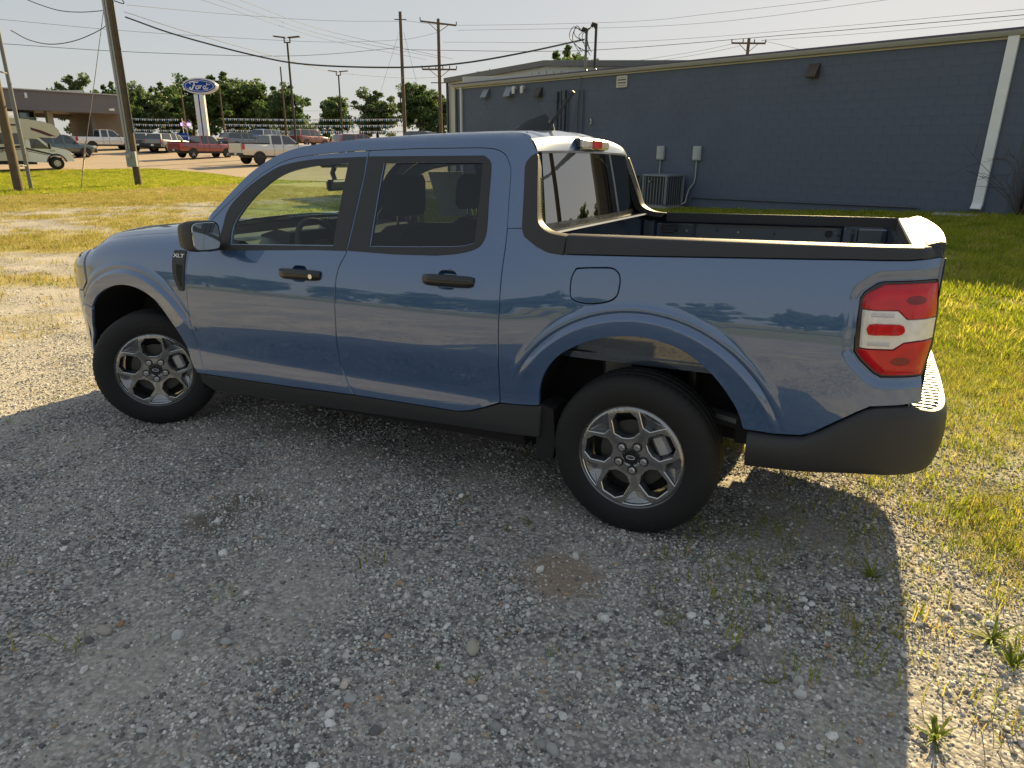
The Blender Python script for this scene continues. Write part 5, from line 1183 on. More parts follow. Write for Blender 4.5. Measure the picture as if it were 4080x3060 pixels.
for k in range(6): MB().add([(.04, 0, 2.85 - k * .16), (.35, .06, 2.6 - k * .16), (.55, -.02, 2.3 - k * .16), (.55, -.02, 2.16 - k * .16), (.35, .06, 2.45 - k * .16), (.04, 0, 2.70 - k * .16)], [(0, 1, 4, 5), (1, 2, 3, 4)]).build('flag_stripe', mat('flag_red', (.45, .05, .05), .8) if k % 2 == 0 else SWH, fg, 0)
# pennant strings
PW = mat('white_pennant', (.72, .76, .80), .7); PB = mat('blue_pennant', (.06, .28, .62), .7)
def pennants(a, b, sag, n, lab):
    a = Vector(a); b = Vector(b); pts = []
    for k in range(n + 1):
        t = k / n; p = a.lerp(b, t); p.z -= sag * 4 * t * (1 - t); pts.append(p)
    t_ = thing('pennant_string', lab, 'pennants', tuple(a), 0, 'pennant strings')
    MB().tube([p - a for p in pts], .012, 4).build('string', SWH, t_)
    for m_, par in ((PW, 0), (PB, 1)):
        q = MB(); d_ = (b - a).normalized()
        for k in range(n):
            if (k % 3 == 2) != bool(par): continue
            c = pts[k] - a; w_ = .11
            q.add([c - d_ * w_, c + d_ * w_, c + d_ * .02 + Vector((0, 0, -.26)), c - d_ * .02 + Vector((0, 0, -.26))], [(0, 1, 2, 3)])
        o = q.build('pennant_flags', m_, t_, 0); o['kind'] = 'stuff'
for k, z_ in enumerate((5.05, 4.35, 3.65)):
    w3 = ('top', 'middle', 'bottom')[k]
    pennants((76.3, -66.0, z_), (50.7, -58.75 - 12, z_ - .1), .10, 90, w3 + ' pennant string right of the oval sign')
    pennants((92, -63.0, z_ + .1), (84.5, -66.0, z_), .08, 26, w3 + ' pennant string left of the oval sign')
# ================================================================== vehicles in the lot
TIRE = mat('far_tyre', (.018, .018, .018), .8); RIMD = mat('far_dark_rim', (.03, .03, .032), .4, .5); RIMS = mat('far_silver_rim', (.40, .40, .41), .3, .8)
CGL = mat('tinted_car_glass', (.02, .026, .03), .05, 0, 1.0, var=.1, spec=.8); LRED = mat('far_red_lamp', (.50, .02, .02), .25, coat=.8); LWH = mat('far_white_lamp', (.75, .75, .72), .15, .2, .8)
VBLK = mat('vehicle_black_trim', (.02, .02, .021), .5)
def vsec(x, zb, zt, hw, tuck=.06, rd=.08):
    """one cross-section of a car body, low to high"""
    h_ = zt - zb
    return [(x, -hw + tuck, zb), (x, -hw + .01, zb + h_ * .18), (x, -hw, zb + h_ * .5), (x, -hw + .015, zt - rd), (x, -hw + .05, zt - rd * .35), (x, -hw + .15, zt), (x, 0, zt + .012),
            (x, hw - .15, zt), (x, hw - .05, zt - rd * .35), (x, hw - .015, zt - rd), (x, hw, zb + h_ * .5), (x, hw - .01, zb + h_ * .18), (x, hw - tuck, zb)]
def vehicle(name, lab, cat, pos, head, col, sp, group='cars parked in the lot', metal=.3):
    """sp: L length, hw half width, wb wheelbase, fo front overhang, r wheel radius, body stations, cab stations, bed"""
    x, y = pos; t = thing(name, lab, cat, (x, y, Tz(x, y) + .035), math.radians(head), group)
    pm = paint(name + '_paint_' + '_'.join('%d' % (c * 255) for c in col), col, metal, .35)
    xf = sp['wb'] / 2 + sp['fo']; xr = xf - sp['L']; fw, rw = sp['wb'] / 2, -sp['wb'] / 2; r = sp['r']; hw = sp['hw']
    body = MB(); body.loft([vsec(xx, zb, zt, w_) for xx, zb, zt, w_ in sp['body']]); bo = body.build('body', pm, t, 35)
    # cabin: glass block below, painted roof above, painted pillars between the panes
    cab = sp['cab']; g = MB()
    g.loft([[(xx, -w0, z0), (xx, -w1, z1), (xx, w1, z1), (xx, w0, z0)] for xx, z0, z1, w0, w1 in cab]); go_ = g.build('window_band', CGL, t, 0)
    rr = [c for c in cab if c[2] - c[1] > .30]
    rf = MB(); rf.loft([[(xx, -w1 - .012, z1 - .035), (xx, -w1 + .03, z1 + .012), (xx, -w1 * .6, z1 + .035), (xx, w1 * .6, z1 + .035), (xx, w1 - .03, z1 + .012), (xx, w1 + .012, z1 - .035)] for xx, z0, z1, w0, w1 in rr]); rf.build('roof', pm, t, 40)
    zs = lambda xx: [float(np.interp(xx, [c[0] for c in cab], [c[i] for c in cab])) for i in (1, 2, 3, 4)]
    for sd in (-1, 1):
        for xa, xb, wd_ in sp['pillars']:
            z0, _, w0, _ = zs(xa); _, z1, _, w1 = zs(xb)
            pl = MB(); pl.loft([[(xa - wd_, sd * (w0 + .008), z0 - .02), (xa + wd_, sd * (w0 + .008), z0 - .02), (xa + wd_, sd * (w0 - .03), z0 - .02), (xa - wd_, sd * (w0 - .03), z0 - .02)], [(xb - wd_, sd * (w1 + .010), z1 - .01), (xb + wd_, sd * (w1 + .010), z1 - .01), (xb + wd_, sd * (w1 - .03), z1 - .01), (xb - wd_, sd * (w1 - .03), z1 - .01)]]); pl.build('pillar', pm, t, 0)
        for xx in sp['seams']: MB().box((xx, sd * (hw - .002), (sp['sill'] + sp['belt']) / 2), (.012, .016, sp['belt'] - sp['sill'] - .1)).build('door_seam', VBLK, bo)
        for xx in sp['handles']: MB().box((xx, sd * (hw + .012), sp['belt'] - .12), (.17, .03, .035), ch=.008).build('door_handle', pm if sp.get('hb', 1) else VBLK, bo)
        m_ = MB(); m_.box((sp['mirror'], sd * (hw + .08), sp['belt'] + .06), (.13, .20, .15), ch=.03); m_.build('door_mirror', VBLK, t)
        for k, wx in enumerate((fw, rw)):
            ar = MB(); n = 20
            ar.loft([[(wx + (r + .075) * math.cos(PI * q / n - .12), sd * yy, r + (r + .075) * math.sin(PI * q / n - .12)) for q in range(int(n * 1.08))] for yy in (hw - .10, hw + .006)], True); ar.build('wheel_arch', VBLK, bo, 0)
            w = empty('wheel', (wx, sd * (hw - .10), r), 0 if sd > 0 else PI, t)
            V, F = make_tyre(r, .2, r * .66, 36, .10); MB().add(V, F).build('tyre', TIRE, w, 40)
            rm = MB(); rm.cyl((0, .07, 0), r * .66, .02, 20, 'y'); ro_ = rm.build('rim', RIMD, w)
            sm_ = sp['rim']
            for q in range(5):
                a = q * 2 * PI / 5 + .3; sp_ = MB(); sp_.box((math.cos(a) * r * .36, .092, math.sin(a) * r * .36), (r * .58, .02, r * .17), M=Matrix.Rotation(-a, 3, 'Y')); sp_.build('spoke', sm_, ro_)
            MB().cyl((0, .095, 0), r * .15, .03, 12, 'y').build('hub_cap', sm_, ro_)
        q = sp['tail']; MB().box((xr + .05 + q[2] / 2, sd * (hw - .09), (q[0] + q[1]) / 2), (q[2] + .12, .2, q[1] - q[0]), ch=.03).build('tail_lamp', LRED, t)
        q = sp['headl']; MB().box((xf - .16, sd * (hw - .18), (q[0] + q[1]) / 2), (.30, .30, q[1] - q[0]), ch=.04).build('head_lamp', LWH, t)
        MB().box((0, sd * (hw - .03), sp['sill'] - .03), (sp['wb'] - 2 * r - .25, .06, .10)).build('sill', VBLK, t)
    MB().box((xr + .06, 0, sp['rb'][0]), (.22, hw * 1.86, sp['rb'][1]), ch=.05).build('rear_bumper', sp.get('rbm', VBLK), t); MB().box((xf - .08, 0, sp['fb'][0]), (.26, hw * 1.78, sp['fb'][1]), ch=.05).build('front_bumper', VBLK, t)
    MB().box((0, 0, sp['sill'] - .02), (sp['L'] * .82, hw * 1.5, .18)).build('underbody', VBLK, t)
    MB().box((xr - .045, .0 if not sp.get('bed') else .0, sp['rb'][0] + .02), (.02, .30, .15)).build('licence_plate', LWH, t)
    if sp.get('bed'):
        x0, x1, zt = sp['bed']
        b = MB(); b.box(((x0 + x1) / 2, 0, zt - .02), (x1 - x0 - .16, hw * 2 - .26, .10)); b.build('bed_liner', VBLK, t)
        for sd in (-1, 1): MB().box(((x0 + x1) / 2, sd * (hw - .085), zt + .028), (x1 - x0 - .02, .12, .05), ch=.012).build('bed_rail', VBLK, t)
        MB().box((x0 + .05, 0, zt + .028), (.09, hw * 2 - .34, .05), ch=.012).build('tailgate_cap', VBLK, t)
        MB().box((x0 - .018, 0, zt - .32), (.03, hw * 2 - .42, .52), ch=.01).build('tailgate', pm, t)
    return t
def pickup_spec(L=5.35, hw=.93, wb=3.22, fo=.93, r=.385, belt=1.22, hood=1.18, roof=1.84, bedz=1.22, rim=RIMD, lift=0.0, cablen=1.0):
    xf = wb / 2 + fo; xr = xf - L; sill = .48 + lift; cb = -.30 * wb + .12
    body = [(xr, .62 + lift, bedz, hw - .03), (xr + .06, .58 + lift, bedz + .005, hw), (cb - .02, sill, bedz + .005, hw), (cb, sill, belt, hw), (wb * .27, sill, belt, hw), (wb * .36, sill, hood, hw), (xf - .5, sill + .05, hood - .03, hw - .01), (xf - .18, sill + .05, hood - .09, hw - .05), (xf - .04, sill + .08, hood - .2, hw - .13), (xf, sill + .15, hood - .36, hw - .20)]
    cab = [(cb + .02, belt - .02, belt + .05, hw - .07, hw - .10), (cb + .10, belt - .02, roof - .03, hw - .07, hw - .22), (cb + .35, belt - .02, roof, hw - .06, hw - .21), (wb * .06, belt - .02, roof, hw - .06, hw - .21), (wb * .15, belt - .02, roof - .05, hw - .06, hw - .23), (wb * .335, belt - .03, belt + .02, hw - .10, hw - .14)]
    return dict(L=L, hw=hw, wb=wb, fo=fo, r=r, body=body, cab=cab, pillars=[(cb + .08, cb + .14, .07), (-.02 * wb, -.02 * wb, .05), (wb * .325, wb * .145, .045)], seams=[cb + .25, -.02 * wb, wb * .30], handles=[.0, -.27 * wb + .35], belt=belt, sill=sill, mirror=wb * .27,
                tail=(bedz - .42, bedz - .03, .06), headl=(hood - .30, hood - .10), rb=(.60 + lift, .20), fb=(.62 + lift, .34), bed=(xr, cb - .02, bedz), rim=rim)
def car_spec(L, hw, wb, fo, r, belt, hood, deck, roof, rim=RIMS, suv=False):
    xf = wb / 2 + fo; xr = xf - L; sill = .34 if not suv else .42
    body = [(xr, sill + .2, deck - .12, hw - .16), (xr + .10, sill + .1, deck - .02, hw - .06), (xr + .35, sill + .02, deck, hw - .01), (-wb * .25, sill, belt, hw), (wb * .2, sill, belt, hw), (wb * .36, sill, hood, hw), (xf - .5, sill + .02, hood - .07, hw - .02), (xf - .15, sill + .04, hood - .18, hw - .10), (xf, sill + .12, hood - .36, hw - .22)]
    if suv: cab = [(xr + .10, belt - .03, belt + .04, hw - .1, hw - .14), (xr + .32, belt - .03, roof - .06, hw - .08, hw - .24), (xr + .7, belt - .03, roof, hw - .07, hw - .22), (wb * .08, belt - .03, roof, hw - .07, hw - .22), (wb * .17, belt - .03, roof - .06, hw - .07, hw - .24), (wb * .37, belt - .04, belt + .01, hw - .11, hw - .15)]
    else: cab = [(xr + .38, deck - .03, deck + .02, hw - .15, hw - .2), (-wb * .22, belt - .03, roof - .04, hw - .10, hw - .30), (-wb * .08, belt - .03, roof, hw - .09, hw - .28), (wb * .04, belt - .03, roof - .02, hw - .09, hw - .28), (wb * .33, belt - .04, belt + .0, hw - .12, hw - .18)]
    pil = [(xr + .22, xr + .40, .09), (-wb * .27, -wb * .27, .05), (0, 0, .04), (wb * .36, wb * .165, .045)] if suv else [(-wb * .42, -wb * .22, .08), (-.05, -.05, .04), (wb * .31, wb * .06, .04)]
    return dict(L=L, hw=hw, wb=wb, fo=fo, r=r, body=body, cab=cab, pillars=pil, seams=[0.0, wb * .33] + ([-wb * .27] if suv else []), handles=[-.12] + ([-wb * .3] if suv else []), belt=belt, sill=sill + .03, mirror=wb * .27, tail=(deck - .26, deck - .06, .05), headl=(hood - .30, hood - .13), rb=(sill + .18, .34), fb=(sill + .16, .34), rim=rim)
H = 206.5
vehicle('pickup_truck', 'white crew cab pickup parked under the dealership canopy', 'pickup truck', (66.17, -42.38), H + 48, (.85, .85, .84), pickup_spec(L=5.45, rim=RIMD), metal=.0)
vehicle('pickup_truck', 'dark red crew cab pickup with black bumper in the open lot', 'pickup truck', (49.36, -39.36), H + 55, (.26, .012, .018), pickup_spec(L=5.07, hw=.92, wb=3.08, fo=.88, r=.362, belt=1.13, hood=1.13, roof=1.73, bedz=1.20, rim=RIMS), metal=.35)
vehicle('pickup_truck', 'big pale silver crew cab pickup with black wheels, right of the red pickup', 'pickup truck', (39.21, -37.24), H + 50, (.62, .61, .59), pickup_spec(L=6.3, hw=1.02, wb=4.06, fo=.97, r=.43, belt=1.42, hood=1.42, roof=2.03, bedz=1.44, rim=RIMD, lift=.10), metal=.35)
vehicle('pickup_truck', 'black pickup seen from behind between motorhome and white pickup', 'pickup truck', (73.0, -40.4), H + 78, (.018, .018, .02), pickup_spec(L=5.9, hw=1.0, wb=3.7, roof=1.95, bedz=1.38, belt=1.36, hood=1.34, lift=.08, r=.41), metal=.2)
vehicle('coupe', 'bright blue coupe with window sticker behind the meter pole', 'car', (66.51, -46.45), H + 36, (.05, .36, .78), car_spec(4.8, .95, 2.72, .92, .34, .93, .94, 1.0, 1.39), metal=.2)
vehicle('hatchback_suv', 'dark grey crossover seen from behind, right of the blue coupe', 'car', (60.30, -43.04), H + 82, (.045, .05, .065), car_spec(4.7, .94, 2.85, .9, .36, 1.05, 1.05, 1.15, 1.62, suv=True))
vehicle('hatchback_suv', 'steel grey crossover just left of the red pickup', 'car', (58.53, -43.38), H + 78, (.11, .125, .14), car_spec(4.7, .94, 2.85, .9, .36, 1.05, 1.05, 1.15, 1.62, suv=True))
vehicle('estate_car', 'slate blue car nose behind the red pickup cab', 'car', (57.2, -51.2), H + 52, (.10, .13, .17), car_spec(4.8, .93, 2.8, .9, .34, 1.0, 1.0, 1.1, 1.55, suv=True))
vehicle('sport_utility', 'royal blue sport utility far behind, between red and silver pickups', 'car', (60.5, -58.2), H + 70, (.02, .09, .36), car_spec(4.8, .95, 2.9, .9, .38, 1.1, 1.1, 1.2, 1.75, suv=True))
vehicle('sport_utility', 'maroon sport utility far behind, left of the silver pickup', 'car', (56.6, -60.2), H + 62, (.16, .012, .02), car_spec(4.8, .95, 2.9, .9, .38, 1.1, 1.1, 1.2, 1.78, suv=True))
vehicle('sport_utility', 'bright red sport utility right of the silver pickup', 'car', (42.0, -50.6), H + 40, (.42, .012, .025), car_spec(4.9, .97, 2.9, .92, .38, 1.1, 1.1, 1.2, 1.74, suv=True))
vehicle('sport_utility', 'black sport utility beyond the red one, near the tree', 'car', (41.2, -58.4), H + 150, (.015, .016, .018), car_spec(4.9, .98, 2.9, .92, .39, 1.15, 1.12, 1.25, 1.86, suv=True))
vehicle('sport_utility', 'dark green sport utility nose beside the motorhome cab', 'car', (58.6, -33.2), H + 48, (.03, .075, .085), car_spec(4.8, .95, 2.85, .9, .38, 1.12, 1.08, 1.2, 1.75, suv=True))
# --- motorhome
rv = thing('motorhome', 'cream and beige motorhome with dark red swoosh and chrome front wheel', 'motorhome', (47.1, -25.6, Tz(47.1, -25.6) + .035), math.radians(H + 36))
RVB = mat('motorhome_beige', (.66, .60, .50), .4, coat=.4, var=.05, scale=1); RVW = mat('motorhome_white', (.90, .89, .86), .35, coat=.5, var=.04); RVR = mat('motorhome_maroon', (.09, .008, .012), .4, coat=.4); RVK = mat('motorhome_black', (.012, .012, .013), .35, coat=.4)
# local x forward (right of the view), front axle at x=0; the visible side is local -y or +y? the right of travel looks away, so side +y faces the viewer
Y1, Y0 = .35, -1.95
coach = [(-6.2, .55), (-6.2, 3.05), (-1.8, 3.10), (-1.25, 3.05), (-1.1, 3.05), (-1.1, 1.9), (-1.55, 1.9), (-1.55, .55)]
MB().prism(coach, Y0, Y1).build('coach_body', RVB, rv, 0)
bunk = [(-1.6, 1.98), (-1.6, 3.06), (-.45, 2.95), (.12, 2.78), (.42, 2.42), (.40, 2.12), (.20, 1.98)]
MB().prism(bunk, Y0 + .02, Y1 - .02).build('overcab_bunk', RVB, rv, 0)
MB().box((-3.9, (Y0 + Y1) / 2, 3.13), (4.6, 1.9, .10), ch=.03).build('roof', RVW, rv); MB().box((-1.9, -.7, 3.34), (.55, .55, .34), ch=.06).build('roof_vent', RVW, rv)
cabp = [(-1.62, .50), (-1.62, 1.98), (-1.15, 2.02), (-.78, 1.98), (-.20, 1.42), (.62, 1.24), (.86, 1.10), (.93, .78), (.92, .52), (.5, .50), (.46, .72), (.28, .88), (0, .93), (-.28, .88), (-.46, .72), (-.5, .42)]
MB().prism(cabp, Y0 + .20, Y1 - .10).build('cab_body', RVW, rv, 0)
MB().prism([(-1.28, 1.30), (-1.28, 1.88), (-.86, 1.88), (-.38, 1.38), (-.36, 1.28)], Y1 - .105, Y1 - .088).build('door_window', CGL, rv, 0)
MB().prism([(-3.1, 1.55), (-3.1, 2.2), (-1.62, 2.2), (-1.62, 1.55)], Y1 - .01, Y1 + .012).build('side_window', CGL, rv, 0); MB().prism([(-5.6, 1.5), (-5.6, 2.2), (-4.2, 2.2), (-4.2, 1.5)], Y1 - .01, Y1 + .012).build('side_window', CGL, rv, 0)
MB().add([(-.74, Y0 + .3, 1.96), (-.74, Y1 - .2, 1.96), (-.20, Y1 - .2, 1.44), (-.20, Y0 + .3, 1.44)], [(0, 1, 2, 3)]).build('windshield', CGL, rv, 0)
for pts, mt, e in (([(-1.58, 2.62), (-1.58, 2.72), (-.5, 2.38), (.18, 2.05), (-.2, 2.05)], RVR, -.018), ([(-1.62, 1.26), (-1.62, 1.38), (-.2, .98), (.0, .94), (-.35, .92)], RVK, -.098), ([(-1.62, 1.16), (-1.62, 1.20), (-.4, .90), (-.44, .88)], RVR, -.098), ([(-6.1, 2.66), (-6.1, 2.78), (-1.62, 2.74), (-1.62, 2.64)], RVR, .002), ([(-6.1, .85), (-6.1, 1.02), (-1.6, 1.50), (-1.6, 1.36)], RVK, .002), ([(-6.1, .76), (-6.1, .81), (-1.6, 1.30), (-1.6, 1.26)], RVR, .002), ([(-6.1, 1.0), (-6.1, 1.05), (-3.1, .95), (-3.1, .90)], RVK, .003)):
    MB().prism(pts, Y1 + e - .02, Y1 + e + .006).build('stripe', mt, rv, 0)
tv, tf = text_mesh('CHAU', .30, .004, 0, 1.05); mesh('side_lettering', [(x - 2.62, Y1 + .006 + z, 1.14 + y) for x, y, z in tv * [1, 1, 1]], tf, RVK, rv)
tv, tf = text_mesh('SUPER', .10, .003, 0, 1.0); mesh('cab_lettering', [(x - .15, Y1 - .09 + z, 1.15 + y) for x, y, z in tv], tf, RVK, rv)
MB().box((.93, -.75, .62), (.16, 1.75, .26), ch=.05).build('front_bumper', mat('rv_chrome', (.6, .6, .61), .2, .9), rv)
MB().box((.80, Y1 - .32, .95), (.22, .3, .22), ch=.03).build('head_lamp', LWH, rv); MB().box((.88, -.75, .92), (.06, 1.0, .3), ch=.02).build('grille', MATS['rv_chrome'], rv)
MB().box((-.28, Y1 + .06, 1.45), (.16, .12, .36), ch=.03).build('door_mirror', VBLK, rv)
MB().tube([(-.52 * math.cos(a), Y1 - .085, .42 + .52 * math.sin(a)) for a in np.linspace(.1, PI - .1, 16)], .05, 6).build('wheel_arch', VBLK, rv)
MB().box((-3.6, -.8, .45), (5.0, 1.9, .25)).build('underbody', VBLK, rv)
for wx, yy in ((0, Y1 - .18), (0, Y0 + .30), (-4.1, Y1 - .18), (-4.1, Y0 + .18)):
    w = empty('wheel', (wx, yy, .39), 0 if yy > -.8 else PI, rv); V, F = make_tyre(.39, .2, .225, 40, .08); MB().add(V, F).build('tyre', TIRE, w, 40)
    ro_ = MB().cyl((0, .065, 0), .225, .03, 20, 'y', .20).build('rim', MATS['rv_chrome'], w)
    MB().cyl((0, .09, 0), .08, .05, 12, 'y', .06).build('hub_cap', MATS['rv_chrome'], ro_)
    for q in range(6): MB().cyl((.145 * math.cos(q * 1.047), .085, .145 * math.sin(q * 1.047)), .03, .02, 8, 'y').build('rim_hole', VBLK, ro_)

for o in list(rv.children_recursive):      # the drawn side belongs on the viewer's side
    if o.type == 'MESH' and o.parent is rv and not o.data.get('turned'):
        o.data.transform(Matrix.Diagonal((1, -1, 1, 1))); o.data.flip_normals(); o.data['turned'] = 1
    elif o.type == 'EMPTY':
        o.location.y *= -1; o.rotation_euler.z += PI
# ================================================================== trees
LEAF = []
for k, (c1, c2) in enumerate((((.05, .095, .026), (.125, .19, .06)), ((.045, .09, .03), (.11, .18, .06)), ((.065, .11, .04), (.15, .205, .08)))):
    m, t_, b_ = nmat('oak_leaves_%d' % k); N = t_.nodes; L = t_.links
    oi = N.new('ShaderNodeNewGeometry'); mx = N.new('ShaderNodeMix'); mx.data_type = 'RGBA'
    mx.inputs[6].default_value = (*c1, 1); mx.inputs[7].default_value = (*c2, 1); L.new(oi.outputs['Random Per Island'], mx.inputs[0])
    L.new(mx.outputs[2], b_.inputs['Base Color']); b_.inputs['Roughness'].default_value = .6
    tl = N.new('ShaderNodeBsdfTranslucent'); L.new(mx.outputs[2], tl.inputs[0]); ms = N.new('ShaderNodeMixShader'); ms.inputs[0].default_value = .45
    L.new(b_.outputs[0], ms.inputs[1]); L.new(tl.outputs[0], ms.inputs[2]); L.new(ms.outputs[0], N['Material Output'].inputs[0]); LEAF.append(m)
BARK = mat('grey_bark', (.085, .07, .055), .95, var=.3, scale=5, bump=.02, bscale=14)
def tree_meshes(seed, h=10.0, spread=4.2, nclump=120, per=90, ls=.21, crown0=.18):
    rg = np.random.default_rng(seed); br = MB()
    th = h * (.30 + .1 * rg.random()); lean = rg.normal(0, .15, 2)
    br.tube([(0, 0, -.3), (lean[0] * .4, lean[1] * .4, th * .5), (lean[0], lean[1], th), (lean[0] * 1.6, lean[1] * 1.6, h * .62), (lean[0] * 2, lean[1] * 2, h * .86)], [.26, .20, .16, .10, .03], 8)
    cl = []; nl = 13; per_l = max(5, nclump // nl)
    for k in range(nl):
        a = 2 * PI * (k * .618 + .15 * rg.random()); el = math.asin(min(.98, .05 + .95 * ((k + .5) / nl) ** .8)); R_ = rg.uniform(.72, 1.12)
        ex, ey, ez = spread * R_ * math.cos(el) * math.cos(a), spread * R_ * math.cos(el) * math.sin(a), h * (crown0 + .12) + (h * (.82 - crown0)) * R_ * math.sin(el)
        for q in range(per_l):
            t = rg.uniform(.35, 1.0); j_ = .085 * h * (1.15 - .5 * t)
            cl.append((ex * t + rg.normal(0, j_), ey * t + rg.normal(0, j_), h * crown0 + (ez - h * crown0) * (t ** .8) + rg.normal(0, j_ * .6) + .03 * h, .30 + .62 * rg.random() ** 1.4))
    nclump = len(cl)
    for k in range(8):      # low skirt
        a = rg.random() * 2 * PI; cl[k] = (spread * .6 * math.cos(a), spread * .6 * math.sin(a), h * (crown0 - .02 + .1 * rg.random()), .6)
    rg.shuffle(cl)
    for x, y, z, s in cl[:26]:
        z0 = max(th * .7, z * .62 - .4); br.tube([(lean[0], lean[1], z0), (x * .5, y * .5, (z0 + z) / 2 + .2), (x * .93, y * .93, z)], [.075, .045, .015], 5, False)
    n = nclump * per; C0 = np.repeat(np.array(cl), per, 0); P = rg.normal(0, 1, (n, 3)); P /= np.linalg.norm(P, axis=1)[:, None]; P *= (rg.random(n) ** .55)[:, None]
    P = C0[:, :3] + P * C0[:, 3:4] * [1.35, 1.35, .85]
    s = ls * (.6 + .9 * rg.random(n))[:, None]
    d1 = rg.normal(0, 1, (n, 3)); d1 /= np.linalg.norm(d1, axis=1)[:, None]; d2 = np.cross(d1, rg.normal(0, 1, (n, 3))); d2 /= np.linalg.norm(d2, axis=1)[:, None] + 1e-9
    V = np.stack([P - d1 * s, P + d2 * s * .55, P + d1 * s, P - d2 * s * .55], 1).reshape(-1, 3)
    return br, V, np.arange(n * 4).reshape(-1, 4)
TP = []
for sd, kw in ((3, dict(nclump=150)), (5, dict(spread=3.8, nclump=150)), (8, dict(spread=4.6, nclump=190)), (13, dict(spread=3.2, nclump=130, crown0=.12))):
    br, V, F = tree_meshes(sd, **kw)
    b = br.build('trunk', BARK, None, 40); bd = b.data; bpy.data.objects.remove(b)
    me = bpy.data.meshes.new('crown'); me.from_pydata(V.tolist(), [], F.tolist()); TP.append((bd, me))
    me.materials.append(LEAF[len(TP) % 3])
def tree(lab, x, y, h, k, rz, w=1.0, group='trees beyond the lot', sink=0.0):
    t = thing('oak_tree', lab, 'tree', (x, y, Tz(x, y) - sink), rz, group); bd, me = TP[k]; s = h / 10.0 * (1.13 if group == 'trees beyond the lot' else 1.0)
    t.scale = (s * w, s * w, s)
    obj_from('trunk', bd, t); obj_from('crown', me, t)
    return t
tree('leafy tree rising behind the showroom roof unit', 126.7, -79.1, 11.1, 1, 0.0, 0.90)
tree('small tree crown showing above the right end of the showroom roof', 125.4, -85.4, 10.5, 2, 1.3, 0.80)
tree('dark tree seen through the gap under the canopy', 113.5, -71.1, 3.3, 0, 2.6, 1.10)
tree('tree directly right of the meter pole, left of the next', 125.0, -91.4, 10.7, 1, 3.9, 1.00)
tree('tree left of the oval sign with bushy top', 131.4, -100.5, 11.9, 2, 5.2, 1.00)
tree('tree crown partly behind the oval sign', 135.8, -110.8, 13.7, 0, 6.5, 1.00)
tree('tallest broad tree just right of the oval sign', 116.0, -102.8, 13.5, 2, 7.8, 1.15)
tree('tree in the clump between sign and light pole, left half', 124.9, -115.6, 12.4, 0, 9.1, 1.00)
tree('tree in the clump between sign and light pole, right half', 113.0, -109.7, 12.3, 1, 10.4, 1.00)
tree('rightmost tree of the big clump, behind the nearer light pole', 102.7, -104.9, 10.8, 0, 11.7, 0.90)
tree('pale far tree between the nearer light pole and the next tree', 141.6, -152.6, 6.5, 2, 13.0, 1.20)
tree('narrow gappy tree behind the farther light pole', 88.9, -103.0, 9.4, 3, 14.3, 0.90)
tree('round isolated tree left of the plain tall pole', 78.6, -102.2, 9.1, 1, 15.6, 1.20)
tree('tree between plain tall pole and crossarm pole', 67.1, -98.9, 10.2, 3, 16.9, 1.00)
tree('tree behind the crossarm pole beside the shed', 71.7, -111.3, 8.7, 0, 18.2, 1.00)
tree('tree crown above the block roof left of the masts', 43.7, -103.6, 14.0, 2, 19.5, 0.80)
tree('tree top just above the shed roof', 59.4, -107.2, 13.0, 3, 20.8, 1.00)

tree('tree of the row across the road behind the photographer', -87.0, 62.6, 7.4, 0, 0.0, 1.5, 'trees across the road behind the photographer')
tree('tree of the row across the road behind the photographer', -78.4, 59.4, 8.7, 1, 0.9, 1.5, 'trees across the road behind the photographer')
tree('tree of the row across the road behind the photographer', -74.2, 58.1, 7.8, 2, 1.8, 1.5, 'trees across the road behind the photographer')
tree('tree of the row across the road behind the photographer', -64.5, 67.0, 6.7, 3, 2.7, 1.5, 'trees across the road behind the photographer')
tree('tree of the row across the road behind the photographer', -57.6, 63.5, 8.0, 0, 3.6, 1.5, 'trees across the road behind the photographer')
tree('tree of the row across the road behind the photographer', -49.8, 58.4, 7.4, 1, 4.5, 1.5, 'trees across the road behind the photographer')
tree('tree of the row across the road behind the photographer', -43.4, 65.0, 7.6, 2, 5.4, 1.5, 'trees across the road behind the photographer')
tree('tree of the row across the road behind the photographer', -36.2, 65.3, 6.9, 3, 6.3, 1.5, 'trees across the road behind the photographer')
tree('tree of the row across the road behind the photographer', -27.0, 60.4, 6.8, 0, 7.2, 1.5, 'trees across the road behind the photographer')
tree('tree of the row across the road behind the photographer', -18.6, 63.1, 8.8, 1, 8.1, 1.5, 'trees across the road behind the photographer')
tree('tree of the row across the road behind the photographer', -10.8, 63.9, 8.4, 2, 9.0, 1.5, 'trees across the road behind the photographer')
tree('tree of the row across the road behind the photographer', -3.2, 61.8, 8.4, 3, 9.9, 1.5, 'trees across the road behind the photographer')
tree('tree of the row across the road behind the photographer', 1.4, 59.0, 7.2, 0, 10.8, 1.5, 'trees across the road behind the photographer')
tree('tree of the row across the road behind the photographer', 11.8, 64.7, 8.3, 1, 11.7, 1.5, 'trees across the road behind the photographer')
tree('tree of the row across the road behind the photographer', 17.0, 62.2, 6.7, 2, 12.6, 1.5, 'trees across the road behind the photographer')
tree('tree of the row across the road behind the photographer', 23.4, 60.7, 7.0, 3, 13.5, 1.5, 'trees across the road behind the photographer')
tree('tree of the row across the road behind the photographer', 30.6, 60.8, 8.5, 0, 14.4, 1.5, 'trees across the road behind the photographer')
tree('tree of the row across the road behind the photographer', 39.2, 60.0, 8.7, 1, 15.3, 1.5, 'trees across the road behind the photographer')
tree('tree of the row across the road behind the photographer', 46.8, 66.8, 6.6, 2, 16.2, 1.5, 'trees across the road behind the photographer')
tree('tree of the row across the road behind the photographer', 53.4, 61.8, 7.7, 3, 17.1, 1.5, 'trees across the road behind the photographer')
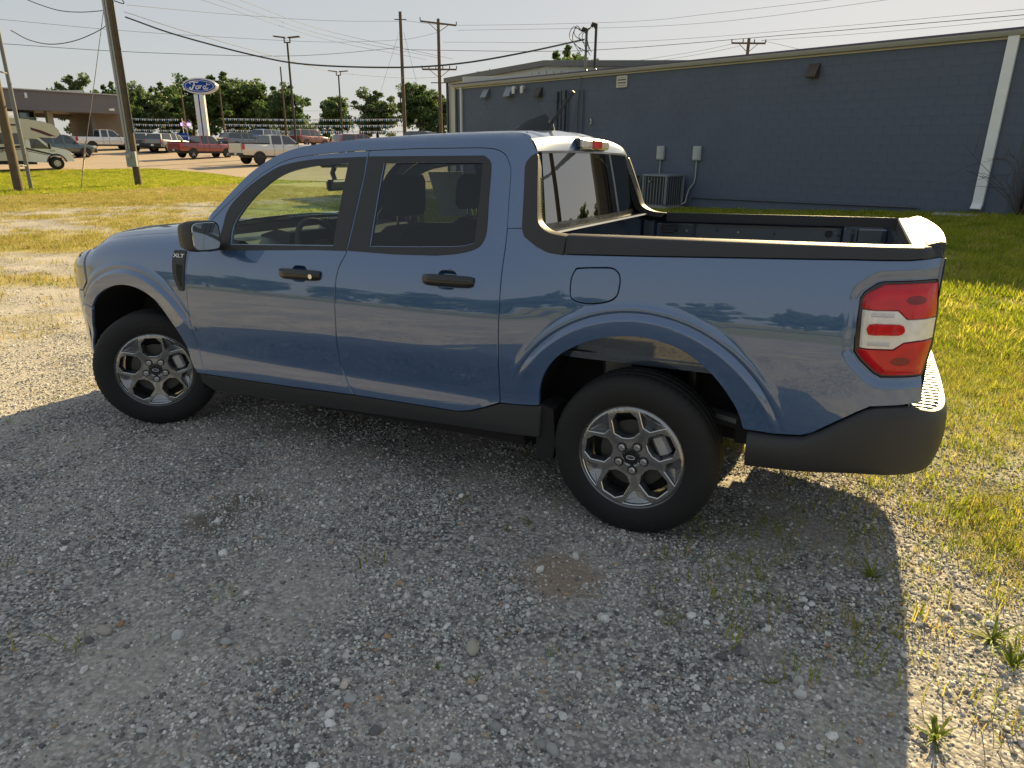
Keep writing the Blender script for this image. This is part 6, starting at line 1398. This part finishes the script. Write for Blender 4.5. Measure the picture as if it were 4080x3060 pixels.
tree('tree of the row across the road behind the photographer', 63.4, 58.2, 7.6, 0, 18.0, 1.5, 'trees across the road behind the photographer')
tree('tree of the row across the road behind the photographer', 71.1, 67.1, 6.8, 1, 18.9, 1.5, 'trees across the road behind the photographer')
tree('tree of the row across the road behind the photographer', 75.6, 64.0, 6.8, 2, 19.8, 1.5, 'trees across the road behind the photographer')
tree('tree of the row across the road behind the photographer', 86.8, 63.8, 8.7, 3, 20.7, 1.5, 'trees across the road behind the photographer')
tree('tree of the field edge off to the right, seen only mirrored in the rear window', -59.4, -167.2, 9.6, 0, 0.0, 1.6, 'trees off to the right of the building')
tree('tree of the field edge off to the right, seen only mirrored in the rear window', -74.8, -160.6, 10.8, 1, 1.1, 1.6, 'trees off to the right of the building')
tree('tree of the field edge off to the right, seen only mirrored in the rear window', -90.2, -154.0, 10.2, 2, 2.2, 1.6, 'trees off to the right of the building')
tree('tree of the field edge off to the right, seen only mirrored in the rear window', -105.6, -145.2, 12.0, 3, 3.3, 1.6, 'trees off to the right of the building')
tree('tree of the field edge off to the right, seen only mirrored in the rear window', -123.2, -134.2, 10.8, 0, 4.4, 1.6, 'trees off to the right of the building')
tree('tree of the field edge off to the right, seen only mirrored in the rear window', -140.8, -118.8, 12.0, 1, 5.5, 1.6, 'trees off to the right of the building')
tree('tree of the field edge off to the right, seen only mirrored in the rear window', -158.4, -101.2, 10.8, 2, 6.6, 1.6, 'trees off to the right of the building')
tree('tree of the field edge off to the right, seen only mirrored in the rear window', -176.0, -79.2, 12.0, 3, 7.7, 1.6, 'trees off to the right of the building')
pole('utility_pole', 'wooden pole off to the right, mirrored in the rear window', -7.4, -12.5, 10.0, .16, .12, UP)
STONES = [
    (1.412, 2.341, 0.052, 0, 'tan angular stone alone on the dusty gravel at lower left'),
    (1.163, 2.244, 0.040, 1, 'whitish angular stone right of the tan one at lower left'),
    (0.983, 2.197, 0.036, 2, 'flat grey oval stone at lower left, third from the left edge'),
    (0.225, 1.858, 0.062, 0, 'long beige stone, largest, at lower centre'),
    (0.525, 1.675, 0.034, 1, 'pale grey stone above the long beige stone'),
    (-0.103, 1.765, 0.026, 2, 'small grey stone right of the long beige stone'),
    (-0.762, 1.609, 0.040, 1, 'pale broken stone at lower right near the shadow edge'),
    (-0.175, 2.127, 0.040, 2, 'rounded grey stone at the bottom edge, right of centre'),
    (0.939, 0.401, 0.022, 0, 'small tan stone just left of the rear tyre flap'),
]
WEEDS = [
    (-0.952, 0.816, 0.110, 'leafy rosette weed in the truck shadow near its right edge'),
    (-1.314, 1.046, 0.160, 'large sunlit weed patch at the right edge of the gravel'),
    (-1.353, 1.172, 0.130, 'second sunlit weed below the large right-hand patch'),
    (-1.112, 1.620, 0.120, 'sunlit weed at the lower right just outside the shadow'),
    (0.418, 1.015, 0.070, 'small weed left of the rear tyre on bare gravel'),
    (0.480, 1.107, 0.050, 'tiny weed beside the small weed left of the rear tyre'),
    (-0.559, 1.179, 0.070, 'weed right of the rear tyre in the middle of the shadow'),
    (-0.224, 1.287, 0.060, 'low weed below the rear tyre'),
    (0.281, 1.990, 0.040, 'tiny green sprout at lower centre, left of the long stone'),
    (0.141, 1.982, 0.045, 'tiny dark sprout below the long beige stone'),
    (-0.330, 1.439, 0.060, 'weed cluster lower right of the rear tyre'),
    (-0.677, 1.590, 0.060, 'short upright weed near the pale broken stone'),
    (-1.105, 1.003, 0.080, 'weed straddling the right shadow edge'),
]
# ================================================================== gravel, grass and weeds
def scatter(name, protos, pts, rot, scl, idx, label, mats_kind='stuff'):
    """one object whose points carry small meshes (geometry nodes)"""
    pc = bpy.data.collections.new(name + '_pieces')
    for o in protos: pc.objects.link(o)
    me = bpy.data.meshes.new(name); me.from_pydata(pts.tolist(), [], [])
    for nm, ty, arr in (('rot', 'FLOAT_VECTOR', rot.astype(np.float32).ravel()), ('scl', 'FLOAT_VECTOR', scl.astype(np.float32).ravel()), ('idx', 'INT', idx.astype(np.int32))):
        a = me.attributes.new(nm, ty, 'POINT'); a.data.foreach_set('vector' if ty == 'FLOAT_VECTOR' else 'value', arr)
    ng = bpy.data.node_groups.new(name, 'GeometryNodeTree'); ng.interface.new_socket('Geometry', in_out='INPUT', socket_type='NodeSocketGeometry'); ng.interface.new_socket('Geometry', in_out='OUTPUT', socket_type='NodeSocketGeometry')
    gi = ng.nodes.new('NodeGroupInput'); go_ = ng.nodes.new('NodeGroupOutput'); ip = ng.nodes.new('GeometryNodeInstanceOnPoints'); ci = ng.nodes.new('GeometryNodeCollectionInfo')
    ci.inputs['Collection'].default_value = pc; ci.inputs['Separate Children'].default_value = True; ci.inputs['Reset Children'].default_value = True
    ip.inputs['Pick Instance'].default_value = True
    def att(nm, ty):
        n_ = ng.nodes.new('GeometryNodeInputNamedAttribute'); n_.data_type = ty; n_.inputs[0].default_value = nm; return n_.outputs[0]
    l = ng.links.new
    l(gi.outputs[0], ip.inputs['Points']); l(ci.outputs[0], ip.inputs['Instance']); l(att('idx', 'INT'), ip.inputs['Instance Index']); l(att('rot', 'FLOAT_VECTOR'), ip.inputs['Rotation']); l(att('scl', 'FLOAT_VECTOR'), ip.inputs['Scale'])
    l(ip.outputs[0], go_.inputs[0])
    o = bpy.data.objects.new(name, me); link(o); md = o.modifiers.new('scatter', 'NODES'); md.node_group = ng
    tag(o, label, kind='stuff')
    return o
def rnd_mat(name, stops, rough=.9, trans=0.0):
    m, t_, b_ = nmat(name); N = t_.nodes; L = t_.links
    oi = N.new('ShaderNodeObjectInfo'); r = N.new('ShaderNodeValToRGB'); e = r.color_ramp.elements
    while len(e) < len(stops): e.new(.5)
    for q, (p, c) in zip(e, stops): q.position = p; q.color = (*c, 1)
    L.new(oi.outputs['Random'], r.inputs[0])
    no = N.new('ShaderNodeTexNoise'); no.inputs['Scale'].default_value = 2.5; no.inputs['Detail'].default_value = 4; tc = N.new('ShaderNodeTexCoord'); L.new(tc.outputs['Object'], no.inputs['Vector'])
    mr = N.new('ShaderNodeMapRange'); mr.inputs[3].default_value = .72; mr.inputs[4].default_value = 1.25; L.new(no.outputs['Fac'], mr.inputs[0])
    mu = N.new('ShaderNodeMix'); mu.data_type = 'RGBA'; mu.blend_type = 'MULTIPLY'; mu.inputs[0].default_value = 1; L.new(r.outputs[0], mu.inputs[6]); L.new(mr.outputs[0], mu.inputs[7])
    L.new(mu.outputs[2], b_.inputs['Base Color']); b_.inputs['Roughness'].default_value = rough; b_.inputs['Specular IOR Level'].default_value = .25
    if trans:
        tl = N.new('ShaderNodeBsdfTranslucent'); L.new(mu.outputs[2], tl.inputs[0]); ms = N.new('ShaderNodeMixShader'); ms.inputs[0].default_value = trans
        L.new(b_.outputs[0], ms.inputs[1]); L.new(tl.outputs[0], ms.inputs[2]); L.new(ms.outputs[0], N['Material Output'].inputs[0])
    return m
STONEM = rnd_mat('limestone_gravel', [(0, (.13, .125, .12)), (.2, (.25, .245, .235)), (.45, (.41, .40, .38)), (.70, (.54, .52, .48)), (.87, (.70, .67, .62)), (.955, (.80, .78, .74)), (.975, (.48, .35, .23)), (1, (.38, .22, .13))])
def stone_mesh(seed, sub=1, name='stone', m=None, flat=.62):
    rg = np.random.default_rng(seed); bm = bmesh.new(); bmesh.ops.create_icosphere(bm, subdivisions=sub, radius=.5)
    pl = rg.normal(0, 1, (7, 3)); pl /= np.linalg.norm(pl, axis=1)[:, None]; pd = .30 + .14 * rg.random(7); sc = np.array([1, .62 + .3 * rg.random(), flat * (.7 + .5 * rg.random())])
    for v in bm.verts:
        p = np.array(v.co)
        for n_, d_ in zip(pl, pd):
            q = p @ n_
            if q > d_: p = p - n_ * (q - d_) * .92
        v.co = Vector(p * sc * 1.15 * (1 + rg.normal(0, .02)))
    me = bpy.data.meshes.new(name); bm.to_mesh(me); bm.free(); me.materials.append(m or STONEM)
    if sub > 1: me.shade_smooth(); me.set_sharp_from_angle(angle=math.radians(28))
    return me
def in_view(P, margin=.5):
    d = P - np.array(CAM_C); f_ = d @ np.array(CF_); u = (d @ np.array(CR_)) / f_ * 2739.63 / 2040; v = (d @ np.array(CU_)) / f_ * 2739.63 / 1530
    return (f_ > .3) & (np.abs(u) < 1 + margin) & (np.abs(v) < 1 + margin)
def sample(x0, x1, y0, y1, per_m2, dmin=0, dmax=1e9):
    n = int((x1 - x0) * (y1 - y0) * per_m2); P = np.stack([RNG.uniform(x0, x1, n), RNG.uniform(y0, y1, n), np.zeros(n)], 1); P[:, 2] = T(P[:, 0], P[:, 1])
    d = np.linalg.norm(P - np.array(CAM_C), axis=1); P = P[(d >= dmin) & (d < dmax)]
    return P[in_view(P)]
def dusty(P): return vnoise(P[:, 0], P[:, 1], .8, 5) * .55 + vnoise(P[:, 0], P[:, 1], .22, 6) * .45 + .10 * sm(.4, 2.2, P[:, 0]) * sm(1.0, 2.0, P[:, 1])
ST_ = [bpy.data.objects.new('stone_piece', stone_mesh(20 + k)) for k in range(9)]
A = []
for args, s0, s1, keep in (((-2.2, 5.2, -1.5, 3.0, 7000, 0, 4.3), .006, .0145, .72), ((-2.2, 4.5, -.5, 3.0, 800, 0, 4.3), .012, .026, .52), ((-1.8, 3.0, .8, 3.0, 75, 0, 3.6), .024, .046, .60),
                           ((-4, 9, -6, 3.5, 1700, 4.3, 8.0), .010, .021, .76), ((-4, 12, -7, 3, 60, 4.3, 9.0), .018, .032, .6), ((-5, 16, -9, 4, 170, 8.0, 13.5), .014, .030, .8)):
    P = sample(*args); g_, d_ = zones(P[:, 0], P[:, 1]); du = dusty(P)
    coarse = .5 + .5 * sm(1.2, -.6, P[:, 0] - .55 * (P[:, 1] - 1.4))           # coarser towards the middle and right of the foreground
    k = (RNG.random(len(P)) < (1 - .95 * g_) * (1 - .6 * d_)) & (RNG.random(len(P)) < np.clip(1.6 * (keep + .30 - .92 * sm(.46, .62, du)) * (coarse if s1 > .015 else 1), .22, 1))
    P = P[k]; s = s0 + (s1 - s0) * RNG.random(len(P)) ** 2.0; A.append((P, s))
P = np.concatenate([a[0] for a in A]); s = np.concatenate([a[1] for a in A]); n = len(P)
P[:, 2] += s * .10
rot = np.stack([RNG.normal(0, .35, n), RNG.normal(0, .35, n), RNG.uniform(0, 2 * PI, n)], 1)
scatter('gravel', ST_, P, rot, np.repeat(s[:, None], 3, 1), RNG.integers(0, 9, n), 'loose grey limestone gravel')
NGRAV = n
# --- single stones that stand out
SG = [(.52, .47, .40), (.74, .72, .69), (.50, .495, .48)]
for k, (x, y, size, cidx, lab) in enumerate(STONES):
    me = stone_mesh(100 + k, 3, 'stone', mat('stone_%d' % k, SG[cidx], .9, var=.18, scale=30, bump=.002, bscale=70), .75)
    o = bpy.data.objects.new('stone', me); link(o); o.location = (x, y, Tz(x, y) + size * .16); o.scale = (size * 1.1, size, size); o.rotation_euler = (0, 0, k * 1.7)
    tag(o, lab, 'stone', 'larger stones on the gravel')
# --- grass
def tuft(seed, n, h, spread, w, m, lean=.5):
    rg = np.random.default_rng(seed); V = []; F = []
    for k in range(n):
        a = rg.random() * 2 * PI; r0 = spread * math.sqrt(rg.random()) * .5; b = rg.random() * 2 * PI; hh = h * (.5 + .7 * rg.random()); ln = lean * (.3 + rg.random()) * hh
        bx, by = r0 * math.cos(a), r0 * math.sin(a); dx, dy = math.cos(b), math.sin(b); px, py = -dy * w / 2, dx * w / 2; i = len(V)
        V += [(bx - px, by - py, -.005), (bx + px, by + py, -.005), (bx + dx * ln * .35 + px * .8, by + dy * ln * .35 + py * .8, hh * .6), (bx + dx * ln * .35 - px * .8, by + dy * ln * .35 - py * .8, hh * .6), (bx + dx * ln, by + dy * ln, hh)]
        F += [(i, i + 1, i + 2, i + 3), (i + 3, i + 2, i + 4)]
    me = bpy.data.meshes.new('grass_tuft'); me.from_pydata(V, [], F); me.materials.append(m); return bpy.data.objects.new('grass_tuft', me)
GRN = rnd_mat('grass_green', [(0, (.17, .24, .015)), (.5, (.32, .37, .025)), (.8, (.46, .45, .05)), (1, (.54, .46, .12))], .6, .58)
DRY = rnd_mat('grass_dry', [(0, (.30, .25, .07)), (.5, (.46, .38, .12)), (.8, (.38, .36, .09)), (1, (.22, .26, .04))], .7, .5)
TG_ = [tuft(40 + k, 8, .050, .10, .0036, GRN, 1.0) for k in range(4)] + [tuft(50 + k, 8, .042, .11, .0034, DRY, 1.3) for k in range(3)] + [tuft(60 + k, 30, .075, .36, .010, GRN, .8) for k in range(3)] + [tuft(70 + k, 26, .050, .40, .009, DRY, 1.1) for k in range(2)]
A = []
for args, i0, i1, dry in (((-5, .6, -10, 2.6, 700, 0, 9), 0, 4, 0), ((-5, .6, -10, 2.6, 600, 0, 9), 4, 7, 0), ((-7, 14, -18, -2.5, 60, 7, 26), 7, 10, 0), ((-7, 14, -18, -2.5, 18, 7, 26), 10, 12, 0), ((20, 50, -33, -6, 34, 20, 60), 7, 10, 0), ((8, 33, -22, 0, 36, 8, 45), 10, 12, 1), ((4, 24, -14, 3, 55, 5, 26), 4, 7, 2), ((6, 26, -16, 2, 14, 6, 30), 10, 12, 2), ((-2, 4, -2, 2.8, 20, 0, 6), 0, 4, 3)):
    P = sample(*args); g_, d_ = zones(P[:, 0], P[:, 1])
    w_ = g_ ** 1.15 if dry == 0 else (d_ + .12 * g_ if dry == 1 else (.75 * d_ + .12 if dry == 2 else .16 * (vnoise(P[:, 0], P[:, 1], .25, 9) > .55)))
    inlot = inpoly(P[:, :2], LOT)
    P = P[(RNG.random(len(P)) < w_) & ~inlot]
    # none under the tyres or inside the buildings
    q = (P[:, 0] + 2.957) * .374 + (P[:, 1] + 15.313) * .927; P = P[(q > .05) | (P[:, 0] > 16)]
    A.append((P, RNG.integers(i0, i1, len(P)), .65 + .6 * RNG.random(len(P))))
P = np.concatenate([a[0] for a in A]); n = len(P); s = np.concatenate([a[2] for a in A])
scatter('grass', TG_, P, np.stack([RNG.normal(0, .12, n), RNG.normal(0, .12, n), RNG.uniform(0, 2 * PI, n)], 1), np.stack([s, s, s * (.8 + .5 * RNG.random(n))], 1), np.concatenate([a[1] for a in A]), 'mown green and dry yellow grass')
NGRASS = n
# --- weeds that can be told apart
WEED = rnd_mat('weed_leaf', [(0, (.13, .19, .02)), (.6, (.20, .26, .03)), (1, (.30, .30, .06))], .55, .35)
def weed(x, y, size, seed, lab, n=26):
    rg = np.random.default_rng(seed); t = thing('weed', lab, 'weed', (x, y, Tz(x, y)), rg.random() * 6, 'weeds in the gravel')
    for k in range(n):
        a = rg.random() * 2 * PI; ln = size * (.30 + .75 * rg.random()); up_ = rg.uniform(.05, 1.1); w_ = size * rg.uniform(.03, .07); V = []; dx, dy = math.cos(a), math.sin(a)
        for q, ww in ((0, .3), (.35, 1), (.7, .8), (1, .05)):
            r_ = ln * q; z_ = ln * up_ * math.sin(q * 2.0) * .9
            V += [(dx * r_ - dy * w_ * ww, dy * r_ + dx * w_ * ww, z_), (dx * r_, dy * r_, z_ - w_ * .3 * ww), (dx * r_ + dy * w_ * ww, dy * r_ - dx * w_ * ww, z_)]
        F = [(3 * i + j, 3 * i + j + 1, 3 * i + j + 4, 3 * i + j + 3) for i in range(3) for j in range(2)]
        mesh('leaf', V, F, WEED, t, 60)
for k, (x, y, size, lab) in enumerate(WEEDS): weed(x, y, size * .62, 200 + k, lab, 30 if size > .08 else 11)
# bare shrub against the brick corner
TW = mat('bare_twig', (.07, .05, .038), .9)
def shrub(s_, o_, h_, seed, lab):
    p = wl3(s_, o_, 0); t = thing('bare_shrub', lab, 'shrub', (p[0], p[1], Tz(p[0], p[1])), BR, 'shrubs at the wall foot'); rg = np.random.default_rng(seed)
    for k in range(16):
        a = rg.normal(0, .55); b = rg.normal(0, .25); L_ = h_ * rg.uniform(.5, 1.1)
        P_ = crom([(0, 0, 0), (a * L_ * .35, b * L_ * .3, L_ * .4), (a * L_ * .8 + rg.normal(0, .1), b * L_ * .7, L_ * .75), (a * L_ * 1.2 + rg.normal(0, .15), b * L_, L_ * rg.uniform(.8, 1.05))], 3)
        q = MB(); q.tube(P_, list(np.linspace(.009, .0025, len(P_))), 5)
        for j in range(4):
            i = rg.integers(3, len(P_) - 1); u = np.array(P_[i]); e = u + rg.normal(0, .22, 3) + [0, 0, .1]; q.tube([tuple(u), tuple((u + e) / 2 + rg.normal(0, .02, 3)), tuple(e)], [.004, .003, .0015], 4)
        q.build('branch', TW, t, 60)
shrub(-.95, .55, 1.4, 31, 'leafless brown shrub at the brick corner right of the downspout')
